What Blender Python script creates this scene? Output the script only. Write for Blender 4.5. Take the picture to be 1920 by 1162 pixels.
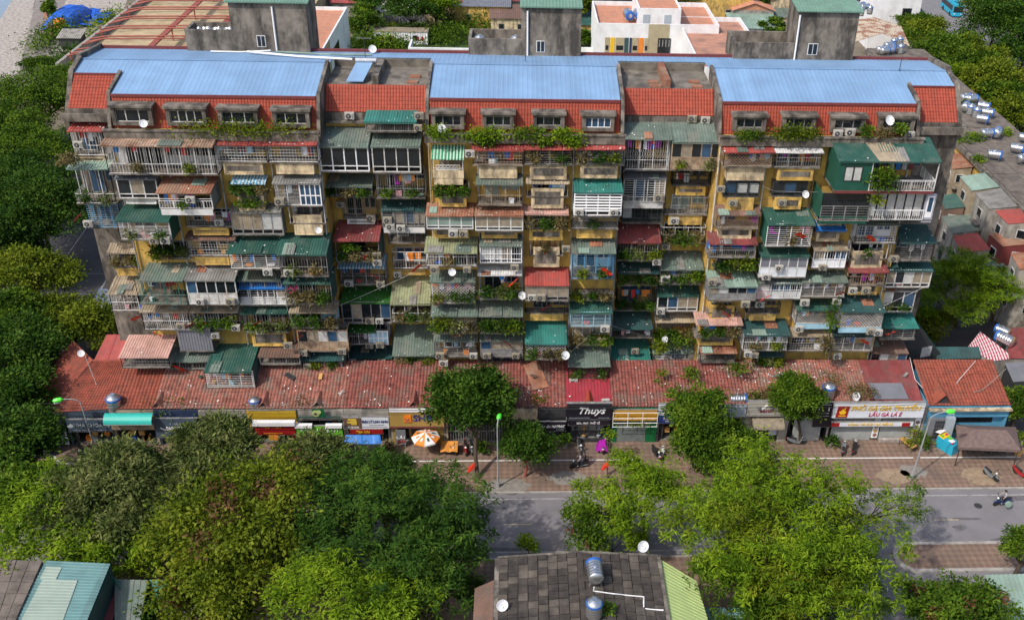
import bpy, math, random
import numpy as np
from mathutils import Vector, Matrix
random.seed(7); rng = np.random.default_rng(7)
S = bpy.context.scene; COL = S.collection
for o in list(bpy.data.objects): bpy.data.objects.remove(o)
# ---------------------------------------------------------------- camera
F, X0, Y0, CH = 1893., 1080., 581., 62.
PIT, YAW, ROLL = math.radians(30.9), math.radians(3.66), .0338
FW = Vector((math.sin(YAW)*math.cos(PIT), math.cos(YAW)*math.cos(PIT), -math.sin(PIT)))
_r = Vector((math.cos(YAW), -math.sin(YAW), 0)); _u = _r.cross(FW)
RV = math.cos(ROLL)*_r + math.sin(ROLL)*_u; UV = math.cos(ROLL)*_u - math.sin(ROLL)*_r
CAM = Vector((0, 0, CH))
cd = bpy.data.cameras.new('camera'); cam = bpy.data.objects.new('camera', cd); COL.objects.link(cam)
cam.matrix_world = Matrix(((RV.x, UV.x, -FW.x, 0), (RV.y, UV.y, -FW.y, 0), (RV.z, UV.z, -FW.z, CH), (0, 0, 0, 1)))
cd.sensor_width = 36; cd.lens = F/1920*36; cd.shift_x = -(X0-960)/1920; cd.clip_start = .5; cd.clip_end = 3000
S.camera = cam
# ---------------------------------------------------------------- daylight
SUN_EL, SUN_AZ = math.radians(48), math.radians(229)      # azimuth clockwise from +Y
w = bpy.data.worlds.new('World'); S.world = w; w.use_nodes = True
nt = w.node_tree; nt.nodes.clear()
sky = nt.nodes.new('ShaderNodeTexSky'); sky.sky_type = 'NISHITA'; sky.sun_disc = False
sky.sun_elevation = SUN_EL; sky.sun_rotation = SUN_AZ; sky.air_density = 1.2; sky.dust_density = 3.0
bg = nt.nodes.new('ShaderNodeBackground'); bg.inputs[1].default_value = .15
wo = nt.nodes.new('ShaderNodeOutputWorld')
nt.links.new(sky.outputs[0], bg.inputs[0]); nt.links.new(bg.outputs[0], wo.inputs[0])
sl = bpy.data.lights.new('sun', 'SUN'); sl.energy = 2.75; sl.angle = math.radians(1.2); sl.color = (1, .94, .85)
so = bpy.data.objects.new('sun', sl); COL.objects.link(so)
sd = Vector((math.sin(SUN_AZ)*math.cos(SUN_EL), math.cos(SUN_AZ)*math.cos(SUN_EL), math.sin(SUN_EL)))
so.rotation_euler = sd.to_track_quat('Z', 'Y').to_euler()
so.location = (-60, -40, 90)
S.view_settings.view_transform = 'Standard'; S.view_settings.look = 'None'
S.view_settings.exposure = .32; S.view_settings.gamma = 1; S.view_settings.use_curve_mapping = False
# ---------------------------------------------------------------- measuring: a photo point on a real plane
def ray(x, y): return FW + RV*((x-X0)/F) - UV*((y-Y0)/F)
def onY(x, y, Y): d = ray(x, y); return CAM + d*(Y/d.y)
def onZ(x, y, Z=0.): d = ray(x, y); return CAM + d*((Z-CH)/d.z)
# ---------------------------------------------------------------- materials
MATS = {}
def mat(name, col, rough=.75, var=.2, sc=1.5, dirt=0., dcol=(.045, .04, .035), metal=0., streak=False, dsc=.6, bump=.0, spec=.4, d0=.48, d1=.62):
    m = bpy.data.materials.new(name); m.use_nodes = True; n = m.node_tree; N = n.nodes; L = n.links
    b = N['Principled BSDF']; b.inputs['Roughness'].default_value = rough; b.inputs['Metallic'].default_value = metal
    b.inputs['Specular IOR Level'].default_value = spec
    g = N.new('ShaderNodeNewGeometry')
    no = N.new('ShaderNodeTexNoise'); no.inputs['Scale'].default_value = sc; no.inputs['Detail'].default_value = 5
    L.new(g.outputs['Position'], no.inputs['Vector'])
    mr = N.new('ShaderNodeMapRange'); mr.inputs[1].default_value = .3; mr.inputs[2].default_value = .7
    mr.inputs[3].default_value = 1-var; mr.inputs[4].default_value = 1+var
    L.new(no.outputs['Fac'], mr.inputs[0])
    mu = N.new('ShaderNodeVectorMath'); mu.operation = 'SCALE'; mu.inputs[0].default_value = col
    L.new(mr.outputs[0], mu.inputs['Scale']); out = mu.outputs[0]
    if name in ('blue_roof', 'green', 'greygreen', 'dteal', 'teal', 'crimson', 'red', 'grey', 'tan', 'olive', 'palegreen', 'rustroof', 'rusty', 'brown', 'pink', 'slate_teal'):
        sx = N.new('ShaderNodeSeparateXYZ'); L.new(g.outputs['Position'], sx.inputs[0]); q = N.new('ShaderNodeMath'); q.operation = 'MULTIPLY'; q.inputs[1].default_value = .95; L.new(sx.outputs[0], q.inputs[0])
        fl = N.new('ShaderNodeMath'); fl.operation = 'FLOOR'; L.new(q.outputs[0], fl.inputs[0]); wn = N.new('ShaderNodeTexWhiteNoise'); wn.noise_dimensions = '1D'; L.new(fl.outputs[0], wn.inputs['W'])
        m3 = N.new('ShaderNodeMapRange'); m3.inputs[3].default_value = .93 if name == 'blue_roof' else .82; m3.inputs[4].default_value = 1.06 if name == 'blue_roof' else 1.16; L.new(wn.outputs['Value'], m3.inputs[0]); s2 = N.new('ShaderNodeVectorMath'); s2.operation = 'SCALE'; L.new(out, s2.inputs[0]); L.new(m3.outputs[0], s2.inputs['Scale']); out = s2.outputs[0]
    if dirt > 0:
        mp = N.new('ShaderNodeMapping'); mp.inputs['Scale'].default_value = (1, 1, .38) if streak else (1, 1, 1)
        L.new(g.outputs['Position'], mp.inputs[0])
        n2 = N.new('ShaderNodeTexNoise'); n2.inputs['Scale'].default_value = dsc; n2.inputs['Detail'].default_value = 8
        n2.inputs['Roughness'].default_value = .68
        L.new(mp.outputs[0], n2.inputs['Vector'])
        m2 = N.new('ShaderNodeMapRange'); m2.inputs[1].default_value = d0; m2.inputs[2].default_value = d1
        m2.inputs[3].default_value = 0; m2.inputs[4].default_value = dirt
        L.new(n2.outputs['Fac'], m2.inputs[0])
        mx = N.new('ShaderNodeMix'); mx.data_type = 'RGBA'; mx.inputs['B'].default_value = (*dcol, 1)
        L.new(m2.outputs[0], mx.inputs['Factor']); L.new(out, mx.inputs['A']); out = mx.outputs['Result']
    L.new(out, b.inputs['Base Color'])
    if bump > 0:
        bp = N.new('ShaderNodeBump'); bp.inputs['Strength'].default_value = bump; bp.inputs['Distance'].default_value = .03
        n3 = N.new('ShaderNodeTexNoise'); n3.inputs['Scale'].default_value = 14; n3.inputs['Detail'].default_value = 3
        L.new(g.outputs['Position'], n3.inputs['Vector']); L.new(n3.outputs['Fac'], bp.inputs['Height']); L.new(bp.outputs[0], b.inputs['Normal'])
    MATS[name] = m; return m
def leafmat(name, c1, c2, c3, sc=.5):
    m = bpy.data.materials.new(name); m.use_nodes = True; n = m.node_tree; N = n.nodes; L = n.links
    b = N['Principled BSDF']; b.inputs['Roughness'].default_value = .6; b.inputs['Specular IOR Level'].default_value = .12
    g = N.new('ShaderNodeNewGeometry'); no = N.new('ShaderNodeTexNoise'); no.inputs['Scale'].default_value = sc; no.inputs['Detail'].default_value = 3
    L.new(g.outputs['Position'], no.inputs['Vector'])
    ad = N.new('ShaderNodeMath'); ad.operation = 'MULTIPLY_ADD'; ad.inputs[1].default_value = .4; 
    L.new(g.outputs['Random Per Island'], ad.inputs[0])
    sb = N.new('ShaderNodeMath'); sb.operation = 'MULTIPLY_ADD'; sb.inputs[1].default_value = 1.5; sb.inputs[2].default_value = -.45
    L.new(no.outputs['Fac'], sb.inputs[0]); L.new(sb.outputs[0], ad.inputs[2])
    r = N.new('ShaderNodeValToRGB'); r.color_ramp.elements[0].color = (*c1, 1); r.color_ramp.elements[1].color = (*c3, 1)
    r.color_ramp.elements[0].position = .15; r.color_ramp.elements[1].position = .95
    e = r.color_ramp.elements.new(.55); e.color = (*c2, 1)
    L.new(ad.outputs[0], r.inputs[0]); L.new(r.outputs[0], b.inputs['Base Color'])
    t = N.new('ShaderNodeBsdfTranslucent'); L.new(r.outputs[0], t.inputs[0])
    mx = N.new('ShaderNodeMixShader'); mx.inputs[0].default_value = .3
    L.new(b.outputs[0], mx.inputs[1]); L.new(t.outputs[0], mx.inputs[2]); L.new(mx.outputs[0], N['Material Output'].inputs[0])
    MATS[name] = m; return m
RUST = (.1, .04, .02)
for a in [
 ('wall_yellow', (.52, .33, .075), .85, .2, .8, .6, (.13, .09, .045), 0, True, .9, .3, .4, .46, .66),
 ('yellow', (.58, .38, .1), .85, .2, 1.5, .7, (.14, .1, .06), 0, True, 1.4, .3, .4, .44, .62),
 ('cream', (.6, .48, .31), .85, .2, 1.5, .75, (.13, .1, .075), 0, True, 1.5, .3, .4, .42, .6),
 ('concrete', (.19, .165, .14), .9, .3, 1.2, .9, (.04, .035, .03), 0, True, .9, .4, .4, .42, .6),
 ('conc_roof', (.17, .15, .125), .95, .3, .8, .7, (.045, .04, .034), 0, False, .5, .4),
 ('conc_dark', (.055, .046, .04), .95, .4, 1.4, .6, (.022, .02, .019), 0, False, .8, .5),
 ('plaster_grey', (.3, .28, .25), .9, .15, 1.2, .6, (.09, .08, .07), 0, True, .9, .2),
 ('blue_roof', (.185, .31, .49), .6, .1, .35, .5, (.15, .235, .37), 0, True, .35, 0, .4, .45, .66),
 ('maroon_trim', (.16, .035, .035), .6, .15, 2, .2),
 ('tile_bright', (.28, .047, .025), .7, .18, 2.2, .3, (.17, .05, .03), 0, True, .9, .1),
 ('tile_old', (.26, .1, .075), .9, .4, 1.6, .8, (.2, .15, .12), 0, True, .7, .3),
 ('tile_red', (.215, .068, .054), .85, .4, 1.8, .85, (.16, .105, .085), 0, True, .6, .3),
 ('tile_orange', (.25, .062, .038), .8, .28, 1.5, .5, (.15, .065, .045), 0, False, .6, .2),
 ('red', (.33, .065, .055), .6, .12, 1.5, .45, (.2, .09, .08), 0, False, .7, 0),
 ('crimson', (.20, .045, .045), .65, .2, 1.5, .5, (.12, .09, .08), 0, False, .7, 0),
 ('green', (.025, .087, .069), .55, .15, 1, .5, (.09, .13, .105), 0, False, .55, 0),
 ('teal', (.03, .165, .14), .55, .15, 1, .4, (.06, .14, .12), 0, False, .6, 0),
 ('dteal', (.025, .075, .075), .6, .2, 1, .45, (.06, .08, .075), 0, False, .6, 0),
 ('greygreen', (.115, .155, .13), .65, .2, 1.2, .6, (.17, .165, .14), 0, False, .6, 0),
 ('palegreen', (.22, .31, .26), .65, .15, 1.2, .5, (.13, .16, .13), 0, False, .6, 0),
 ('olive', (.24, .26, .15), .7, .2, 1.2, .5, (.12, .11, .08), 0, False, .7, 0),
 ('tan', (.33, .27, .19), .8, .2, 1.2, .6, (.15, .11, .08), 0, False, .7, 0),
 ('rusty', (.3, .2, .14), .85, .3, 1.5, .85, (.15, .065, .035), 0, False, .8, .1),
 ('rustroof', (.26, .11, .065), .85, .3, 1.2, .6, (.3, .22, .16), 0, False, .7, .1),
 ('grey', (.2, .195, .185), .75, .2, 1.2, .6, (.1, .09, .08), 0, False, .7, 0),
 ('greysheet', (.16, .165, .19), .6, .12, 1, .3, (.1, .1, .1), 0, False, .6, 0),
 ('dark', (.035, .036, .04), .7, .2, 1.5, .3),
 ('pink', (.47, .28, .235), .75, .15, 1, .4, (.3, .17, .13), 0, False, .7, 0),
 ('brown', (.17, .10, .075), .8, .2, 1.2, .5, (.1, .08, .07), 0, False, .7, 0),
 ('grass', (.02, .11, .012), .95, .3, 6),
 ('white', (.58, .58, .58), .5, .12, 1.5, .5, (.2, .18, .15), 0, True, .8, 0),
 ('whiteclean', (.74, .74, .76), .45, .05, 1),
 ('whitewall', (.72, .72, .74), .7, .08, .8, .3, (.4, .38, .36), 0, True, .5, 0),
 ('blue', (.02, .16, .5), .5, .15, 1.5),
 ('lightblue', (.3, .5, .62), .5, .15, 1.5),
 ('navy', (.02, .035, .085), .5, .1, 1),
 ('gwhite', (.52, .52, .51), .5, .15, 2, .5, (.22, .12, .07), 0, False, 1.6, 0),
 ('gtan', (.3, .22, .15), .7, .3, 2, .6, (.18, .08, .04), 0, False, 1.6, 0),
 ('ggrey', (.22, .22, .22), .6, .2, 2, .5, (.1, .08, .06), 0, False, 1.6, 0),
 ('gdark', (.03, .035, .035), .5, .2, 2),
 ('ggreen', (.03, .15, .12), .5, .2, 2, .3),
 ('gblue', (.1, .3, .5), .5, .2, 2, .3),
 ('glass', (.012, .016, .02), .08, .3, 1, 0, (0, 0, 0), 0, False, 1, 0, .6),
 ('glass_blue', (.03, .07, .13), .12, .3, .8, 0, (0, 0, 0), 0, False, 1, 0, .6),
 ('glass_pale', (.2, .26, .23), .25, .2, 1.2, .3, (.2, .27, .24), 0, False, 1, 0, .5),
 ('curtain', (.24, .2, .15), .9, .25, 2.5),
 ('curtain_w', (.42, .42, .41), .9, .15, 2.5),
 ('steel', (.6, .61, .63), .28, .1, 3, 0, (0, 0, 0), .9),
 ('tank_blue', (.03, .12, .42), .4, .1, 2),
 ('acwhite', (.43, .42, .39), .5, .08, 2, .35, (.35, .3, .24), 0, True, 2, 0),
 ('acgrille', (.06, .06, .065), .5, .2, 3),
 ('terracotta', (.47, .21, .13), .85, .15, 1.2, .4, (.3, .17, .12), 0, False, .35, 0),
 ('terra_dirty', (.42, .21, .145), .85, .2, 1.2, .7, (.17, .11, .09), 0, False, .3, 0),
 ('khaki', (.36, .31, .2), .8, .1, 1, .2, (.25, .2, .14), 0, True, .6, 0),
 ('asphalt', (.185, .175, .185), .9, .12, .5, .4, (.135, .126, .13), 0, False, .22, .2),
 ('asphalt_dark', (.052, .05, .056), .9, .15, .6, .35, (.09, .082, .075), 0, False, .25, .2),
 ('dirt', (.17, .14, .105), .95, .3, .4, .4, (.08, .07, .05), 0, False, .2, .3),
 ('rubble', (.36, .32, .29), .95, .35, 1.6, .5, (.2, .17, .15), 0, False, 1.4, .5),
 ('grassland', (.055, .1, .02), .95, .4, .5, .4, (.03, .055, .012), 0, False, .3, .4),
 ('kerb', (.33, .31, .29), .9, .15, 1.5, .4, (.16, .14, .12), 0, False, 1, 0),
 ('paint', (.66, .65, .63), .7, .06, 3, .5, (.4, .37, .33), 0, False, 2.5, 0), ('paint_worn', (.36, .35, .34), .8, .15, 3, .95, (.18, .17, .178), 0, False, .9, 0), ('acold', (.3, .27, .21), .6, .15, 2, .5, (.16, .13, .09), 0, True, 2, 0), ('stain', (.105, .1, .105), .85, .2, 2, .6, (.17, .16, .17), 0, False, 1.6, 0),
 ('paint_yellow', (.45, .36, .2), .8, .1, 3),
 ('patch', (.27, .2, .135), .95, .2, 2, .3, (.25, .19, .13), 0, False, 1.5, .2),
 ('patch_grey', (.22, .2, .18), .95, .2, 2, .3, (.2, .18, .16), 0, False, 1.5, .2),
 ('water', (.22, .27, .34), .18, .06, .05),
 ('bark', (.075, .055, .04), .95, .3, 4, .3),
 ('bark_pale', (.2, .16, .12), .95, .3, 4, .3),
 ('rebar', (.27, .075, .055), .7, .2, 2, .4, (.15, .04, .03)),
 ('floor_tan', (.42, .33, .2), .9, .2, .5, .5, (.26, .19, .1), 0, False, .3, 0),
 ('tarp', (.015, .1, .5), .5, .25, 1.2),
 ('shutter', (.3, .31, .3), .6, .12, 1.5, .3, (.2, .2, .19), 0, True, .8, 0),
 ('shutter_grey', (.13, .155, .15), .6, .12, 1.5, .2),
 ('gold', (.33, .22, .06), .5, .06, 1), ('gold_dark', (.42, .27, .02), .5, .08, 1),
 ('amber', (.46, .24, .025), .5, .1, 1), ('sign_red', (.3, .012, .012), .45, .06, 1), ('sign_green', (.13, .42, .03), .45, .06, 1),
 ('leaf_green', (.005, .12, .04), .45, .06, 1), ('sign_navy', (.02, .04, .16), .45, .08, 1), ('sign_black', (.012, .01, .018), .4, .08, 1),
 ('sign_slate', (.05, .075, .11), .45, .1, 1), ('sign_white', (.62, .65, .7), .45, .05, 1), ('sign_grey', (.33, .38, .43), .45, .06, 1),
 ('sign_beige', (.38, .36, .31), .5, .06, 1), ('aqua', (.03, .42, .36), .4, .06, 1), ('sign_brown', (.13, .08, .055), .5, .1, 1),
 ('letter_yellow', (.75, .46, .02), .4, .03, 1), ('letter_white', (.8, .8, .8), .4, .03, 1), ('letter_navy', (.02, .02, .2), .4, .03, 1),
 ('letter_magenta', (.42, .005, .07), .4, .03, 1), ('letter_blue', (.02, .1, .42), .4, .03, 1), ('letter_grey', (.2, .2, .22), .4, .03, 1),
 ('letter_orange', (.75, .2, .02), .4, .03, 1), ('letter_gold', (.6, .42, .06), .4, .03, 1), ('letter_maroon', (.2, .01, .05), .4, .03, 1),
 ('flagred', (.62, .035, .015), .7, .1, 2), ('flagyellow', (.8, .6, .04), .7, .05, 2),
 ('lamp_green', (.1, .75, .06), .35, .05, 1), ('pole', (.3, .32, .33), .5, .1, 1, .2),
 ('rubber', (.018, .018, .018), .8, .2, 2), ('bike_black', (.02, .02, .023), .3, .1, 2), ('bike_grey', (.16, .17, .18), .3, .1, 2), ('bike_blue', (.02, .04, .12), .3, .1, 2),
 ('bike_white', (.55, .55, .56), .3, .1, 2), ('bike_red', (.3, .02, .02), .3, .1, 2), ('seat', (.02, .02, .02), .6, .1, 2),
 ('skin', (.42, .24, .16), .6, .05, 2), ('shirt_grey', (.3, .3, .33), .9, .1, 2), ('shirt_dark', (.05, .045, .05), .9, .1, 2), ('shirt_white', (.65, .67, .72), .9, .05, 2),
 ('trousers', (.04, .045, .07), .9, .1, 2), ('purple', (.32, .01, .3), .6, .15, 3), ('orange', (.7, .22, .03), .7, .1, 2), ('orange_cloth', (.62, .26, .05), .8, .12, 2),
 ('bus_teal', (.02, .33, .5), .35, .06, 1), ('wood', (.5, .28, .09), .7, .2, 4), ('canopy', (.15, .105, .095), .9, .2, 3, .4, (.1, .07, .065), 0, False, 2, .2),
 ('skyblue', (.08, .27, .42), .7, .12, 1, .3, (.08, .2, .3)), ('pot', (.4, .38, .35), .7, .2, 3), ('lime', (.42, .52, .2), .6, .08, .8, .2, (.33, .4, .16)),
 ('slate_teal', (.1, .2, .2), .6, .1, .8, .25, (.2, .33, .32)), ('slate_pale', (.27, .33, .28), .6, .1, .8, .25, (.27, .36, .32)),
 ('pinkcloth', (.6, .3, .33), .9, .1, 2), ('litter', (.72, .7, .68), .8, .2, 3), ('plastic_blue', (.03, .13, .6), .4, .1, 2), ('plastic_red', (.6, .04, .04), .4, .1, 2),
 ('patchy_rust', (.5, .42, .32), .85, .15, 1, .9, (.25, .1, .06), 0, False, .5, 0, .4, .47, .53), ('conc_slab', (.095, .079, .065), .95, .35, 1.2, .6, (.04, .037, .034), 0, False, .8, .5), ('conc_roof2', (.15, .125, .105), .95, .25, .9, .6, (.06, .05, .045), 0, False, .6, .4), ('purplewall', (.33, .33, .42), .7, .1, 1), ('green_wall', (.012, .075, .052), .5, .12, 1, .2, (.03, .085, .065)), ('tank_aqua', (.2, .55, .5), .4, .1, 2), ('tank_orange', (.5, .1, .02), .5, .1, 2),
]: mat(*a)
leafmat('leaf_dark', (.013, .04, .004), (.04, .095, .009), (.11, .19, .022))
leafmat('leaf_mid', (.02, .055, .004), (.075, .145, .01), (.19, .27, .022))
leafmat('leaf_bright', (.04, .09, .004), (.145, .24, .009), (.29, .38, .025))
leafmat('leaf_yellow', (.036, .066, .004), (.12, .165, .009), (.25, .27, .025))
leafmat('leaf_mango', (.032, .055, .012), (.105, .14, .036), (.3, .3, .11))
leafmat('leaf_fern', (.013, .04, .005), (.042, .1, .012), (.12, .195, .022))
leafmat('leaf_brown', (.08, .045, .015), (.16, .085, .04), (.25, .13, .07))
leafmat('leaf_dry', (.07, .06, .025), (.16, .13, .05), (.25, .2, .09))
leafmat('flower_pink', (.3, .02, .12), (.5, .04, .2), (.6, .1, .3))
def striped(name, c1, c2, scale):
    m = bpy.data.materials.new(name); m.use_nodes = True; N = m.node_tree.nodes; L = m.node_tree.links; b = N['Principled BSDF']; b.inputs['Roughness'].default_value = .6
    g = N.new('ShaderNodeNewGeometry'); wv = N.new('ShaderNodeTexWave'); wv.inputs['Scale'].default_value = scale; wv.bands_direction = 'X'
    L.new(g.outputs['Position'], wv.inputs[0]); r = N.new('ShaderNodeValToRGB'); r.color_ramp.interpolation = 'CONSTANT'
    r.color_ramp.elements[0].color = (*c1, 1); r.color_ramp.elements[1].color = (*c2, 1); r.color_ramp.elements[1].position = .5
    L.new(wv.outputs['Fac'], r.inputs[0]); L.new(r.outputs[0], b.inputs['Base Color']); MATS[name] = m
striped('stripe_green', (.02, .2, .09), (.4, .55, .45), 1.1); striped('stripe_blue', (.1, .32, .5), (.55, .62, .65), 1.1); striped('stripe_red', (.4, .04, .08), (.62, .55, .55), .9)
def pavers(name, c1, c2, c3, size):
    m = bpy.data.materials.new(name); m.use_nodes = True; N = m.node_tree.nodes; L = m.node_tree.links; b = N['Principled BSDF']; b.inputs['Roughness'].default_value = .9
    g = N.new('ShaderNodeNewGeometry'); mp = N.new('ShaderNodeMapping'); mp.inputs['Rotation'].default_value = (0, 0, math.radians(45))
    L.new(g.outputs['Position'], mp.inputs[0])
    ck = N.new('ShaderNodeTexChecker'); ck.inputs['Scale'].default_value = 1/size; ck.inputs[1].default_value = (*c1, 1); ck.inputs[2].default_value = (*c2, 1)
    L.new(mp.outputs[0], ck.inputs[0])
    no = N.new('ShaderNodeTexNoise'); no.inputs['Scale'].default_value = .35; no.inputs['Detail'].default_value = 8; no.inputs['Roughness'].default_value = .7
    L.new(g.outputs['Position'], no.inputs[0])
    mr = N.new('ShaderNodeMapRange'); mr.inputs[1].default_value = .38; mr.inputs[2].default_value = .64; L.new(no.outputs['Fac'], mr.inputs[0])
    mx = N.new('ShaderNodeMix'); mx.data_type = 'RGBA'; mx.inputs['B'].default_value = (*c3, 1)
    sc = N.new('ShaderNodeMath'); sc.operation = 'MULTIPLY'; sc.inputs[1].default_value = .75; L.new(mr.outputs[0], sc.inputs[0])
    L.new(sc.outputs[0], mx.inputs['Factor']); L.new(ck.outputs[0], mx.inputs['A']); L.new(mx.outputs['Result'], b.inputs['Base Color']); MATS[name] = m
pavers('pavers', (.185, .115, .085), (.25, .17, .125), (.115, .085, .07), .42)
pavers('pavers_grey', (.25, .22, .2), (.21, .185, .17), (.18, .155, .14), 1.6)
# ---------------------------------------------------------------- builders
OFF = {}; KIDS = {}
def thing(name, label, cat, loc=(0, 0, 0), rz=0, group=None, kind=None):
    o = bpy.data.objects.new(name, None); o.empty_display_size = .3; COL.objects.link(o); o.location = loc; o.rotation_euler = (0, 0, rz)
    o['label'] = label; o['category'] = cat
    if group: o['group'] = group
    if kind: o['kind'] = kind
    OFF[o.name] = Vector(loc); KIDS[o.name] = []; return o
class MB:
    def __init__(s): s.v = []; s.f = []; s.m = []
    def poly(s, pts, m=0):
        k = len(s.v); s.v += [tuple(p) for p in pts]; s.f.append(tuple(range(k, k+len(pts)))); s.m.append(m)
    def box(s, x0, x1, y0, y1, z0, z1, m=0):
        s.hexa([(x0, y0, z0), (x1, y0, z0), (x1, y1, z0), (x0, y1, z0), (x0, y0, z1), (x1, y0, z1), (x1, y1, z1), (x0, y1, z1)], m)
    def hexa(s, p, m=0):
        k = len(s.v); s.v += [tuple(q) for q in p]
        for f in ((3, 2, 1, 0), (4, 5, 6, 7), (0, 1, 5, 4), (1, 2, 6, 5), (2, 3, 7, 6), (3, 0, 4, 7)):
            s.f.append(tuple(k+i for i in f)); s.m.append(m)
    def obox(s, c, ax, ay, az, m=0):
        c, ax, ay, az = Vector(c), Vector(ax), Vector(ay), Vector(az)
        s.hexa([c-ax-ay-az, c+ax-ay-az, c+ax+ay-az, c-ax+ay-az, c-ax-ay+az, c+ax-ay+az, c+ax+ay+az, c-ax+ay+az], m)
    def bar(s, p, q, r, m=0, n=4, r2=None, caps=True):
        p, q = Vector(p), Vector(q); d = (q-p)
        if d.length < 1e-6: return
        d.normalize(); a = d.orthogonal() if abs(d.z) < .99 else Vector((1, 0, 0)); a = (a - d*a.dot(d)).normalized(); b = d.cross(a); r2 = r if r2 is None else r2
        k = len(s.v)
        for (c, rr) in ((p, r), (q, r2)):
            for i in range(n):
                t = 2*math.pi*(i+.5)/n; s.v.append(tuple(c + (a*math.cos(t)+b*math.sin(t))*rr))
        for i in range(n):
            j = (i+1) % n; s.f.append((k+i, k+j, k+n+j, k+n+i)); s.m.append(m)
        if caps:
            s.f.append(tuple(k+n-1-i for i in range(n))); s.m.append(m); s.f.append(tuple(k+n+i for i in range(n))); s.m.append(m)
    def path(s, pts, r, m=0, n=5):
        for a, b in zip(pts[:-1], pts[1:]): s.bar(a, b, r, m, n)
    def lathe(s, c, prof, n=12, m=0, ax=(0, 0, 1)):
        ax = Vector(ax).normalized(); a = ax.orthogonal().normalized(); b = ax.cross(a); c = Vector(c); k = len(s.v)
        for (r, h) in prof:
            for i in range(n):
                t = 2*math.pi*i/n; s.v.append(tuple(c + ax*h + (a*math.cos(t)+b*math.sin(t))*r))
        for q in range(len(prof)-1):
            for i in range(n):
                j = (i+1) % n; s.f.append((k+q*n+i, k+q*n+j, k+(q+1)*n+j, k+(q+1)*n+i)); s.m.append(m)
        s.f.append(tuple(k+n-1-i for i in range(n))); s.m.append(m); e = k+(len(prof)-1)*n; s.f.append(tuple(e+i for i in range(n))); s.m.append(m)
    def sheet(s, a, b, c, d, pitch=.26, amp=.035, m=0, th=.03):
        """corrugated sheet; a-b is the eave, d-c the upper edge, ribs run from eave to top"""
        a, b, c, d = map(Vector, (a, b, c, d)); n = max(2, int((b-a).length/pitch)); nr = (b-a).cross(d-a).normalized()
        us = []; 
        for i in range(n):
            for t, h in ((0, 0), (.55, 0), (.65, 1), (.9, 1)): us.append(((i+t)/n, h))
        us.append((1, 0)); k = len(s.v)
        for u, h in us:
            s.v.append(tuple(a.lerp(b, u)+nr*h*amp)); s.v.append(tuple(d.lerp(c, u)+nr*h*amp)); s.v.append(tuple(a.lerp(b, u)+nr*(h*amp-th)))
        for i in range(len(us)-1):
            q = k+3*i; s.f.append((q, q+3, q+4, q+1)); s.m.append(m); s.f.append((q+2, q+5, q+3, q)); s.m.append(m)
        s.poly([a-nr*th, d-nr*th, c-nr*th, b-nr*th], m); s.poly([a-nr*th, a, d, d-nr*th], m); s.poly([b, b-nr*th, c-nr*th, c], m)
    def tiles(s, a, b, c, d, cw=.25, rh=.36, amp=.05, step=.04, m=0, wob=0.):
        a, b, c, d = map(Vector, (a, b, c, d)); nc = max(2, int(max((b-a).length, (c-d).length)/cw)); nrow = max(1, int((d-a).length/rh)); nr = (b-a).cross(d-a).normalized()
        prof = ((0, 0), (.3, .85), (.55, 1), (.8, .55)); us = [((i+t)/nc, h) for i in range(nc) for t, h in prof]+[(1, 0)]; n = len(us)
        ph = [random.uniform(0, 6.28) for _ in range(6)]
        def W(u, v):
            x = a.lerp(b, u).x
            return wob*(math.sin(x*2.1+ph[0]+v*1.5)+.7*math.sin(x*5.3+ph[1]+v*4)+.5*math.sin(x*9.7+ph[2]-v*3))
        for r in range(nrow):
            v0, v1 = r/nrow, (r+1)/nrow; k = len(s.v); jit = random.uniform(-.01, .01) if wob else 0
            for u, h in us:
                lo, hi = a.lerp(b, u), d.lerp(c, u); p0 = lo.lerp(hi, v0); p1 = lo.lerp(hi, min(1, v1+.01)); base = nr*(h*amp+W(u, r/nrow)+jit)
                s.v.append(tuple(p0+base+nr*step)); s.v.append(tuple(p1+base)); s.v.append(tuple(p0+base-nr*.01))
            for i in range(n-1):
                q = k+3*i; s.f.append((q, q+3, q+4, q+1)); s.m.append(m); s.f.append((q+2, q+5, q+3, q)); s.m.append(m)
    def mesh(s, name, off, mats, smooth=False):
        me = bpy.data.meshes.new(name); o = Vector(off)
        va = np.array(s.v, dtype=np.float32)-np.array(o, dtype=np.float32)
        me.from_pydata(va.tolist(), [], s.f)
        if isinstance(mats, str): mats = [mats]
        for x in mats: me.materials.append(MATS[x])
        if len(mats) > 1: me.polygons.foreach_set('material_index', s.m)
        if smooth: me.polygons.foreach_set('use_smooth', [True]*len(s.f))
        return me
    def build(s, name, mats, parent, label=None, kind=None, smooth=False):
        if not s.v: return None
        off = OFF[parent.name]; o = bpy.data.objects.new(name, s.mesh(name, off, mats, smooth)); COL.objects.link(o); o.parent = parent
        OFF[o.name] = off; KIDS.setdefault(parent.name, []).append(o); KIDS[o.name] = []
        if label: o['label'] = label
        if kind: o['kind'] = kind
        return o
    def solo(s, name, label, cat, mats, group=None, kind=None, smooth=False):
        va = np.array(s.v); lo, hi = va.min(0), va.max(0); loc = Vector(((lo[0]+hi[0])/2, (lo[1]+hi[1])/2, lo[2]))
        o = bpy.data.objects.new(name, s.mesh(name, loc, mats, smooth)); COL.objects.link(o); o.location = loc
        if label: o['label'] = label
        if cat: o['category'] = cat
        if group: o['group'] = group
        if kind: o['kind'] = kind
        OFF[o.name] = loc; KIDS[o.name] = []; return o
    def struct(s, name, mats, smooth=False): return s.solo(name, None, None, mats, kind='structure', smooth=smooth)
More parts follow.
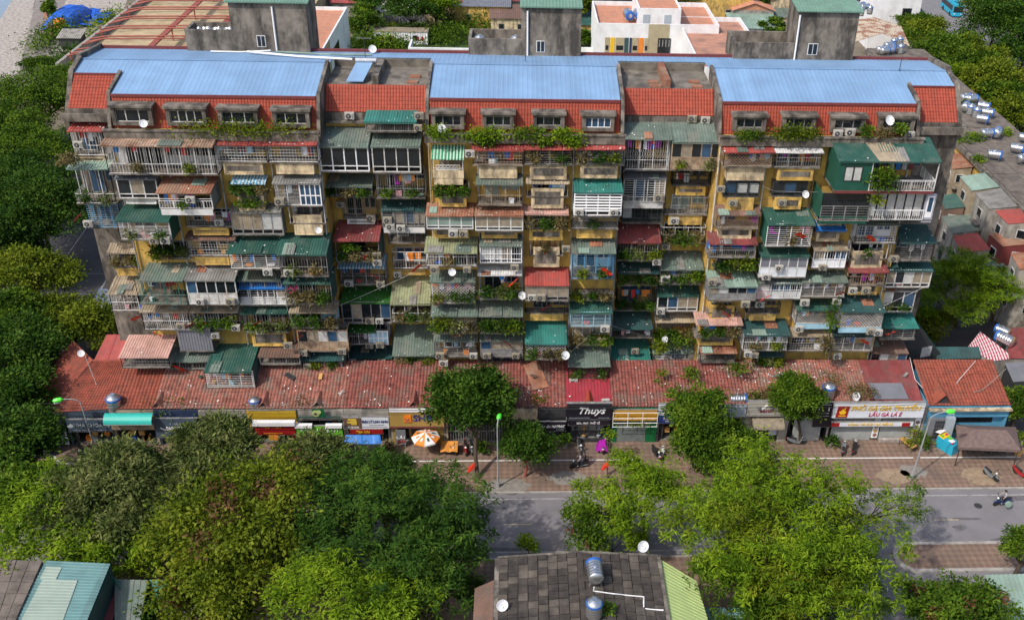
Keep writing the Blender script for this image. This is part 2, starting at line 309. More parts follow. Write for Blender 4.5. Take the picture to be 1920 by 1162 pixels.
def dup(root, loc, rz=0, label=None, scale=None):
    def cp(o, par):
        c = o.copy(); COL.objects.link(c); KIDS[c.name] = []; OFF[c.name] = Vector(loc)
        if par is not None: c.parent = par; KIDS[par.name].append(c)
        for k in KIDS.get(o.name, []): cp(k, c)
        return c
    r = cp(root, None); r.location = loc; r.rotation_euler = (0, 0, rz)
    if scale: r.scale = (scale,)*3
    if label: r['label'] = label
    return r
def setplace(o, loc, rz=0, label=None):
    o.location = loc; o.rotation_euler = (0, 0, rz); 
    if label: o['label'] = label
ORD = ['', 'first', 'second', 'third', 'fourth', 'fifth', 'sixth', 'seventh', 'eighth', 'ninth', 'tenth', 'eleventh', 'twelfth', 'thirteenth', 'fourteenth', 'fifteenth', 'sixteenth', 'seventeenth', 'eighteenth', 'nineteenth', 'twentieth']
# foliage: many leaf faces written straight into one mesh
def leaf_mesh(name, C, D, Nn, ln, wd, off, bend=.25):
    """C leaf bases, D unit directions, Nn normals, ln/wd lengths and widths"""
    n = len(C); side = np.cross(D, Nn); side /= np.linalg.norm(side, axis=1, keepdims=True)+1e-9; up = np.cross(side, D)
    ln = ln[:, None]; wd = wd[:, None]
    v = np.empty((n, 4, 3), np.float32)
    v[:, 0] = C; v[:, 1] = C+D*ln*.5+side*wd*.5+up*bend*wd; v[:, 2] = C+D*ln-up*bend*ln*.3; v[:, 3] = C+D*ln*.5-side*wd*.5+up*bend*wd
    v -= np.array(off, np.float32)
    me = bpy.data.meshes.new(name); me.vertices.add(n*4); me.vertices.foreach_set('co', v.reshape(-1))
    me.loops.add(n*4); me.loops.foreach_set('vertex_index', np.arange(n*4, dtype=np.int32)); me.polygons.add(n)
    me.polygons.foreach_set('loop_start', np.arange(0, n*4, 4, dtype=np.int32)); me.polygons.foreach_set('loop_total', np.full(n, 4, np.int32))
    me.update(calc_edges=True); return me
def foliage(center, rad, ncl, nlf, style='broad', size=1., low=-.35, seed=0, lobes=False):
    g = np.random.default_rng(seed+11); c = np.array(center, float); R = np.array(rad, float)
    d = g.normal(size=(ncl*4, 3)); d /= np.linalg.norm(d, axis=1, keepdims=True)
    if lobes:
        nl = max(9, int(ncl/9)); ld = g.normal(size=(nl*6, 3)); ld /= np.linalg.norm(ld, axis=1, keepdims=True); ld = ld[ld[:, 2] > low][:nl]; nl = len(ld)
        lp = ld*(.36+.5*g.random((nl, 1)))*R; lr = (.17+.17*g.random((nl, 1)))*R*np.array([1, 1, .55])
        d = d[d[:, 2] > -.08][:int(ncl*1.25)]; m = len(d); k = g.integers(0, nl, m); P = c+lp[k]+d*lr[k]*(.75+.3*g.random((m, 1)))
    else:
        d = d[d[:, 2] > low][:ncl]; m = len(d); rr = (g.random(m)**.45)*.9; P = c+d*rr[:, None]*R
    cr = (np.mean(R)*.12 if lobes else np.mean(R)*.3)+.14
    if style == 'frond':
        k = nlf; Pp = np.repeat(P, k, 0); ang = np.tile(np.linspace(0, 2*np.pi, k, endpoint=False), m)+np.repeat(g.random(m)*6.28, k)+g.normal(size=m*k)*.25
        dz = g.normal(size=m*k)*.3-.12; D = np.stack([np.cos(ang), np.sin(ang), dz], 1); D /= np.linalg.norm(D, axis=1, keepdims=True)
        Nn = np.tile([0, 0, 1.], (m*k, 1))+g.normal(size=(m*k, 3))*.25; ln = (.3+.27*g.random(m*k))*size; wd = ln*(.2+.12*g.random(m*k)); Pp += g.normal(size=Pp.shape)*.26*size
    else:
        k = nlf; Pp = np.repeat(P, k, 0); o = g.normal(size=(m*k, 3))*np.array([1, 1, .55])*cr*.62; Pp = Pp+o
        D = o*.8+np.repeat(d, k, 0)*cr*.6+g.normal(size=(m*k, 3))*cr*.55; D[:, 2] -= .15*cr; D /= np.linalg.norm(D, axis=1, keepdims=True)+1e-9
        Nn = np.array([0, 0, 1.])+g.normal(size=(m*k, 3))*.55+np.repeat(d, k, 0)*.3; a = {'broad': .55, 'long': .28, 'small': .6}[style]
        ln = (.22+.2*g.random(m*k))*size*(1.5 if style == 'long' else 1); wd = ln*a
    if not lobes:      # thin stems from the root to every clump
        b0 = c-np.array([0, 0, R[2]*.8]); v = P-b0; n_ = np.linalg.norm(v, axis=1)+1e-6
        Pp = np.vstack([Pp, np.repeat(b0[None], m, 0)]); D = np.vstack([D, v/n_[:, None]]); Nn = np.vstack([Nn, np.tile([.1, -1, .3], (m, 1))]); ln = np.concatenate([ln, n_]); wd = np.concatenate([wd, np.full(m, .035)])
    return Pp, D, Nn, ln, wd
def bush(name, label, cat, center, rad, mats, ncl=14, nlf=10, style='broad', size=.8, group=None, seed=0, low=-.6, kind=None):
    a = foliage(center, rad, ncl, nlf, style, size, low, seed); loc = Vector((center[0], center[1], center[2]-rad[2]))
    o = bpy.data.objects.new(name, leaf_mesh(name, *a, loc)); o.data.materials.append(MATS[mats]); COL.objects.link(o); o.location = loc
    if label: o['label'] = label
    if cat: o['category'] = cat
    if group: o['group'] = group
    if kind: o['kind'] = kind
    OFF[o.name] = loc; KIDS[o.name] = []; return o
def tree(name, label, base, cz, rad, leaf, ncl, nlf, style='broad', size=1., seed=0, r=.22, bark='bark', accents=None, low=-.35, dx=0, dy=0, group=None):
    """trunk at base (x,y,z) with limbs that end in the crown centred dx,dy from it at height cz"""
    bx, by, bz = base; t = thing(name, label, 'tree', base, group=group); c = Vector((bx+dx, by+dy, cz)); rnd = random.Random(seed)
    m = MB(); fork = Vector((bx+dx*.5, by+dy*.5, bz+(cz-rad[2]*.55-bz)*.75)); 
    if fork.z < bz+.5: fork.z = bz+.5
    mid = Vector((bx, by, bz)).lerp(fork, .5)+Vector((rnd.uniform(-.15, .15), rnd.uniform(-.15, .15), 0))
    m.bar((bx, by, bz-.05), mid, r*1.2, 0, 8, r); m.bar(mid, fork, r, 0, 8, r*.8)
    for i in range(7):
        a = i*2.4+seed; e = c+Vector((math.cos(a)*rad[0]*.6, math.sin(a)*rad[1]*.6, rad[2]*rnd.uniform(-.1, .5))); q = fork.lerp(e, .5)+Vector((0, 0, -.12*rad[2]))
        m.bar(fork, q, r*.55, 0, 6, r*.35); m.bar(q, e, r*.35, 0, 5, r*.1)
        for k in range(2):
            e2 = q.lerp(e, .4+.3*k)+Vector((rnd.uniform(-1, 1)*rad[0]*.3, rnd.uniform(-1, 1)*rad[1]*.3, rad[2]*.3)); m.bar(q.lerp(e, .3*k+.1), e2, r*.2, 0, 4, r*.06)
    m.build('trunk', bark, t)
    a = foliage(c, rad, int(ncl*1.3), int(nlf*(1.55 if style == 'frond' else 1.25)), style, size*.92, low, seed, True); me = leaf_mesh('crown', *a, base); me.materials.append(MATS[leaf])
    if accents:
        me.materials.append(MATS[accents[0]]); n = len(a[0]); P = a[0]; g = np.random.default_rng(seed); cen = P[g.integers(0, n, 9)]
        dd = np.min(np.linalg.norm(P[:, None]-cen[None], axis=2), axis=1); idx = ((dd < accents[1]) & (g.random(n) < .7)).astype(np.int32); me.polygons.foreach_set('material_index', idx)
    o = bpy.data.objects.new('crown', me); COL.objects.link(o); o.parent = t; KIDS[t.name].append(o); OFF[o.name] = OFF[t.name]; return t
def text(s, size, depth=.03, shear=0., bold=0.):
    cu = bpy.data.curves.new('lettering', 'FONT'); cu.body = s; cu.size = size; cu.extrude = depth; cu.shear = shear; cu.align_x = 'CENTER'; cu.align_y = 'CENTER'; cu.resolution_u = 2; cu.offset = bold
    ob = bpy.data.objects.new('lettering', cu); COL.objects.link(ob); me = bpy.data.meshes.new_from_object(ob); bpy.data.objects.remove(ob); bpy.data.curves.remove(cu); return me
def lettering(parent, s, c, h, colr, shear=0., width=None, bold=.0, rx=(1, 0, 0), up=(0, 0, 1), name='lettering', nrm=.04):
    me = text(s, h/.72, .02, shear, bold); rx = Vector(rx); up = Vector(up); nz = rx.cross(up); n = len(me.vertices); co = np.empty(n*3, np.float32); me.vertices.foreach_get('co', co); co = co.reshape(-1, 3)
    if n == 0: return
    wdt = co[:, 0].max()-co[:, 0].min(); k = (width/wdt) if width else 1
    c = Vector(c)-OFF[parent.name]+nz*nrm
    new = np.array(c)+np.outer(co[:, 0]*k, rx)+np.outer(co[:, 1], up)+np.outer(co[:, 2], nz); me.vertices.foreach_set('co', new.astype(np.float32).reshape(-1)); me.update()
    me.materials.clear(); me.materials.append(MATS[colr]); o = bpy.data.objects.new(name, me); COL.objects.link(o); o.parent = parent; KIDS[parent.name].append(o); KIDS[o.name] = []; OFF[o.name] = OFF[parent.name]; return o
# ================================================================ ground, road, pavement
def flat(name, pts, z, m, kind='structure'):
    b = MB(); b.poly([(p[0], p[1], z) for p in pts], 0); o = b.struct(name, m); return o
def slab(name, pts, z0, z1, m):
    b = MB(); n = len(pts); b.poly([(p[0], p[1], z1) for p in pts])
    for i in range(n): a, c = pts[i], pts[(i+1) % n]; b.poly([(a[0], a[1], z0), (c[0], c[1], z0), (c[0], c[1], z1), (a[0], a[1], z1)])
    return b.struct(name, m)
flat('ground', [(-700, -60), (700, -60), (700, 1200), (-700, 1200)], 0, 'dirt')
flat('road', [(-140, 62.6), (140, 62.6), (140, 70.75), (-140, 70.75)], .004, 'asphalt')
slab('pavement', [(-60, 70.9), (64, 70.9), (64, 78.3), (-60, 78.3)], 0, .12, 'pavers')
slab('near_pavement', [(-60, 44), (22, 44), (22, 62.4), (-60, 62.4)], 0, .12, 'pavers')
flat('slip_road', [(22.2, 44), (90, 44), (90, 62.5), (22.2, 62.5)], .006, 'asphalt')
b = MB(); b.box(-60, 64, 70.72, 70.9, 0, .13); b.struct('kerb', 'kerb')
b = MB(); b.box(-60, 22, 62.4, 62.58, 0, .13); b.struct('near_kerb', 'kerb')
# median island with rounded end
ip = [(33.6+1.6*math.cos(t)-0, 62.05+1.75*math.sin(t)) for t in np.linspace(math.pi/2, 3*math.pi/2, 12)]
slab('median_island', ip+[(58, 60.3), (58, 63.8)], 0, .16, 'kerb')
ip2 = [(33.7+1.3*math.cos(t), 62.05+1.42*math.sin(t)) for t in np.linspace(math.pi/2, 3*math.pi/2, 12)]
flat('median_paving', ip2+[(44.5, 60.63), (44.5, 63.47)], .166, 'pavers')
def stripe(name, p, q, wd, z, m):
    p, q = Vector((*p, 0)), Vector((*q, 0)); d = (q-p).normalized(); n = Vector((-d.y, d.x, 0))*wd/2; b = MB()
    b.poly([(*(p+n).xy, z), (*(p-n).xy, z), (*(q-n).xy, z), (*(q+n).xy, z)][::-1]); return b.struct(name, m)
for a, c in ((-60, 11.2), (17.2, 38.2), (38.9, 48.9)): stripe('pavement_line', (a, 75.3), (c, 75.3), .16, .124, 'paint')
stripe('edge_line', (-60, 70.05), (90, 69.9), .12, .008, 'paint_worn')
stripe('near_edge_line', (-60, 63.3), (20, 63.3), .12, .008, 'paint_worn')
for x in (-55, -46, -37, -28, -19, -10, -1.4, 8, 17, 26, 37.2, 47): stripe('lane_dash', (x, 66.7), (x+2.3, 66.7), .09, .008, 'paint_yellow')
for c, rx, ry, m, s in ((onZ(1840-0, 893), 2.0, 1.35, 'patch', 3), (onZ(1675, 893), 1.7, 1.2, 'patch', 5), (onZ(1065, 898), 1.9, 1.1, 'patch_grey', 7), (onZ(950, 912), 2.6, 1.1, 'patch_grey', 9), (onZ(1710, 885), 1.4, 1., 'patch_grey', 2)):
    rr = random.Random(s); flat('pavement_patch', [(c.x+rx*math.cos(t)*rr.uniform(.75, 1.1), c.y+ry*math.sin(t)*rr.uniform(.75, 1.1)) for t in np.linspace(0, 6.283, 22)[:-1]], .124, m)
rr = random.Random(77)
for k in range(26):
    x, y = rr.uniform(-12, 52), rr.uniform(63.5, 70); a, c = rr.uniform(.3, 1.6), rr.uniform(.15, .5); ph = rr.random()*6
    flat('road_stain', [(x+a*math.cos(t)*(1+.25*math.sin(3*t+ph)), y+c*math.sin(t)*(1+.25*math.sin(2*t+ph))) for t in np.linspace(0, 6.283, 16)[:-1]], .0065, 'stain')
for k, (x, y) in enumerate(((9, 67.8), (30, 64.6), (42, 68.5))):
    flat('manhole_cover', [(x+.38*math.cos(t), y+.38*math.sin(t)) for t in np.linspace(0, 6.283, 18)[:-1]], .009, 'dark')
b = MB()
for k in range(260):
    x, y = rr.uniform(-30, 50), 70.95+7*rr.random()**1.5; s_ = rr.uniform(.03, .09); t = rr.random()*3
    b.obox((x, y, .135), (s_*math.cos(t), s_*math.sin(t), 0), (-s_*.6*math.sin(t), s_*.6*math.cos(t), 0), (0, 0, .008))
b.solo('street_litter', 'fallen leaves and scraps scattered over the brick pavement', 'litter', 'leaf_dry', kind='stuff')
# left street beside the building and riverside
flat('side_street', [(-75, 71), (-41.5, 78), (-41.5, 240), (-75, 240)], .005, 'asphalt_dark')
for y in (92, 97, 102, 107, 112): stripe('paving_joint', (-74, y), (-41.6, y), .06, .009, 'kerb')
stripe('street_edging', (-49.5, 86), (-52, 140), .22, .012, 'kerb')
stripe('street_marking', (-56, 86), (-59, 140), .09, .012, 'kerb')
flat('river', [(-600, 80), (-98, 80), (-98, 170), (-116.8, 242), (-150, 340), (-600, 340)], .02, 'water')
flat('stony_bank', [(-98, 130), (-94, 130), (-94, 190), (-113, 245), (-122, 290), (-126, 290), (-117, 242), (-98, 170)], .03, 'rubble')
flat('promenade', [(-93.9, 120), (-85.5, 120), (-89, 190), (-106, 245), (-113, 290), (-122, 290), (-112.8, 245), (-94, 190)], .034, 'pavers_grey')
flat('yard', [(-100, 200), (-81, 200), (-92, 245), (-112, 245)], .026, 'rubble')
flat('green_lot', [(-36, 150), (18, 150), (18, 238), (-36, 238)], .02, 'grassland')
flat('back_yard', [(-36, 238.5), (10, 238.5), (10, 300), (-36, 300)], .02, 'pavers')
flat('back_road', [(88, 196), (108, 196), (121, 270), (127, 400), (106, 400), (101, 260)], .02, 'asphalt')
flat('alley', [(41, 78), (62, 78), (58, 160), (41, 160)], .006, 'asphalt_dark')
# ================================================================ the apartment block
B = thing('apartment_block', 'long old yellow apartment block crowded with caged balconies under blue and red roofs', 'apartment building', (0, 84, 0))
WING = {'L': (-35.4, -17.6, 84.3), 'A': (-17.6, -8.2, 87.2), 'M': (-8.2, 9., 84.3), 'B': (9., 17.7, 87.2), 'R': (17.7, 35.7, 84.3), 'E': (-39.6, -35.4, 86.2), 'F': (35.7, 40.2, 86.2)}
zt_par, zb_par = onY(980, 254, 83.3).z, onY(980, 270, 83.3).z
for k, (a, c, yw) in WING.items():
    b = MB(); b.box(a, c, yw, 96.2-(.004 if k in 'ABEF' else 0), 0, (30.2 if k in 'AB' else 29.4)); b.build('wall', 'concrete' if k in 'EF' else 'wall_yellow', B)
def edgeY(x, y):      # where the blue plane shows at this photo height
    lo, hi = 85.8, 91.4
    for _ in range(30):
        m_ = (lo+hi)/2; q = onY(x, y, m_)
        if q.z > 32.2+(m_-85.8)*.2105: lo = m_
        else: hi = m_
    return lo
YE0, YE1 = edgeY(180, 137), edgeY(1745, 161)
def fin(x, y0, zf, w=.3, y1=91.5, slope0=85.75):
    zz = lambda y: 32.38+(y-85.75)*.2261
    b = MB(); pr = [(y0, zf), (y0, 29.7), (slope0, zz(slope0)), (y1, zz(y1)), (y1, zz(y1)-1.2), (y0+2.5, zf)]
    L_, R_ = [(x-w/2, *p) for p in pr], [(x+w/2, *p) for p in pr]; b.poly(L_); b.poly(R_[::-1]); n = len(pr)
    for i in range(n): j = (i+1) % n; b.poly([L_[i], R_[i], R_[j], L_[j]])
    b.build('gable_wall', 'concrete', B)
for x in (-17.6, -8.2, 9., 17.7): fin(x, 84.5, 28.2)
for x, s in ((-35.4, YE0), (35.7, YE1)): fin(x, 84.5, 28.2, .28, s+.1)
for x, s in ((-39.6, YE0), (40.2, YE1)): fin(x, 86.0, 28.8, .4, 91.5, s-.05)
ZR = lambda y: 32.2+(y-85.8)*.2105 if y <= 91.5 else 33.4-(y-91.5)*.1
def roofpl(x0, x1, y0, y1): 
    b = MB(); b.sheet((x0, y0, ZR(y0)), (x1, y0, ZR(y0)), (x1, y1, ZR(y1)), (x0, y1, ZR(y1)), .42, .012, 0, .05); b.build('blue_roof_sheet', 'blue_roof', B)
for k in 'LMR': roofpl(WING[k][0]+.2, WING[k][1]-.2, 85.75, 91.5)
roofpl(-39.5, -35.2, YE0, 91.5); roofpl(35.5, 40.1, YE1, 91.5)
for a, c in ((-39.5, -17.4), (-8.4, 9.2), (17.5, 40.1)): roofpl(a, c, 91.5, 96.4)
roofpl(-17.4, -8.4, 94.1, 96.4); roofpl(9.2, 17.5, 94.1, 96.4)
b = MB(); b.box(-39.6, -17.5, 91.4, 91.6, 33.42, 33.48); b.box(-8.3, 9.1, 91.4, 91.6, 33.42, 33.48); b.box(17.6, 40.2, 91.4, 91.6, 33.42, 33.48); b.build('ridge_cap', 'blue_roof', B)
b = MB(); b.box(-39.6, 40.2, 96.42, 96.7, 32.2, 33.15); b.build('rear_parapet', 'maroon_trim', B)
for x in (-39.7, 40.3):
    b = MB(); b.hexa([(x-.2, 91.5, 32), (x+.2, 91.5, 32), (x+.2, 96.7, 32), (x-.2, 96.7, 32), (x-.2, 91.5, 33.85), (x+.2, 91.5, 33.85), (x+.2, 96.7, 33.3), (x-.2, 96.7, 33.3)]); b.build('gable_wall', 'concrete', B)
for k in 'LMR':
    a, c, yw = WING[k]
    b = MB(); b.box(a+.2, c-.2, 85.55, 85.74, 31.98, 32.2); b.build('eave_trim', 'maroon_trim', B)
    b = MB(); b.tiles((a+.2, 84.95, 29.45), (c-.2, 84.95, 29.45), (c-.2, 85.72, 32.02), (a+.2, 85.72, 32.02), .26, .34, .045, .035); b.build('tile_slope', 'tile_bright', B, kind='stuff')
    b = MB(); b.box(a-.15, c+.15, 83.3, 83.5, zb_par, zt_par); b.box(a-.15, c+.15, 83.5, 84.95, zb_par+.002, zb_par+.25); b.box(a-.25, c+.25, 83.2, 83.6, zt_par, zt_par+.1); b.build('planter_parapet', 'concrete', B)
    b = MB(); b.box(a, c, 84.96, 85.5, zb_par, 29.44); b.build('upper_wall', 'concrete', B)
for k, s in (('E', 165), ('F', 1762)):
    YE = YE0 if k == 'E' else YE1; a, c, yw = WING[k]; zb = onY(s, 204 if k == 'E' else 230, 86.4).z; zt = ZR(YE)-.12
    b = MB(); b.tiles((a+.2, 86.4, zb), (c-.2, 86.4, zb), (c-.2, YE-.05, zt), (a+.2, YE-.05, zt), .26, .34, .045, .035); b.build('tile_slope', 'tile_bright', B, kind='stuff')
    b = MB(); b.box(a+.2, c-.2, YE-.2, YE-.04, zt-.02, zt+.14); b.build('eave_trim', 'maroon_trim', B)
    b = MB(); b.box(a-.1, c+.1, 85.2, 86.6, zb-.75, zb-.62); b.box(a-.1, c+.1, 85.2, 85.38, zb-.62, zb-.05); b.box(a, c, 86.2, 86.9, 29.3, zb); b.build('parapet', 'concrete', B)
for k in 'AB':
    a, c, yw = WING[k]
    b = MB(); b.tiles((a+.2, 87., 30.35), (c-.2, 87., 30.35), (c-.2, 88.4, 32.4), (a+.2, 88.4, 32.4), .26, .34, .045, .035); b.build('tile_slope', 'tile_bright', B, kind='stuff')
    b = MB(); b.box(a+.2, c-.2, 88.4, 94.1, 30.25, 32.3); b.box(a+.2, c-.2, 93.85, 94.1, 32.3, 33.05); b.build('roof_terrace', 'conc_roof', B)
    b = MB(); b.box(a+.2, c-.2, 86.6, 87.15, 29.4, 29.6); b.box(a+.2, c-.2, 87.0, 87.19, 29.61, 30.3); b.build('upper_wall', 'concrete', B)
    xm = (a+c)/2-.1; b = MB(); b.box(xm-.3, xm+.3, 88.5, 93.8, 32.3, 33.15); b.build('terrace_wall', 'concrete' if k == 'A' else 'rustroof', B)
    for hx, hy in (((c-1.6, 89.4), (c-1.5, 91.)) if k == 'A' else ((a+3.2, 90.4), (a+3.3, 89.2), (c-1.7, 90.6), (c-1.6, 89.2))):
        b = MB(); b.box(hx-.5, hx+.5, hy-.35, hy+.35, 32.3, 32.42); b.build('roof_hatch', 'rustroof', B)
# dormers
DORM = [('L', 202, 283, 197, 236), ('L', 305, 385, 199, 237), ('L', 404, 482, 202, 238), ('L', 506, 580, 204, 240), ('M', 806, 872, 209, 243), ('M', 902, 966, 210, 243), ('M', 997, 1061, 211, 243), ('M', 1090, 1155, 213, 247), ('R', 1375, 1441, 215, 247), ('R', 1468, 1535, 215, 247), ('R', 1560, 1628, 217, 249), ('R', 1651, 1721, 217, 249)]
for i, (k, x0, x1, y0, y1) in enumerate(DORM):
    yf = 84.5; A_, C_ = onY(x0, y0, yf), onY(x1, y1, yf); xa, xc, zt, zb = A_.x, onY(x1, y0, yf).x, A_.z, C_.z; zb = max(zb, 29.5)
    b = MB(); b.box(xa-.06, xc+.06, yf-.18, 86.1, zt-.2, zt); b.box(xa+.1, xa+.42, yf, 85.9, zb, zt-.2); b.box(xc-.42, xc-.1, yf, 85.9, zb, zt-.2); b.box(xa+.42, xc-.42, yf, 85.5, zb, zb+.3); b.box(xa+.42, xc-.42, yf+.02, 85.9, zt-.42, zt-.2)
    d = b.build('dormer', 'concrete', B)
    wx0, wx1, wz0, wz1, wy = xa+.42, xc-.42, zb+.3, zt-.42, yf+.2
    b = MB(); b.box(wx0, wx1, wy+.25, wy+.3, wz0, wz1); b.build('dark_room', 'dark', d) if False else None
    f = MB(); ws = [wx0+(wx1-wx0)*t for t in (0, .25, .5, .75, 1)] if i in (1, 7) else [wx0+(wx1-wx0)*t for t in (0, .3, .7, 1)]
    for x in ws: f.box(x-.04, x+.04, wy-.03, wy+.03, wz0, wz1)
    f.box(wx0, wx1, wy-.035, wy+.035, wz0, wz0+.07); f.box(wx0, wx1, wy-.035, wy+.035, wz1-.07, wz1)
    f.build('window_frame', 'whiteclean' if i == 7 else 'gwhite' if i < 4 else 'ggrey', d)
    for x, x2 in zip(ws[:-1], ws[1:]): p = MB(); p.box(x+.04, x2-.04, wy-.01, wy+.01, wz0+.07, wz1-.07); p.build('window_pane', 'glass_blue' if i == 7 else 'glass', d)
# stair towers and roof tank pens
def tower(xa, xc, yt, ybase, dep, Yp, roofover, win, pipe, box, roof_back):
    p0, p1 = onY(xa, ybase, Yp), onY(xc, ybase, Yp); zt = onY((xa+xc)/2, yt, Yp).z; x0, x1 = p0.x, p1.x
    b = MB(); b.box(x0, x1, Yp, Yp+dep, 29.41, zt); wl = b.build('stair_tower', 'concrete', B)
    b = MB(); o = roofover; b.sheet((x0-o, Yp-.35, zt+.1), (x1+o, Yp-.35, zt+.1), (x1+o, Yp+dep+.4, zt+.75), (x0-o, Yp+dep+.4, zt+.75), .3, .03, 0, .12); b.build('tower_roof', 'greengrey_roof', wl)
    wx0, wx1, wy0, wy1 = win; q0, q1 = onY(wx0, wy0, Yp), onY(wx1, wy1, Yp)
    b = MB(); b.box(q0.x-.08, q1.x+.08, Yp-.04, Yp-.002, q1.z-.08, q0.z+.08); wf = b.build('tower_window', 'white', wl)
    xm = (q0.x+q1.x)/2
    for u, v in ((q0.x, xm-.04), (xm+.04, q1.x)): b = MB(); b.box(u, v, Yp-.06, Yp-.045, q1.z, q0.z); b.build('window_pane', 'glass', wl)
    b = MB(); a_, c_ = onY(pipe[0], pipe[1], Yp), onY(pipe[2], pipe[3], Yp); b.bar((c_.x, Yp-.12, a_.z), (c_.x, Yp-.12, c_.z), .09, 0, 8); b.build('drain_pipe', 'whiteclean', wl)
    bx0, bx1, byt, byback = box; r0, r1 = onY(bx0, byt, Yp), onY(bx1, byt, Yp); z1 = r0.z; yb = onZ((bx0+bx1)/2, byback, z1).y
    b = MB(); e = x0 if abs(r1.x-x0) < 1.2 else r1.x; b.box(r0.x, e, Yp+.02, Yp+.3, 32.4, z1); b.box(r0.x, r0.x+.28, Yp+.3, yb, 32.4, z1); b.box(r0.x, e, yb, yb+.28, 32.4, z1); b.box(r0.x+.28, e, Yp+.3, yb, 32.4, 32.9)
    b.build('tank_pen', 'concrete', B); return r0.x, e, Yp, yb, z1
mat('greengrey_roof', (.14, .25, .19), .6, .1, 1, .3, (.1, .16, .13))
PEN1 = tower(440, 582, 5, 97, 4.6, 95.9, .3, (482, 498, 68, 87), (505, 12, 520, 95), (345, 445, 56, 43), 0)
PEN2 = tower(977, 1088, 14, 108, 4.4, 95.9, .1, (1007, 1020, 78, 97), (988, 20, 989, 106), (878, 978, 73, 56), 0)
PEN3 = tower(1487, 1597, 22, 117, 4.4, 95.9, .3, (1517, 1530, 83, 102), (1497, 28, 1488, 115), (1378, 1488, 80, 60), 0)
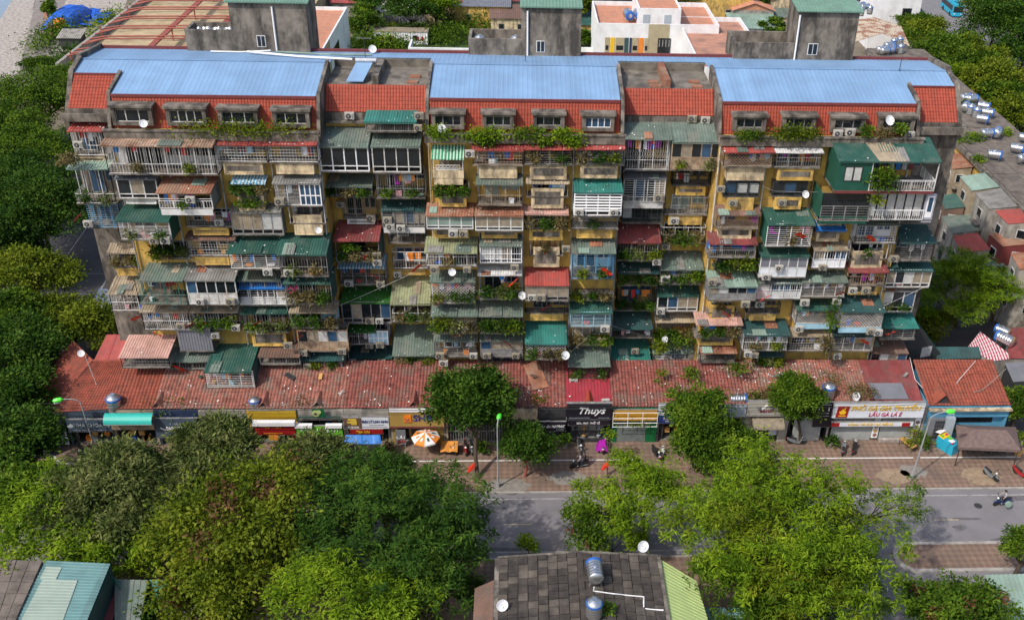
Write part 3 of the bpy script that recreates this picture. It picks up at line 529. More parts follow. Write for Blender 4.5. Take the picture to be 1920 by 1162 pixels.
# ---------------------------------------------------------------- balconies
UNITS = """
E1 124 191 235 246 291 red bars white p=1.2 ins=glass_blue ld=3 par=cream:292
E2 123 204 292 317 381 palegreen rail white p=2.4 ins=glass_blue pl=2
E3 159 222 384 384 426 - hbars gblue p=1.6 ins=glass_blue
E4 200 270 455 474 500 tan grid ggrey p=1. pl=3 par=yellow:516
E5 200 268 517 552 582 tan bars white p=2.4 cl
L1 186 398 258 274 326 rusty bars gwhite p=2 ld=4 pl=2 ins=white cx=205,408
L1 213 291 330 336 372 greysheet win white p=1.3 par=white:382 ins=curtain
L1 290 395 332 362 391 rustroof open white p=2.7 sd=grey:R ld=3 pl=1 base=white cl
L1 214 316 389 415 449 green hbars gwhite p=2.6 sd=green_wall:R pl=2 cl
L1 278 350 452 455 484 - open ggrey p=.9 pl=5
L1 260 343 492 527 569 greygreen bars ggreen p=2.6 cl ld=2 cx=262,352
L1 260 352 570 585 617 tan bars white p=1.6 ld=3
L1 326 394 612 618 657 greysheet sheet greysheet p=1.8
L1 221 315 627 670 688 pink grid ggrey p=3.1
L1 306 393 658 678 691 greygreen open ggrey p=2.
L2 345 432 393 396 424 - grid ggrey p=1.2 ld=4 par=yellow:440
L2 345 440 441 450 479 brown grid gwhite p=1.2 cl par=yellow:496
L2 344 440 492 526 570 grey winp gwhite p=2.5 ins=curtain
L2 353 445 571 585 617 tan bars ggrey p=1.5 pl=4 cl
L2 381 470 644 698 725 green hbars white p=4 sd=dteal:R ld=3 cl cx=388,478
L3 397 497 260 272 303 red grid white p=1.3 ld=4 par=cream:327
L3 431 497 328 344 364 stripe_blue open white p=1.2 par=cream:396 pl=5
L3 428 527 393 399 439 grey shut ggrey p=1.3
L3 424 524 441 475 503 green hbars white p=2.6 ld=2 cl
L3 440 527 512 526 541 greygreen open ggrey p=1.6
L3 442 537 526 541 571 blue winp white p=1.5 ld=2
L3 450 538 571 588 622 green bars ggrey p=1.5 pl=4 cl par=yellow:648
L3 483 562 641 669 682 brown open ggrey p=2.2
L4 497 594 261 272 304 red grid white p=1.3 ld=4 par=cream:326
L4 509 600 329 345 385 grey hbars white p=1.5 ld=3 half=lightblue
L4 540 608 388 390 418 - open white p=1. par=cream:440 ins=curtain_w
L4 518 612 436 478 517 green bars ggrey p=3. sd=dteal:R pl=2 ins=curtain cl
L4 529 620 520 532 569 green bars ggrey p=2.6 pl=6 fl sd=dteal:R
L4 541 632 572 586 614 tan open ggrey p=1.6 pl=5 ins=lightblue
L4 557 650 617 619 657 - winp gtan p=1.6
L4 563 645 661 676 689 dteal bars ggrey p=1.5 pl=2 cl
A1 595 690 237 276 321 greygreen win whiteclean p=3. sd=white:R ng dk
A1 599 698 325 350 367 greygreen open ggrey p=2.2 pl=4
A1 640 706 368 370 408 - bars ggrey p=.8 par=white:412
A1 624 711 412 452 490 crimson open ggrey p=3. pl=3 sd=dteal:R cl rail
A1 632 722 494 502 533 stripe_blue bars ggrey p=2.1 ld=3 cl
A1 637 732 545 568 605 grass win ggrey p=2.6
A1 645 705 607 623 645 grass bars gwhite p=2. ld=4 half2=lightblue cx=650,728
A1 648 735 658 672 684 dteal open ggrey p=1.8 cl
A2 682 781 206 230 246 teal open ggrey p=2.1 ins=dteal
A2 694 788 249 276 323 greygreen win gwhite p=2.9 sd=dteal:L ng dk
A2 703 795 324 326 371 - bars ggrey p=2.6 ld=5 pl=2 cl
A2 713 797 379 395 425 dteal win ggrey p=2.2 base=white
A2 727 800 430 432 455 - rail ggrey p=1.5 ins=dark
A2 735 802 470 472 503 - rail white p=1.4 ins=curtain_w ld=3 par=yellow:515
A2 731 807 517 571 602 olive rail white p=3.3 pl=3 cl
A2 735 815 607 667 683 greygreen dia ggrey p=3.6 pl=3
M1 808 870 272 298 334 stripe_green open white p=1.4 base=cream lat
M1 814 880 340 342 368 - open ggrey p=1.3 pl=5 par=yellow:387 tall
M1 797 888 385 405 429 rustroof winpale white p=2. par=yellow:446
M1 795 895 443 474 498 olive bars white p=2.3 pl=1 cl ld=2
M1 805 892 512 530 568 greygreen dia white p=1.8 pl=3 ld=4
M1 807 896 566 593 624 greygreen dia ggrey p=2.3 pl=6
M1 812 896 625 640 668 greygreen hbars ggrey p=1.7 cl ld=3
M2 884 982 269 282 309 red grid gtan p=1.4 cl ld=3 par=cream:334
M2 892 981 328 346 384 greygreen bars gtan p=1.7 ins=glass_pale cl
M2 889 982 385 405 432 rustroof winb white p=2. par=yellow:446
M2 898 980 445 462 493 greygreen win whiteclean p=1.8 ins=curtain
M2 895 979 500 516 560 white open ggrey p=1.7 cl pl=5 ld=3
M2 897 981 566 593 624 greygreen bars ggrey p=2.3 pl=7
M2 899 981 625 640 668 greygreen winp ggrey p=1.7
M2 896 975 671 673 692 - bars gdark p=.9
M3 982 1076 271 280 308 red hbars ggrey p=1.3 pl=2 par=cream:336
M3 986 1068 338 344 368 tan open ggrey p=1.2 ld=5 par=cream:390 cl
M3 982 1067 390 402 428 pink grid ggrey p=1.4 pl=6 par=yellow:450
M3 994 1056 450 452 478 - open ggrey p=1. par=cream:500 ins=wood pl=1
M3 984 1068 500 535 563 red winb ggrey p=2.6
M3 985 1066 565 567 586 - bars gdark p=1. par=yellow:600
M3 984 1064 601 645 673 teal dia gwhite p=3.2 pl=4 cl
M3 988 1062 676 678 700 - open ggrey p=1.2 ins=rustroof
M4 1078 1173 271 280 308 red hbars ggrey p=1.3 pl=3 par=cream:334
M4 1076 1169 334 361 404 teal louver whiteclean p=2.2
M4 1073 1160 405 407 428 - dia ggrey p=1.5 pl=1 par=yellow:446
M4 1072 1156 446 475 522 greygreen hbars gblue p=2.4 pl=2 ins=lightblue
M4 1070 1150 550 552 562 - open ggrey p=1.3 pl=4
M4 1069 1149 562 587 612 green hbars lightblue p=2.1 cl
M4 1073 1146 617 618 646 - open ggrey p=1.1 pl=4 par=cream:647
M4 1065 1145 649 687 709 greygreen hbars gdark p=2.9 pl=2
B1 1173 1262 227 261 318 greygreen orn white p=2.6 ld=5
B1 1169 1251 321 335 379 greysheet win white p=1.9 ins=curtain base=gwhite
B1 1168 1241 381 383 417 - win gdark p=1.4 ins=curtain_w
B1 1158 1241 417 455 488 crimson bars ggrey p=2.9 pl=4
B1 1160 1236 490 512 534 dteal dia gtan p=2.3 pl=3
B1 1158 1228 540 542 581 - hbars gdark p=1.6 ld=4 pl=4
B1 1148 1225 586 617 632 dteal open gdark p=2.8 ld=4
B1 1147 1222 634 682 690 teal open gdark p=3.6
B2 1260 1357 227 268 318 greygreen winp gtan p=2.8 pl=2 sd=white:R
B2 1263 1334 321 323 347 - bars gdark p=1.3 ld=3 par=yellow:366
B2 1248 1330 368 370 402 - rail ggrey p=1.3 ins=glass_pale par=yellow:421
B2 1242 1324 424 426 456 - rail gwhite p=1.6 pl=4 ins=glass
B2 1239 1321 470 506 532 greygreen bars ggrey p=2.7 ld=2 pl=3
B2 1233 1312 537 556 583 green win white p=2.
B2 1229 1305 587 604 640 tan open ggrey p=1.7 pl=7
B2 1224 1312 646 662 676 palegreen win white p=1.7
R1 1358 1454 273 286 312 red dia gtan p=1.5 ld=3 par=cream:338
R1 1360 1425 340 341 368 - win gdark p=.9 par=yellow:394 ins=glass_blue
R1 1344 1428 389 404 427 brown dia gtan p=1.6 ld=2 par=cream:447
R1 1330 1422 438 458 482 crimson open ggrey p=1.9 ld=3 ins=blue
R1 1342 1418 482 483 505 - open ggrey p=1.3 pl=7
R1 1330 1422 506 538 562 palegreen winp ggrey p=2.5 cl
R1 1326 1384 570 572 585 - open ggrey p=1. pl=1 par=yellow:600
R1 1305 1394 592 609 632 pink open ggrey p=1.8 ld=5 pl=3 par=yellow:646
R1 1313 1383 647 662 678 rustroof open gdark p=1.7
R2 1454 1546 279 286 314 white bars ggrey p=1.3 ld=3 par=yellow:338
R2 1451 1515 340 341 367 - win gdark p=.9 par=yellow:392 ins=curtain
R2 1440 1530 389 422 461 green hbars whiteclean p=2.7 sd=green_wall:L ld=4 pl=1
R2 1427 1519 463 482 519 green screen white p=2.1
R2 1421 1507 523 532 560 greygreen winp white p=1.7 ld=2
R2 1402 1464 568 569 586 - bars gdark p=1. par=yellow:600
R2 1396 1483 600 629 656 dteal bars white p=2.4 pl=2 ld=2
R2 1418 1470 660 668 684 dteal open gdark p=1.4 pl=4
R3 1573 1767 257 304 358 green bigbox white p=3.4
R3 1541 1757 366 367 411 - midbox white p=2.9
R3 1530 1588 414 432 434 blue open ggrey p=1.6 par=cream:452
R3 1527 1592 453 470 502 tan winp whiteclean p=1.5
R3 1505 1592 507 530 556 greygreen hbars gwhite p=1.8 ld=4
R3 1495 1577 566 582 606 green dia white p=1.6 ld=5 base=lightblue
R3 1480 1562 622 631 657 tan grid gwhite p=1.3 ld=2 cl
R4 1608 1690 413 422 455 greygreen grid white p=1.4 cl ins=whitewall
R4 1595 1668 457 458 485 - open white p=1.1 ins=whitewall par=cream:502 pl=1
R4 1593 1668 492 511 534 crimson bars gtan p=1.7 ld=5 par=yellow:552
R4 1577 1663 551 585 613 dteal dia gwhite p=2.7 cl base=lightblue
R4 1563 1646 621 630 657 dteal hbars gwhite p=1.4 ld=1
F1 1690 1757 421 456 488 dteal hbars ggrey p=2.8 ld=2
F1 1665 1752 487 508 538 dteal win white p=2.3 cl
F1 1655 1722 540 546 584 grey win white p=1.8 pl=2
F1 1655 1724 588 615 635 teal hbars ggrey p=2.8
F1 1635 1705 640 662 680 brown win ggrey p=2.4
"""
WN = {'E': 'left end bay', 'L': 'left wing', 'A': 'left recess', 'M': 'middle wing', 'B': 'right recess', 'R': 'right wing', 'F': 'right end bay'}
AWN = dict(red='red', palegreen='pale green', tan='tan', rusty='rusty', rustroof='rust brown', green='green', greygreen='grey green', pink='pink', brown='brown', grey='grey', greysheet='grey', stripe_blue='blue striped', blue='blue', dteal='dark teal', teal='teal', crimson='crimson', grass='grass green', olive='olive', stripe_green='green striped', white='white')
AWL = []; ULIST = []; ROWC = {}; CLOTH = ['shirt_grey', 'shirt_dark', 'shirt_white', 'pinkcloth', 'lightblue', 'blue', 'sign_red', 'curtain_w', 'navy', 'whiteclean', 'orange', 'plastic_red', 'purple']
def grille(f, P, Q, z0, z1, st, rnd):
    """bars between two plan points P and Q"""
    P = Vector((*P, 0)); Q = Vector((*Q, 0)); L = (Q-P).length; sp = rnd.uniform(.15, .27); d = (Q-P).normalized(); at = lambda t, z: (P.x+d.x*t, P.y+d.y*t, z); r = rnd.uniform(.011, .019)
    f.bar(at(0, z0), at(0, z1), .035); f.bar(at(L, z0), at(L, z1), .035); f.bar(at(0, z0+.03), at(L, z0+.03), .03); f.bar(at(0, z1-.03), at(L, z1-.03), .03)
    if st in ('bars', 'orn', 'rail'):
        top = z0+.95 if st == 'rail' else z1; n = max(2, int(L/sp))
        for i in range(1, n): f.bar(at(L*i/n, z0), at(L*i/n, top), r, caps=False)
        f.bar(at(0, z0+.92), at(L, z0+.92), .025, caps=False)
        if st == 'orn':
            for i in range(n): f.bar(at(L*i/n, z0+1.1), at(L*(i+1)/n, z0+1.5), r, caps=False); f.bar(at(L*(i+1)/n, z0+1.5), at(L*i/n, z0+1.9), r, caps=False)
        for q in range(1, int(L/1.25)+1): f.bar(at(min(L, q*1.25), z0), at(min(L, q*1.25), z1), .04, caps=False)
    elif st == 'hbars':
        n = max(2, int((z1-z0)/(sp*.85))); 
        for i in range(1, n): z = z0+(z1-z0)*i/n; f.bar(at(0, z), at(L, z), r, caps=False)
        for q in range(1, int(L/1.1)+1): f.bar(at(min(L, q*1.1), z0), at(min(L, q*1.1), z1), .045, caps=False)
    elif st == 'grid':
        n = max(2, int((z1-z0)/.26)); k = max(2, int(L/.26))
        for i in range(1, n): z = z0+(z1-z0)*i/n; f.bar(at(0, z), at(L, z), r, caps=False)
        for i in range(1, k): f.bar(at(L*i/k, z0), at(L*i/k, z1), r, caps=False)
    elif st == 'dia':
        h = z1-z0; s = .3; n = int((L+h)/s)
        for i in range(1, n):
            a = i*s
            t0, t1 = max(0, a-h), min(L, a)
            f.bar(at(t0, z0+(a-t0)), at(t1, z0+(a-t1)), r, caps=False); f.bar(at(L-t0, z0+(a-t0)), at(L-t1, z0+(a-t1)), r, caps=False)
def unit(line):
    tk = line.split(); code = tk[0]; wing, cn = code[0], int(code[1]); x0, x1, yt, ye, yb = map(float, tk[1:6]); aw, st, gc = tk[6:9]
    kw = {}
    for t in tk[9:]:
        a, _, c = t.partition('='); kw[a] = c or '1'
    rnd = random.Random(line); p = float(kw['p']); wx0, wx1, Yw = WING[wing]; Yp = Yw-p; xm = (x0+x1)/2
    ov = .28 if aw != '-' else 0
    ze = onY(xm, ye, Yp-ov).z; X0, X1 = onY(x0, ye, Yp-ov).x, onY(x1, ye, Yp-ov).x; zb = onY(xm, yb, Yp).z
    zt = onY(xm, yt, Yw).z; zt = min(max(zt, ze+.1+.08*p), ze+.2+.75*p)
    row = ROWC[code] = ROWC.get(code, 0)+1
    where = f"{ORD[row]} balcony row down, {WN[wing]}" + ('' if wing in 'EF' else f", {ORD[cn]} column")
    U = dict(x0=x0, x1=x1, ye=ye, yb=yb, Yp=Yp, where=where, zb=zb, ze=ze, X0=X0, X1=X1, Yw=Yw, aw=aw, code=code, row=row); ULIST.append(U)
    A_, C_ = X0+(.1 if ov else 0), X1-(.1 if ov else 0)
    if 'cx' in kw: a, c = kw['cx'].split(','); A_, C_ = onY(float(a), yb, Yp).x, onY(float(c), yb, Yp).x
    zc = ze+ov*.1-.04 if ov else max(ze, zb+.5)
    m = MB(); m.box(A_-.05, C_+.05, Yp-.03, Yw-.003, zb-.13, zb); bal = m.build('balcony', 'concrete', B, label=(f"balcony with {AWN.get(aw, aw)} sheet awning" if aw != '-' else None))
    if aw != '-':
        j0, j1 = rnd.uniform(-.07, .05), rnd.uniform(-.07, .05); m = MB(); xm_w = X0+(X1-X0)*rnd.uniform(.35, .65); jm = (j0+j1)/2-rnd.uniform(0, .09); e2 = rnd.uniform(-.1, .1)
        m.sheet((X0, Yp-ov, ze+j0), (xm_w, Yp-ov, ze+jm), (xm_w, Yw-.02, zt), (X0, Yw-.02, zt), .24, .035); m.sheet((xm_w-.06, Yp-ov+e2, ze+jm+.015), (X1, Yp-ov+e2, ze+j1+.015), (X1, Yw-.02, zt+.015), (xm_w-.06, Yw-.02, zt+.015), .24, .035)
        AWL.append((X0, X1, Yp-ov, ze, Yw, zt))
        m.box(X0, X1, Yp-ov+.02, Yp-ov+.06, ze-.12, ze-.03); aws = m.build('awning', aw, bal)
        if rnd.random() < .6 and p > 1.4 and aw not in ('stripe_blue', 'stripe_green', 'grass', 'blue'):
            for _ in range(rnd.randint(1, 2)):
                u0 = rnd.uniform(.05, .7); u1 = min(.97, u0+rnd.uniform(.15, .3)); v0 = rnd.choice([0, 0, rnd.uniform(.2, .5)]); v1 = min(1, v0+rnd.uniform(.3, .6)); PT = lambda u, v: (X0+(X1-X0)*u, (Yp-ov-.03)+(Yw-.02-(Yp-ov-.03))*v, ze+(zt-ze)*v+.055)
                q = MB(); q.sheet(PT(u0, v0), PT(u1, v0), PT(u1, v1), PT(u0, v1), .24, .03); q.build('patch', rnd.choice([aw, 'greygreen', 'tan', 'grey', 'rustroof', 'palegreen', aw]), aws)
    # inner wall with its door and window
    ins = kw.get('ins'); h = max(.6, min(zc, zt)-zb-.12); m = MB(); W_ = C_-A_
    if ins and not ins.startswith('glass') and ins != 'wood': m.box(A_+.1, C_-.1, Yw-.06, Yw-.004, zb+.01, zb+h); m.build('inner_wall', ins, bal)
    dx0, dx1 = A_+W_*rnd.uniform(.08, .2), A_+W_*rnd.uniform(.45, .6); wx_0, wx_1 = dx1+.25, C_-.25
    fr = MB(); gl = MB()
    for a, c, z0 in ((dx0, dx1, zb+.02), (wx_0, wx_1, zb+h*.35)):
        if c-a < .5: continue
        z1 = zb+h*.94; k = max(2, int((c-a)/.75))
        for i in range(k+1): x = a+(c-a)*i/k; fr.box(x-.045, x+.045, Yw-.13, Yw-.065, z0, z1)
        fr.box(a, c, Yw-.125, Yw-.068, z1-.09, z1); fr.box(a, c, Yw-.125, Yw-.068, z0, z0+.09); gl.box(a, c, Yw-.1, Yw-.085, z0+.09, z1-.09)
    fr.build('door_frame', rnd.choice(['gwhite', 'gtan', 'ggrey', 'white', 'brown']), bal); gl.build('window_pane', ins if ins and (ins.startswith('glass') or ins == 'wood') else rnd.choice(['glass', 'glass', 'glass_blue', 'dark', 'curtain']), bal)
    # front
    if st in ('bars', 'hbars', 'grid', 'dia', 'orn', 'rail'):
        g = MB(); Xl = A_+(C_-A_)*(.55 if 'half' in kw or 'half2' in kw else 1)
        grille(g, (A_, Yp), (Xl, Yp), zb, zc, st, rnd); side = st if st in ('bars', 'grid', 'hbars', 'rail') else 'bars'
        for X, s in ((A_, 'L'), (C_, 'R')):
            if kw.get('sd', ':X').split(':')[1] != s: grille(g, (X, Yp), (X, Yw-.1), zb, zc, side, rnd)
        g.build('grille', gc, bal)
        if 'half' in kw or 'half2' in kw:
            f = MB(); q = MB(); k = 4
            for i in range(k+1): x = Xl+(C_-Xl)*i/k; f.box(x-.05, x+.05, Yp-.04, Yp+.03, zb, zc)
            for z in (zb, zb+(zc-zb)*.42, zc-.08): f.box(Xl, C_, Yp-.045, Yp+.035, z, z+.1)
            f.build('window_frame', 'whiteclean', bal); q.box(Xl, C_, Yp-.015, Yp+.005, zb+.05, zc-.04); q.build('window_pane', 'glass_blue' if 'half' in kw else 'lightblue', bal)
    elif st in ('win', 'winp', 'winpale', 'winb', 'louver', 'shut', 'screen'):
        f = MB(); k = max(3, int((C_-A_)/.85)); zm = zb+(zc-zb)*(.42 if st in ('winp', 'screen') else .2)
        for i in range(k+1): x = A_+(C_-A_)*i/k; f.box(x-.05, x+.05, Yp-.04, Yp+.03, zb, zc)
        for z in (zb, zm, zc-.09): f.box(A_, C_, Yp-.046, Yp+.036, z, z+.09)
        for X in (A_, C_):
            for z in (zb, zm, zc-.09): f.box(X-.035, X+.035, Yp+.04, Yw-.1, z+.002, z+.09)
        f.build('window_frame', gc, bal)
        for i in range(k):
            xa, xc = A_+(C_-A_)*i/k+.05, A_+(C_-A_)*(i+1)/k-.05; q = MB(); q.box(xa, xc, Yp-.012, Yp+.004, zm+.09, zc-.09)
            mm = 'glass' if 'dk' in kw else {'winpale': 'glass_pale', 'winb': 'curtain', 'louver': 'glass', 'shut': ('tan' if i < k/2 else 'curtain_w'), 'screen': 'greysheet'}.get(st, rnd.choice(['glass', 'glass', 'glass_blue', 'curtain', 'curtain_w']))
            q.build('window_pane', mm, bal)
        if st in ('winp', 'screen'): q = MB(); q.box(A_+.05, C_-.05, Yp-.01, Yp+.01, zb+.09, zm); q.build('lower_panel', gc if st == 'winp' else 'sign_white', bal)
        if st == 'louver':
            q = MB(); n = int((zc-zm)/.24)
            for i in range(n): z = zm+(zc-zm)*i/n; q.obox(((A_+C_)/2, Yp-.05, z), ((C_-A_)/2, 0, 0), (0, .04, .04), (0, .008, -.008))
            q.build('louvre_slats', gc, bal, kind='stuff')
        if st in ('win', 'winp') and 'ng' not in kw and rnd.random() < .4:
            g = MB(); grille(g, (A_, Yp-.12), (C_, Yp-.12), zb+.1, zc-.05, rnd.choice(['bars', 'hbars']), rnd); g.build('grille', gc, bal)
        for X in (A_, C_): q = MB(); q.box(X-.012, X+.012, Yp+.05, Yw-.1, zb+.1, zc-.1); q.build('side_pane', rnd.choice(['glass', 'greysheet', 'glass']), bal)
    elif st == 'sheet':
        m = MB(); m.sheet((A_, Yp, zb), (C_, Yp, zb), (C_, Yp, zc), (A_, Yp, zc), .25, .03); m.build('sheet_wall', gc, bal)
    elif st == 'open':
        m = MB()
        for X in (A_+.05, C_-.05): m.bar((X, Yp+.06, zb), (X, Yp+.06, zc), .04)
        if not 'par' in kw: grille(m, (A_, Yp), (C_, Yp), zb, zb+.75, 'bars', rnd)
        m.build('railing', gc, bal)
    if 'sd' in kw:
        c, s = kw['sd'].split(':'); X = A_ if s == 'L' else C_; m = MB(); m.sheet((X, Yp+.02, zb-.1), (X, Yw, zb-.1), (X, Yw, max(zc, min(zt, ze+.5))), (X, Yp+.02, zc), .25, .03) if s == 'R' else m.sheet((X, Yw, zb-.1), (X, Yp+.02, zb-.1), (X, Yp+.02, zc), (X, Yw, max(zc, min(zt, ze+.5))), .25, .03)
        m.build('side_wall', c, bal)
    if 'base' in kw:
        m = MB(); m.box(A_+.05, C_-.05, Yp-.05, Yp-.01, zb-.62, zb-.05); m.build('base_panel', kw['base'], bal)
    if 'lat' in kw:
        m = MB(); m.box(A_, C_, Yp-.03, Yp+.12, zb, zb+.75); m.build('parapet', 'cream', bal); g = MB(); grille(g, (A_+.3, Yp), (C_-.3, Yp), zb+.75, zb+1.25, 'dia', rnd); g.build('lattice', 'white', bal)
    if 'par' in kw:
        c, y2 = kw['par'].split(':'); pp = min(p, 1.15); Y2 = Yw-pp; z2 = onY(xm, float(y2), Y2).z; zz = zb-.13 if st != 'open' else zb+.75
        if z2 > zz-.25: z2 = zz-.5
        i_ = (C_-A_)*.13; m = MB(); a, c2 = A_+i_, C_-i_
        m.box(a, c2, Y2, Y2+.14, z2+.12, zz); m.box(a-.08, c2+.08, Y2-.09, Y2+.18, z2, z2+.12); m.box(a-.05, c2+.05, Y2-.05, Y2+.19, zz-.16, zz-.003)
        for X in (a, c2): m.box(X-.09, X+.09, Y2-.03, Yw-.005, z2+.06, zz-.02)
        m.box(a, c2, Y2+.14, Yw-.006, z2+.02, z2+.14); m.box(a+.15, c2-.15, Y2-.035, Y2-.004, zz-.3, zz-.2); m.box(a+.15, c2-.15, Y2-.035, Y2-.004, z2+.2, z2+.28); pm = m.build('parapet', c, bal)
        m = MB(); m.box(a+.2, c2-.2, Y2-.012, Y2-.003, zz-.2, zz-.2+.0) if False else m.box(a+.2, c2-.2, Y2-.02, Y2-.004, z2+.32, max(z2+.34, zz-.34)); m.build('recess_panel', 'concrete' if rnd.random() < .55 else c, pm)
    # things kept on the balcony
    n = int(kw.get('ld', 0))
    if n:
        t = thing('clothes_line', '', 'laundry', ((A_+C_)/2, Yp+.35, zc-.3)); U.setdefault('ld', []).append(t); m = MB(); m.bar((A_+.1, Yp+.35, zc-.25), (C_-.1, Yp+.35, zc-.25), .015); m.build('line', 'ggrey', t)
        hh = zc-zb
        for i in range(n+2):
            x = A_+.3+(C_-A_-.6)*rnd.random(); wd = rnd.uniform(.15, .3); ln = min(hh*.7, rnd.uniform(.45, .95)); m = MB(); y = Yp+.35+rnd.uniform(-.05, .05); k = rnd.uniform(-.05, .05)
            m.hexa([(x-wd*.85, y-.05+k, zc-.27-ln), (x+wd*.9, y-.03-k, zc-.27-ln), (x+wd*.85, y+.05, zc-.27-ln), (x-wd*.85, y+.04, zc-.27-ln), (x-wd, y-.015, zc-.25), (x+wd, y-.015, zc-.25), (x+wd, y+.015, zc-.25), (x-wd, y+.015, zc-.25)]); m.build('garment', rnd.choice(CLOTH), t)
    n = int(kw.get('pl', 0))
    for i in range(min(n, 3)):
        big = n/3; w_ = (C_-A_)/max(1, min(n, 3)); x = A_+w_*(i+.5)+rnd.uniform(-.2, .2); hgt = min((zc-zb)*.45, .5+.18*big) if zc > zb+.8 else .5; zpl = zb+hgt*.9 if not ('par' in kw and st == 'open') else zb+.6
        dry = rnd.random() < .25
        if n <= 3:
            m = MB(); m.lathe((x, Yp+.12, zb), [(.13, 0), (.2, .3), (.21, .34)], 9); o = m.solo('flower_pot', '', 'flower pot', rnd.choice(['pot', 'rustroof', 'whiteclean', 'tile_orange'])); U.setdefault('cl', []).append(('flower_pot', o))
        o = bush('balcony_plant', '', 'plant', (x, Yp-.05-.08*big, zpl), (min(w_*.42, (.3+.1*n)*rnd.uniform(.7, 1.25)), .34+.05*n, hgt*rnd.uniform(.7, 1.15)), 'leaf_dry' if dry else rnd.choice(['leaf_mid', 'leaf_dark', 'leaf_dark', 'leaf_yellow', 'leaf_mango']), 10+4*n, 9, 'broad', .8, seed=rnd.randint(0, 9999)); U.setdefault('pl', []).append(o)
    if 'fl' in kw: o = bush('flowering_vine', 'pink bougainvillea flowers in a grey caged balcony', 'plant', ((A_+.7), Yp-.2, zb+1.5), (.5, .35, .4), 'flower_pink', 6, 6, 'broad', .6, seed=4)
    if 'cl' in kw:
        for i in range(rnd.randint(2, 3)):
            x = A_+.4+(C_-A_-.8)*rnd.random(); s = rnd.uniform(.16, .28); m = MB(); kind = rnd.choice(['storage_box', 'plastic_bucket', 'storage_box', 'plastic_basin']); y = Yp+.45
            if kind == 'storage_box': m.box(x-s, x+s, y-s*.7, y+s*.7, zb, zb+s*1.6); m.box(x-s-.02, x+s+.02, y-s*.7-.02, y+s*.7+.02, zb+s*1.6, zb+s*1.75)
            elif kind == 'plastic_bucket': m.lathe((x, y, zb), [(s*.6, 0), (s*.8, s*1.6), (s*.9, s*1.65), (s*.9, s*1.75)], 10)
            else: m.lathe((x, y, zb), [(s*.8, 0), (s*1.3, s*.7), (s*1.4, s*.75)], 12)
            o = m.solo(kind, '', kind.split('_')[1], rnd.choice(['plastic_blue', 'plastic_red', 'whiteclean', 'lightblue', 'orange', 'wood', 'green', 'pinkcloth'])); U.setdefault('cl', []).append((kind, o))
    # special boxes of the right wing
    if st == 'bigbox':
        X2 = onY(1628, yb, Yp).x; m = MB(); m.box(A_, X2, Yp, Yp+.12, zb, zc); m.box(A_, A_+.1, Yp+.12, Yw-.01, zb, zc+.3); m.build('green_wall', 'green_wall', bal)
        q0, q1 = onY(1587, 314, Yp), onY(1612, 338, Yp); f = MB(); f.box(q0.x-.1, q1.x+.1, Yp-.05, Yp-.004, q1.z-.1, q0.z+.1); f.build('window_frame', 'gdark', bal); xm_ = (q0.x+q1.x)/2
        for u, v in ((q0.x, xm_-.08), (xm_+.08, q1.x)): f = MB(); f.box(u, v, Yp-.07, Yp-.055, q1.z, q0.z); f.build('window_pane', 'curtain_w', bal)
        g = MB(); grille(g, (X2, Yp), (C_, Yp), zb, zb+1.05, 'bars', rnd); g.bar((C_, Yp, zb), (C_, Yp, zc), .06); g.bar((X2, Yp, zb), (X2, Yp, zc), .06); grille(g, (C_, Yp), (C_, Yw), zb, zb+1.05, 'bars', rnd); g.build('railing', gc, bal)
        r0, r1 = onY(1660, 304, Yp-.28).x-1.0, onY(1660, 304, Yp-.28).x+1.35; m = MB(); f = lambda y: (ze+(zt-ze)*(y-(Yp-ov))/(Yw-.02-(Yp-ov)))+.05
        m.hexa([(r0+.5, Yp-ov-.01, f(Yp-ov)), (r1+.5, Yp-ov-.01, f(Yp-ov)), (r1-.3, Yw-.1, f(Yw-.1)), (r0-.3, Yw-.1, f(Yw-.1)), (r0+.5, Yp-ov-.01, f(Yp-ov)+.03), (r1+.5, Yp-ov-.01, f(Yp-ov)+.03), (r1-.3, Yw-.1, f(Yw-.1)+.03), (r0-.3, Yw-.1, f(Yw-.1)+.03)]); m.build('skylight_strip', 'tan', bal)
        m = MB(); m.box(A_, C_, Yp-.08, Yp-.035, zb-.25, zb); m.build('edge_beam', 'maroon_trim', bal)
        bush('hanging_vine', 'big leafy vine hanging over the railing of the large green rooftop box', 'plant', (X2+1.1, Yp-.35, zb+1.2), (1.45, .5, 1.25), 'leaf_mid', 60, 14, 'broad', .8, seed=8); bush('hanging_vine', 'small vine trailing below the railing of the large green box', 'plant', (X2+.9, Yp-.3, zb-.7), (.6, .3, .6), 'leaf_yellow', 20, 10, 'broad', .8, seed=9)
        for i in range(4): m = MB(); x = X2+2.6+i*.6; m.box(x, x+.45, Yw-.5, Yw-.42, zb+.8, zb+2); m.build('hung_sheet', ['curtain_w', 'blue', 'curtain_w', 'crimson'][i], bal)
    if st == 'midbox':
        X2 = onY(1625, yb, Yp).x; zc = onY(xm, 364, Yp).z; m = MB(); m.box(A_, A_+.1, Yp, Yw-.01, zb-.3, zc); m.box(A_, X2, Yp+.0, Yp+.1, zb-.5, zb+.25); m.build('green_wall', 'green_wall', bal)
        g = MB(); grille(g, (A_, Yp-.45), (X2, Yp-.45), zb, zb+1.5, 'hbars', rnd); g.build('grille', 'ggrey', bal); q = MB(); q.box(A_+.1, X2, Yp+.1, Yp+.15, zb+.25, zc); q.build('window_pane', 'glass', bal)
        g = MB(); X3 = onY(1728, yb, Yp).x; grille(g, (X2+.1, Yp-.1), (X3, Yp-.1), zb, zb+1., 'bars', rnd); g.build('railing', 'whiteclean', bal)
        q = MB(); k = 6
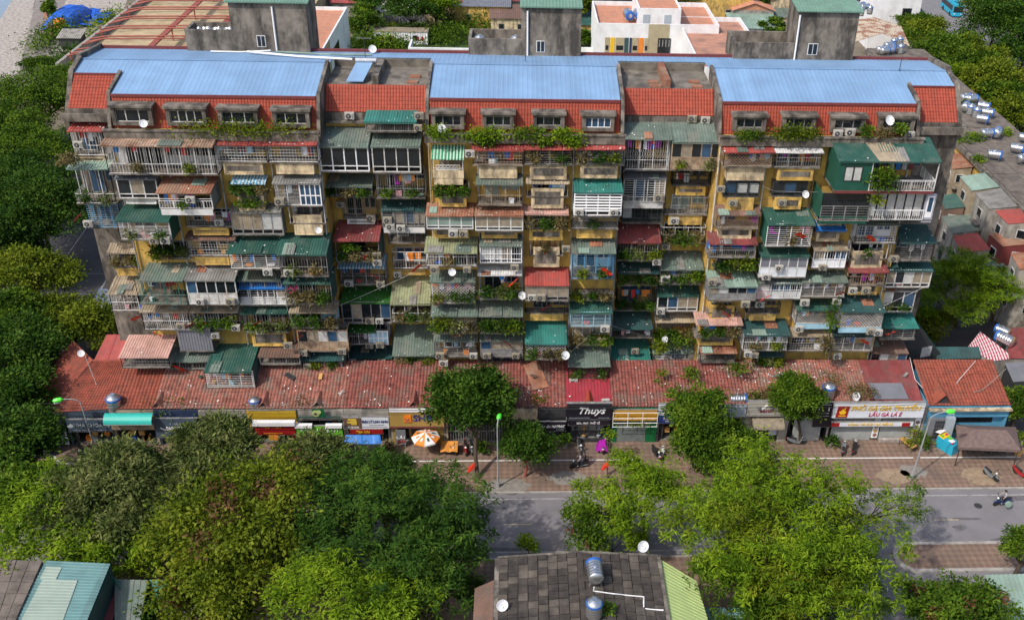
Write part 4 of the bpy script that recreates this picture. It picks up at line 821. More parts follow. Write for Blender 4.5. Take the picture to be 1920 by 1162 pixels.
        for i in range(k): a = X2+.1+(X3-X2)*i/k; q.box(a, a+(X3-X2)/k-.15, Yp+.5, Yp+.55, zb+.1, zc-.1)
        q.build('curtain', 'curtain_w', bal); m = MB(); m.box(X3, C_, Yp, Yp+.15, zb-.3, zc); m.build('pale_wall', 'purplewall', bal)
        f = MB(); f.box(X3+.15, C_-.15, Yp-.05, Yp-.004, zb+.2, zc-.15); f.build('window_frame', 'whiteclean', bal); q = MB(); q.box(X3+.28, C_-.28, Yp-.07, Yp-.055, zb+.8, zc-.28); q.build('window_pane', 'glass_blue', bal)
for ln in UNITS.strip().splitlines(): unit(ln)
rq = random.Random(31)
for x, Yq in [(q, 84.1) for q in (-35.1, -31, -26.6, -22.2, -17.9, -7.9, -3.9, .3, 4.7, 8.7, 18., 22.2, 26.7, 31.2, 35.4)]+[(q, 87.) for q in (-13., 13.3)]:
    b = MB(); o = rq.uniform(-.25, .25); b.bar((x+o, Yq, 5), (x+o, Yq, 28.5), .07, 0, 6); b.build('drain_pipe', rq.choice(['ggrey', 'gwhite', 'brown', 'gwhite']), B)
def near_unit(x, y):
    best = None
    for U in ULIST:
        dx = max(U['x0']-x, x-U['x1'], 0); dy = max(U['ye']-y, y-U['yb'], 0); s = dx*2+dy+abs((U['x0']+U['x1'])/2-x)*.02
        if best is None or s < best[0]: best = (s, U)
    return best[1]
NAMED = {}
def label_later(o, text_, x): NAMED.setdefault(text_, []).append((x, o))
def flush_labels():
    for tx, L in NAMED.items():
        L.sort(key=lambda q: q[0]); n = len(L)
        for i, (x, o) in enumerate(L):
            pre = '' if n == 1 else ['left', 'right'][i]+' ' if n == 2 else ['left', 'middle', 'right'][i]+' ' if n == 3 else ORD[i+1]+' '
            s = pre+tx; o['label'] = ' '.join(s.split()[:16])
    NAMED.clear()
def uw(U): return U['where']
for U in ULIST:
    for o in U.get('ld', []): label_later(o, 'laundry drying on a line, '+uw(U), U['X0'])
    for o in U.get('pl', []): label_later(o, 'leafy plants at balcony front, '+uw(U), o.location.x); o['group'] = 'plants on the balconies'
    for kd, o in U.get('cl', []): label_later(o, kd.replace('_', ' ')+' on floor of '+uw(U), o.location.x)
flush_labels()

m = MB(); rq = random.Random(12)
for (ax0, ax1, Yf, ze, Yw_, zt_) in AWL:
    for _ in range(rq.choice([2, 4, 6, 10])):
        u, v = rq.random(), rq.random()**1.3; x, y, z = ax0+(ax1-ax0)*u, Yf+(Yw_-Yf)*v, ze+(zt_-ze)*v+.06; q = rq.uniform(.02, .07); t = rq.random()*3; m.obox((x, y, z), (q*math.cos(t), q*math.sin(t), 0), (-q*.7*math.sin(t), q*.7*math.cos(t), q*.2), (0, 0, .015))
m.solo('awning_litter', 'small pale scraps lying on the balcony awnings', 'litter', 'litter', kind='stuff')
# ================================================================ air conditioners, dishes, flags on the block
def make_ac(cm='acwhite'):
    t = thing('air_conditioner', '', 'air conditioner', (0, 0, 0), group='outdoor air conditioner units')
    m = MB(); m.box(-.45, .45, -.17, .17, .02, .62); m.box(-.46, .46, -.175, .175, .62, .65); m.box(-.38, -.28, -.15, .15, -.04, .02); m.box(.28, .38, -.15, .15, -.04, .02); m.build('casing', cm, t)
    m = MB(); m.lathe((-.1, -.171, .32), [(.26, 0), (.26, .012), (.21, .03)], 16, 0, (0, -1, 0)); g = m.build('fan_grille', 'acgrille', t)
    m = MB(); m.lathe((-.1, -.2, .32), [(.07, 0), (.05, .02)], 10, 0, (0, -1, 0)); m.build('fan_hub', cm, g)
    m = MB()
    for i in range(5): m.box(.22, .42, -.182, -.172, .12+i*.09, .15+i*.09)
    m.build('side_vent', 'acgrille', t)
    m = MB()
    for x in (-.33, .33): m.box(x-.02, x+.02, -.18, .55, -.08, -.041); m.box(x-.02, x+.02, .5, .54, -.45, -.081)
    m.build('bracket', 'ggrey', t); m = MB(); m.path([(.44, .05, .2), (.58, .1, .1), (.6, .3, -.3), (.56, .35, -.8)], .025, 0, 5); m.build('hose', 'ggrey', t); return t
ACP = [None, None]; ACN = 0
def put_ac(loc, rz=0, label=None, x=0, later=None):
    global ACN
    k = random.random() < .42
    if ACP[k] is None: o = ACP[k] = make_ac('acold' if k else 'acwhite'); setplace(o, loc, rz)
    else: o = dup(ACP[k], loc, rz)
    ACN += 1; s = random.uniform(.8, .95); o.scale = (s, s, s)
    if label: o['label'] = label
    else: label_later(o, later, x)
    return o
ACS = [(167, 418), (290, 449), (311, 449), (412, 415), (376, 563), (433, 563), (340, 609), (362, 609), (443, 612), (405, 626), (358, 373), (148, 270), (503, 508), (489, 618), (541, 645), (542, 510), (548, 560), (569, 659), (642, 656), (577, 683), (525, 376), (639, 381), (696, 407), (707, 477), (708, 490), (655, 529), (714, 530), (694, 599), (712, 599), (693, 645), (713, 644), (662, 674), (716, 675), (727, 411), (732, 423), (752, 426), (746, 512), (881, 287), (850, 436), (869, 436), (815, 503), (876, 503), (965, 499), (818, 565), (851, 616), (874, 616), (825, 664), (888, 664), (913, 664), (967, 664), (832, 678), (972, 690), (992, 417), (1061, 464), (997, 555), (1014, 556), (1086, 396), (1151, 396), (1134, 614), (1075, 713), (1173, 369), (1235, 369), (1264, 412), (1248, 460), (1247, 521), (1238, 581), (1231, 489), (1374, 379), (1351, 352), (1466, 378), (1397, 568), (1436, 517), (1424, 568), (1402, 661), (1414, 663), (1542, 499), (1508, 565), (1568, 563), (1497, 614), (1632, 619), (1645, 621), (1569, 665), (1675, 483), (1623, 542), (1598, 542), (1335, 527), (1460, 500), (1190, 655)]
for (x, y) in ACS:
    U = near_unit(x, y); Y = U['Yp']-.28; p = onY(x, y+7, Y); put_ac(p, 0, later='air conditioner unit at '+uw(U), x=x)
for (x, y, Yp, lb) in ((656, 223, 86.8, 'lone air conditioner on the grey wall under the left recess tiles'), (1297, 229, 86.8, 'left of two air conditioners under the right recess tiles'), (1322, 231, 86.8, 'right of two air conditioners under the right recess tiles'), (786, 223, 84.2, 'upper air conditioner beside the teal awning at the left recess'), (784, 245, 84.2, 'lower air conditioner beside the teal awning at the left recess'), (1570, 256, 83.9, 'left of two air conditioners before the green hooded dormer'), (1593, 254, 83.9, 'right of two air conditioners before the green hooded dormer'), (1704, 259, 83.9, 'air conditioner before the rightmost dormer above the green box')):
    put_ac(onY(x, y, Yp), 0, lb)
flush_labels()
def make_dish():
    t = thing('satellite_dish', '', 'satellite dish', (0, 0, 0), group='satellite dishes'); m = MB(); ax = Vector((.25, -.75, .45)).normalized(); c = Vector((0, -.1, .55))
    m.lathe(c, [(.06, -.12), (.3, -.07), (.46, .02), (.45, .03), (.28, -.05), (.05, -.09)], 18, 0, ax); m.build('reflector', 'whiteclean', t, smooth=False)
    m = MB(); m.bar((0, 0, 0), (0, 0, .45), .03, 0, 6); m.bar((0, 0, .45), c-ax*.08, .03, 0, 6); m.build('mast', 'ggrey', t)
    m = MB(); e = c+ax*.45; m.bar(c+Vector((0, 0, -.4)), e, .015); m.bar(e-ax*.05, e+ax*.06, .04, 0, 6); m.build('feed_arm', 'ggrey', t); return t
d0 = make_dish(); DN = 0
def put_dish(loc, label, s=1., rz=0):
    global DN
    o = d0 if DN == 0 else dup(d0, loc, rz); setplace(o, loc, rz, label); o.scale = (s*.82,)*3; DN += 1; return o
for (x, y, Y, lb, s) in ((271, 240, 83.4, 'satellite dish on the left wing parapet beside the first dormer', .9), (829, 250, 83.4, 'satellite dish among plants before the first middle wing dormer', 1.), (1666, 236, 83.9, 'raised dish with red mark before the rightmost dormer', 1.2), (598, 438, 82.9, 'dish on the cream parapet below a white curtained balcony', .8), (848, 517, 81.6, 'dish hanging under the olive awning balcony, middle wing left', .95), (979, 561, 82.3, 'dish beside the cluttered plant balcony of the middle wing', 1.), (1060, 673, 80.6, 'dish at the corner below the lowest teal awning, middle wing', 1.1), (1509, 372, 83., 'dish on the yellow parapet of the right wing', .95), (1246, 642, 83.9, 'dish in the bushy plants of the right recess', .9), (154, 668, 84, 'dish behind the left corner tile roof', .9)):
    put_dish(onY(x, y, Y), lb, s)
put_dish((onZ(700, 98, 33)[0], 95.9, 32.95), 'dish on the back edge of the blue roof above the left recess', 1.)
def flagthing(x, y, Y, label, droop, h=1.15, big=1.3):
    p = onY(x, y, Y); t = thing('flag', label, 'flag', p, group='red flags with a yellow star'); r = random.Random(int(x*7+y)); m = MB(); a = Vector((r.uniform(-.4, .4), -.75, .6)).normalized(); base = p+Vector((0, .5, -.35)); tip = base+a*1.6
    m.bar(base, tip, .02, 0, 5); m.build('pole', 'gtan', t); nx, nz = 7, 5; q = MB(); wd, hh = .62*big, 1.0*big; side = Vector((r.choice([-1, 1])*.8, .12, -.28)); st = []
    G = [[tip-a*.05-a*(.75*big)*i/(nz-1)+side*(j/(nx-1))*wd*1.25+Vector((0, .07*math.sin(j*1.7+i*.5), -droop*.5*(j/(nx-1))**1.3)) for j in range(nx)] for i in range(nz)]
    for i in range(nz-1):
        for j in range(nx-1): q.poly([G[i][j], G[i][j+1], G[i+1][j+1], G[i+1][j]])
    q.build('cloth', 'flagred', t); c = G[2][3]; u = (G[2][4]-G[2][2]).normalized(); v = (G[1][3]-G[3][3]).normalized(); n = u.cross(v).normalized(); n = n if n.y < 0 else -n; s = MB(); R_ = .17*big
    s.poly([c+n*.03+(u*math.sin(k*math.pi/5)+v*math.cos(k*math.pi/5))*(R_ if k % 2 == 0 else R_*.4) for k in range(10)]); s.build('star', 'flagyellow', t); return t
for (x, y) in ((146, 404), (265, 595), (281, 625), (361, 607), (487, 604), (336, 687), (1488, 440), (1622, 445), (701, 516), (791, 499), (565, 630), (829, 566), (949, 641), (1120, 505), (1024, 574), (1276, 610), (1356, 587), (1438, 556), (1653, 522), (1586, 550), (1612, 638), (1673, 623)):
    U = near_unit(x, y); o = flagthing(x, y, U['Yp']-.45, '', random.uniform(.2, 1.1)); label_later(o, 'red star flag at '+uw(U), x)
o = flagthing(965, 524, 82.3, 'red star flag hung beside clutter under the white awning, middle wing', 1.2)
flush_labels()
# plants on the planter parapets and terraces
for (x0, x1, y, m, s) in ((290, 600, 242, 'leaf_yellow', 21), (795, 850, 248, 'leaf_bright', 22), (855, 960, 252, 'leaf_bright', 23), (955, 1030, 252, 'leaf_mid', 24), (1025, 1105, 255, 'leaf_bright', 25), (1378, 1435, 254, 'leaf_mid', 26), (1440, 1550, 249, 'leaf_yellow', 27), (1612, 1640, 246, 'leaf_mid', 28), (1640, 1672, 248, 'leaf_dry', 29), (1675, 1700, 240, 'leaf_mid', 30), (1000, 1040, 262, 'leaf_mid', 31), (1050, 1095, 264, 'leaf_bright', 32), (890, 940, 261, 'leaf_mid', 33)):
    a, c = onY(x0, y, 83.5), onY(x1, y, 83.5); n = max(14, int((c.x-a.x)*(9 if s == 21 else 20))); z = a.z*.5+c.z*.5; ht = .28 if s == 21 else .55
    where = 'left wing' if x1 < 610 else 'middle wing' if x1 < 1110 else 'right wing'
    label_later(bush('parapet_plants', '', 'plant', ((a.x+c.x)/2, 83.35, z), ((c.x-a.x)/2, .55, ht), m, n, 12, 'broad', .75, seed=s, group='plants on the roof parapets'), f'clump of green plants on the {where} roof parapet, counted from the left', x0)
flush_labels()
def leafy_col(x, y, Y, rx, rz, m, lb, s, ry=.5, n=26): bush('climbing_plant', lb, 'plant', onY(x, y, Y), (rx, ry, rz), m, n, 12, 'broad', .8, seed=s)
for a in ((470, 381, 82.9, 1.5, .65, 'leaf_mid', 'round green bush on the cream balcony under the blue striped awning', 41), (312, 470, 83, 1.6, .8, 'leaf_dark', 'dark bush on the yellow wall below the left green awning', 42), (1308, 519, 84.2, 1.1, .75, 'leaf_bright', 'bright bush at the grey green awning of the right recess', 43), (1265, 640, 84, 2.4, 1.1, 'leaf_mid', 'big bush sprawling over the lowest right recess balconies', 44), (1236, 655, 83.5, 1., .8, 'leaf_yellow', 'yellowish bush below the lowest right recess balconies', 45), (1390, 490, 82.7, 1.9, .8, 'leaf_yellow', 'yellow green plants spilling off a right wing balcony', 46), (1280, 452, 85, 1.6, .5, 'leaf_mid', 'green bushes on a right recess balcony rail', 47), (1560, 600, 81.8, .3, 2.6, 'leaf_mid', 'thin green creeper climbing between the right wing columns', 48), (1548, 650, 81.4, .5, 1.5, 'leaf_dry', 'dry hanging creeper at the foot of the right wing', 49), (130, 300, 83.2, 1., .5, 'leaf_dry', 'straggly bougainvillea at the left end balcony corner', 50), (655, 460, 84.4, .9, .6, 'leaf_mid', 'green plant under the crimson awning of the left recess', 51), (828, 605, 81.7, 1., .9, 'leaf_yellow', 'dense yellow green creeper on the middle wing, left end', 52), (930, 612, 81.7, 1.7, .8, 'leaf_mid', 'dense creeper on the middle wing under the wide green awning', 53), (960, 615, 81.6, .9, .7, 'leaf_yellow', 'yellow creeper at the right end of the wide green awning', 54)): leafy_col(*a)
# things on the blue roof, recess terraces, pens
def antenna(p, h, lb):
    t = thing('roof_antenna', lb, 'antenna', p); m = MB(); m.bar(p, Vector(p)+Vector((0, 0, h)), .035, 0, 6); m.build('mast', 'gdark', t); m = MB(); q = Vector(p)+Vector((0, 0, h))
    m.bar(q+Vector((-.7, 0, -.1)), q+Vector((.7, 0, -.1)), .02)
    for i in range(6): m.bar(q+Vector((-.6+i*.24, -.35, -.1)), q+Vector((-.6+i*.24, .35, -.1)), .012)
    m.build('elements', 'ggrey', t)
antenna((onY(1685, 132, 91.5).x, 91.3, 33.45), 1.1, 'thin antenna on the right blue roof ridge'); antenna((onY(692, 95, 95).x, 92.4, 32.3), 3.2, 'tall antenna on the left recess terrace'); antenna((onY(985, 118, 93).x, 93, 33.3), .6, 'low antenna on the middle blue roof near the tower')
t = thing('solar_water_heater', 'blue solar panel with grey tank on the left recess terrace', 'solar heater', (-14.2, 89.6, 32.3)); m = MB(); m.hexa([(-15.6, 88.8, 32.5), (-14.1, 88.8, 32.5), (-13.4, 91., 33.6), (-14.9, 91., 33.6), (-15.6, 88.8, 32.58), (-14.1, 88.8, 32.58), (-13.4, 91., 33.68), (-14.9, 91., 33.68)]); m.build('panel', 'blue_roof', t)
m = MB(); m.lathe((-15, 91.1, 33.75), [(.2, 0), (.27, .03), (.27, 1.9), (.2, 1.93)], 14, 0, (1, 0, 0)); m.build('tank', 'steel', t); m = MB()
for x in (-14.9, -13.3): m.bar((x, 91.1, 32.3), (x, 91.1, 33.6), .04)
m.build('stand', 'ggrey', t)
for i, (p, q, r, mm, lb) in enumerate((((-25.5, 94.6, 33.35), (-15.4, 91.9, 33.6), .1, 'whiteclean', 'white pipe lying across the left blue roof'), ((-23, 95.2, 33.2), (-14, 94.5, 33.25), .09, 'palegreen', 'pale green pipe along the back of the left blue roof'), ((-29, 95, 33.2), (-23.5, 95.2, 33.3), .07, 'whiteclean', 'short white pipe at the foot of the left tower'))):
    m = MB(); m.path([p, Vector(p).lerp(Vector(q), .5)+Vector((0, 0, -.1)), q], r, 0, 7); m.solo('pipe', lb, 'pipe', mm)
# ---------------------------------------------------------------- steel tanks
def make_tank(blue='tank_blue'):
    t = thing('water_tank', '', 'water tank', (0, 0, 0), group='steel water tanks'); m = MB(); prof = [(.2, -.95), (.5, -.85)]
    for i in range(6): x = -.8+i*.27; prof += [(.56, x), (.59, x+.05), (.56, x+.1)]
    prof += [(.5, .85), (.2, .95)]; m.lathe((0, 0, .95), prof, 18, 0, (1, 0, 0)); m.build('barrel', 'steel', t, smooth=True)
    m = MB(); m.lathe((0, 0, .95), [(.605, .62), (.615, .64), (.615, .84), (.54, .89), (.42, .93)], 18, 0, (1, 0, 0)); m.build('end_band', blue, t)
    m = MB(); m.lathe((0, 0, 1.5), [(.18, 0), (.18, .08), (.1, .1)], 10); m.build('hatch', 'steel', t); m = MB()
    for x in (-.6, .6):
        for y in (-.45, .45): m.bar((x, y, 0), (x, y*.8, .55), .03)
        m.bar((x, -.45, .45), (x, .45, .45), .03)
    m.bar((-.6, -.45, .2), (.6, -.45, .2), .025); m.build('stand', 'ggrey', t); return t
def make_vtank():
    t = thing('water_tank', '', 'water tank', (0, 0, 0), group='steel water tanks'); m = MB(); prof = [(.5, .1)]
    for i in range(5): z = .25+i*.25; prof += [(.56, z), (.6, z+.06), (.56, z+.12)]
    m.lathe((0, 0, 0), prof+[(.55, 1.5), (.4, 1.62)], 18); m.build('barrel', 'steel', t, smooth=True); m = MB(); m.lathe((0, 0, 1.6), [(.4, 0), (.36, .05), (.2, .12), (.2, .17)], 16); m.build('lid', 'steel', t)
    m = MB(); m.lathe((0, 0, 1.22), [(.608, .05), (.608, .2)], 18); m.build('label_band', 'tank_blue', t); m = MB(); m.lathe((0, 0, 0), [(.5, 0), (.5, .1)], 12); m.build('stand', 'ggrey', t); return t
tk0, tv0 = make_tank(), make_vtank(); TN = [0, 0]
def put_tank(loc, lb, v=0, rz=0., s=1., later=None, x=0):
    src = (tk0, tv0)[v]; o = src if TN[v] == 0 else dup(src, loc, rz); setplace(o, loc, rz, lb); o.scale = (s,)*3; TN[v] += 1
    if later: label_later(o, later, x)
for i, (x, y) in enumerate(((365, 46), (382, 46), (402, 47), (424, 47), (362, 55), (380, 55), (400, 55), (421, 56))):
    p = onZ(x+6, y, 34.3); z = 32.95; put_tank((p.x+.3, min(max(p.y, 96.8), 98.6), z), None, 1, 0, .95, 'steel tank in the left roof pen, counted from the left', x+(0 if y < 50 else 1000))
o = onZ(900, 66, 34); put_tank((o.x, 97.2, 32.95), 'single steel tank inside the middle roof pen, left', 1, 0, .9); o = onZ(967, 67, 34); put_tank((o.x, 97.2, 32.95), 'single steel tank inside the middle roof pen, beside the tower', 1, 0, .9)
flush_labels()
# ================================================================ shop row at the foot of the block
YF, YS = 77.5, 78.0; EZ = 4.35
def xs(px, y=765, Y=78.2): return onY(px, y, Y).x
SHOPS = [(118, 205, 'tile_orange', 'open', 'sign_slate', 'dental clinic shop with slate sign at the left corner'), (205, 288, 'tile_orange', 'open', 'tan', 'shop under an aqua canopy with red and yellow racks'), (288, 372, 'tile_old', 'open', 'navy', 'shop behind a dark navy sign with an open book logo'), (372, 462, 'tile_old', 'open', 'plaster_grey', 'grey shop hidden behind the mango trees'), (462, 556, 'tile_old', 'open', 'yellow', 'shop with tall yellow board above a red sign'), (556, 645, 'tile_old', 'open', 'sign_green', 'lime green shop with avocado emblem on its roof edge'), (645, 729, 'tile_red', 'open', 'plaster_grey', 'beer agency shop with brown and white sign'), (729, 834, 'tile_red', 'glass', 'plaster_grey', 'bank branch with broad gold fascia'), (834, 1008, 'tile_red', 'gate', 'cream', 'shop with barred grey gate behind the tall street tree'), (1008, 1062, 'tile_red', 'open', 'dark', 'narrow dark shop with plants on its roof edge'), (1062, 1147, 'crimson_sheet', 'window', 'sign_black', 'black fronted dress shop under a red metal roof'), (1147, 1234, 'tile_red', 'roll_grey', 'leaf_green', 'green fronted shop with closed grey shutter'), (1234, 1335, 'tile_red', 'open', 'dark', 'motor oil shop with stacked blue and white signs'), (1335, 1398, 'tile_red', 'open', 'plaster_grey', 'shop with pale blue grey hair sign'), (1398, 1482, 'tile_old', 'beige', 'sign_beige', 'beige boutique with a cream curved canopy'), (1482, 1556, 'tile_old', 'roll', 'sign_black', 'shop with black sign behind the round tree'), (1556, 1738, 'tile_old', 'rolls', 'sign_white', 'chicken noodle restaurant with two closed shutters'), (1738, 1892, 'tile_orange', 'house', 'skyblue', 'sky blue house under the right end orange tile roof')]
mat('crimson_sheet', (.3, .035, .05), .45, .12, 1, .3, (.2, .06, .06))
MATS['tile_orange'] = MATS['tile_orange']
for i, (a, c, rf, ft, wallm, lb) in enumerate(SHOPS):
    xa, xc = xs(a), xs(c); g = .004*(i % 2); t = thing('shop', lb, 'shop', ((xa+xc)/2, 80.5, .12)); m = MB()
    m.box(xa+.02, xa+.22, YS, 83.5, .12, EZ-.15-g); m.box(xc-.22, xc-.02, YS, 83.5, .12, EZ-.15-g); m.box(xa+.22, xc-.22, 82.9, 83.1, .12, EZ+1.); m.box(xa+.02, xc-.02, YS-.1, YS+.25, 3.05, EZ-.1-g); m.build('wall', wallm if wallm not in ('sign_white', 'sign_green') else 'plaster_grey', t)
    m = MB(); m.box(xa+.22, xc-.22, YS+.25, 82.9, .12, .2); m.build('floor', 'grey', t)
    x2, x3 = xa+.22, xc-.22
    if ft in ('roll', 'rolls', 'roll_grey'):
        segs = [(x2+.35, x3-.35)] if ft != 'rolls' else [(x2+.3, x2+(x3-x2)*.47), (x2+(x3-x2)*.56, x3-.8)]
        for u, v in segs:
            m = MB(); n = 22
            for k in range(n): z = .16+2.85*k/n; m.hexa([(u, YS+.06, z), (v, YS+.06, z), (v, YS+.12, z), (u, YS+.12, z), (u, YS+.085, z+2.85/n-.01), (v, YS+.085, z+2.85/n-.01), (v, YS+.12, z+2.85/n-.01), (u, YS+.12, z+2.85/n-.01)])
            m.build('roller_shutter', 'shutter_grey' if ft == 'roll_grey' else 'shutter', t)
        if ft == 'rolls':
            for u in (x2+(x3-x2)*.475, x3-.78):
                m = MB(); m.box(u, u+.62, YS-.06, YS+.1, .5, 3.03); pl = m.build('menu_pillar', 'whiteclean', t)
                for k in range(4): m = MB(); m.lathe((u+.31, YS-.08, .9+k*.5), [(.2, 0), (.21, .015)], 10, 0, (0, -1, 0)); m.build('dish_picture', ['rustroof', 'wood', 'tan', 'brown'][k], pl)
            m = MB()
            rr = random.Random(3)
            for k in range(26): x = x2+(x3-x2)*.56+(k % 13)*.34; z = .17+.2*(k//13); m.box(x, x+.31, YS-.42+rr.uniform(0, .04), YS-.1, z, z+.18)
            m.build('stone_plinth', 'rubble', t)
        if ft == 'roll_grey': m = MB(); m.box(x2, x2+.33, YS-.02, YS+.2, .12, 3.04); m.box(x3-.85, x3, YS-.02, YS+.2, .12, 3.04); m.build('green_pilaster', 'leaf_green', t)
    elif ft == 'gate':
        m = MB(); n = 34
        for k in range(n+1): x = x2+(x3-x2)*k/n; m.box(x-.03, x+.03, YS+.05, YS+.1, .14, 3.)
        for z in (.2, 1.5, 2.9): m.box(x2, x3, YS+.04, YS+.11, z, z+.08)
        m.build('gate', 'ggrey', t)
    elif ft == 'window':
        f = MB()
        for k in range(5): x = x2+.35+(x3-x2-.7)*k/4; f.box(x-.03, x+.03, YS+.04, YS+.1, .5, 2.9)
        f.box(x2, x3, YS+.02, YS+.2, .12, .5); f.build('shop_window', 'dark', t); q = MB(); q.box(x2+.35, x3-.35, YS+1.4, YS+1.44, .5, 2.9); q.build('curtain', 'curtain_w', t)
        for k, (x, mm) in enumerate(((x2+.8, 'dark'), (x2+1.6, 'wood'), (x3-.9, 'sign_grey'))):
            m = MB(); m.lathe((x, YS+.6, .55), [(.22, 0), (.03, .05), (.03, .8), (.2, .82), (.16, 1.2), (.21, 1.5), (.06, 1.62), (.06, 1.68), (.1, 1.75), (.1, 1.9), (.04, 1.97)], 12); m.solo('mannequin', ['dark dress mannequin in the left of the dress shop window', 'brown dress mannequin in the dress shop window', 'grey dress mannequin in the right of the dress shop window'][k], 'mannequin', mm)
    elif ft == 'beige':
        m = MB(); m.box(x2, x2+.9, YS-.05, YS+.2, .12, 3.04); m.box(x3-.7, x3, YS-.05, YS+.2, .12, 3.04); m.box(x2+.9, x3-.7, YS+1.5, YS+1.6, .2, 2.9); m.build('front_panel', 'sign_beige', t)
        m = MB(); n = 10
        for k in range(n):
            a0, a1 = math.pi/2*k/n, math.pi/2*(k+1)/n; P = lambda u, s: (u, YS-.1-1.25*math.sin(a0 if s else a1), 2.55+.75*math.cos(a0 if s else a1)); e0, e1 = .5*math.sin(a0)**3, .5*math.sin(a1)**3
            m.poly([P(x2+.4, 0), P(x3-.5, 0), P(x3-.5, 1), P(x2+.4, 1)]); m.poly([(x2+.4, YS-.1, 2.55), P(x2+.4, 0), P(x2+.4, 1)]); m.poly([(x3-.5, YS-.1, 2.55), P(x3-.5, 1), P(x3-.5, 0)])
        m.build('canopy', 'curtain', t); m = MB(); m.box(x3-1.6, x3-.75, YS+.1, YS+.16, .8, 2.2); m.build('poster', 'sign_white', t)
    elif ft == 'glass':
        q = MB(); q.box(x2+.6, x3-1.1, YS+.5, YS+.54, .2, 3.); q.build('glass_front', 'glass', t); m = MB(); m.box(x2+1.55, x2+1.75, YS+.3, YS+.48, .2, 3.04); m.box(x3-1.1, x3, YS-.05, YS+.2, .12, 3.04); m.box(x2, x2+.6, YS-.05, YS+.2, .12, 3.04); m.build('pillar', 'gold', t)
        m = MB(); m.box(x3-1.8, x3-1.1, YS-.1, YS+.1, 1.9, 2.6); m.build('cash_machine_sign', 'gold_dark', t)
    elif ft == 'house':
        m = MB(); m.box(x2+1.6, x3, YS+.5, YS+.6, .14, 4.1); m.build('blue_wall', 'skyblue', t); m = MB(); m.box(x2+2.6, x3-1, YS+.44, YS+.49, 2., 3.6); m.build('window_pane', 'glass', t)
        m = MB(); m.box(x2, x2+1.6, YS-.3, YS+.1, .14, 3.); m.build('porch_wall', 'greysheet', t); m = MB(); m.box(x2+1.75, x2+2.6, YS-.55, YS+.4, .14, 3.2); m.build('porch_pillar', 'sign_grey', t)
        m = MB(); m.box(xa, xc, YS-.5, YS+.1, EZ-.35, EZ-.15); m.build('gutter', 'cream', t); g = MB()
        for k in range(4):
            for q in range(5): g.box(x2+.75+k*.24, x2+.93+k*.24, YS-.36, YS-.31, .6+q*.45, .95+q*.45)
        g.build('vent_blocks', 'dark', t)
    else:
        rr = random.Random(i); m = MB(); m.box(x2+.1, x2+.5, YS+.3, YS+.36, .2, 2.9); m.box(x2+1.2, x3-.4, YS+2.2, YS+2.5, .2, 2.); m.build('display_shelf', 'dark', t)
        for k in range(5):
            m = MB(); x = x2+.6+(x3-x2-1.2)*rr.random(); z = .2+rr.choice([0, .7, 1.4]); m.box(x, x+.5, YS+.5, YS+.85, z, z+.55); m.build('stock_box', rr.choice(['orange', 'sign_red', 'letter_blue', 'wood', 'white', 'amber']), t)
    # roof over the shop
    if i == 0: continue
    zt = 6.0; m = MB(); fr, bk = 78.0, 83.6
    if rf == 'crimson_sheet': m.sheet((xa, fr, EZ), (xc, fr, EZ), (xc, bk, zt), (xa, bk, zt), .3, .05)
    elif i == 16:
        xm = xa+(xc-xa)*.42; m.tiles((xa, fr, EZ), (xm, fr, EZ), (xm, bk, zt), (xa, bk, zt), .26, .36, .06, .045, 0, .015); k = MB(); k.sheet((xm, fr, EZ), (xc-.4, fr, EZ), (xc-.4, bk, zt), (xm, bk, zt), .3, .05); k.build('metal_roof', 'crimson', t)
        k = MB(); k.hexa([(xm+.4, fr+.7, EZ+.3), (xm+3.8, fr+.7, EZ+.3), (xm+3.6, fr+2.6, EZ+.86), (xm+.2, fr+2.6, EZ+.86), (xm+.4, fr+.7, EZ+.36), (xm+3.8, fr+.7, EZ+.36), (xm+3.6, fr+2.6, EZ+.92), (xm+.2, fr+2.6, EZ+.92)]); k.build('roof_light', 'greysheet', t)
    else: m.tiles((xa, fr, EZ), (xc, fr, EZ), (xc, bk, zt), (xa, bk, zt), .31 if rf != 'tile_orange' else .33, .38, .085, .05, 0, .018 if rf != 'tile_orange' else .004)
    m.build('roof', rf, t, kind='stuff')
    if i in (2, 4, 5, 7, 10, 12, 17):   # little gabled vents in the eaves
        xm = xa+(xc-xa)*{2: .1, 4: .35, 5: .45, 7: .45, 10: .5, 12: .6, 17: .18}[i]; k = MB(); hw = .6 if i != 17 else 1.; L_ = 1.3 if i != 17 else 2.; zb_ = EZ+.05; za = EZ+.95*(hw/.75); ys = fr+.05
        R0, R1 = Vector((xm, ys, za)), Vector((xm, ys+L_*1.4, za+.02)); 
        for sg in (-1, 1): e0, e1 = Vector((xm+sg*hw, ys, zb_)), Vector((xm+sg*.15, ys+L_*1.35, za-.1)); k.poly([e0, R0, R1, e1] if sg < 0 else [R0, e0, e1, R1]); k.poly([e0-Vector((0, 0, .07)), R0-Vector((0, 0, .07)), R0, e0] if sg > 0 else [R0-Vector((0, 0, .07)), e0-Vector((0, 0, .07)), e0, R0])
        k.build('roof_gablet', rf if i != 10 else 'tile_bright', t); k = MB(); k.poly([(xm-hw*.75, ys+.2, zb_), (xm+hw*.75, ys+.2, zb_), (xm, ys+.2, za-.12)]); k.build('gablet_vent', 'dark', t)
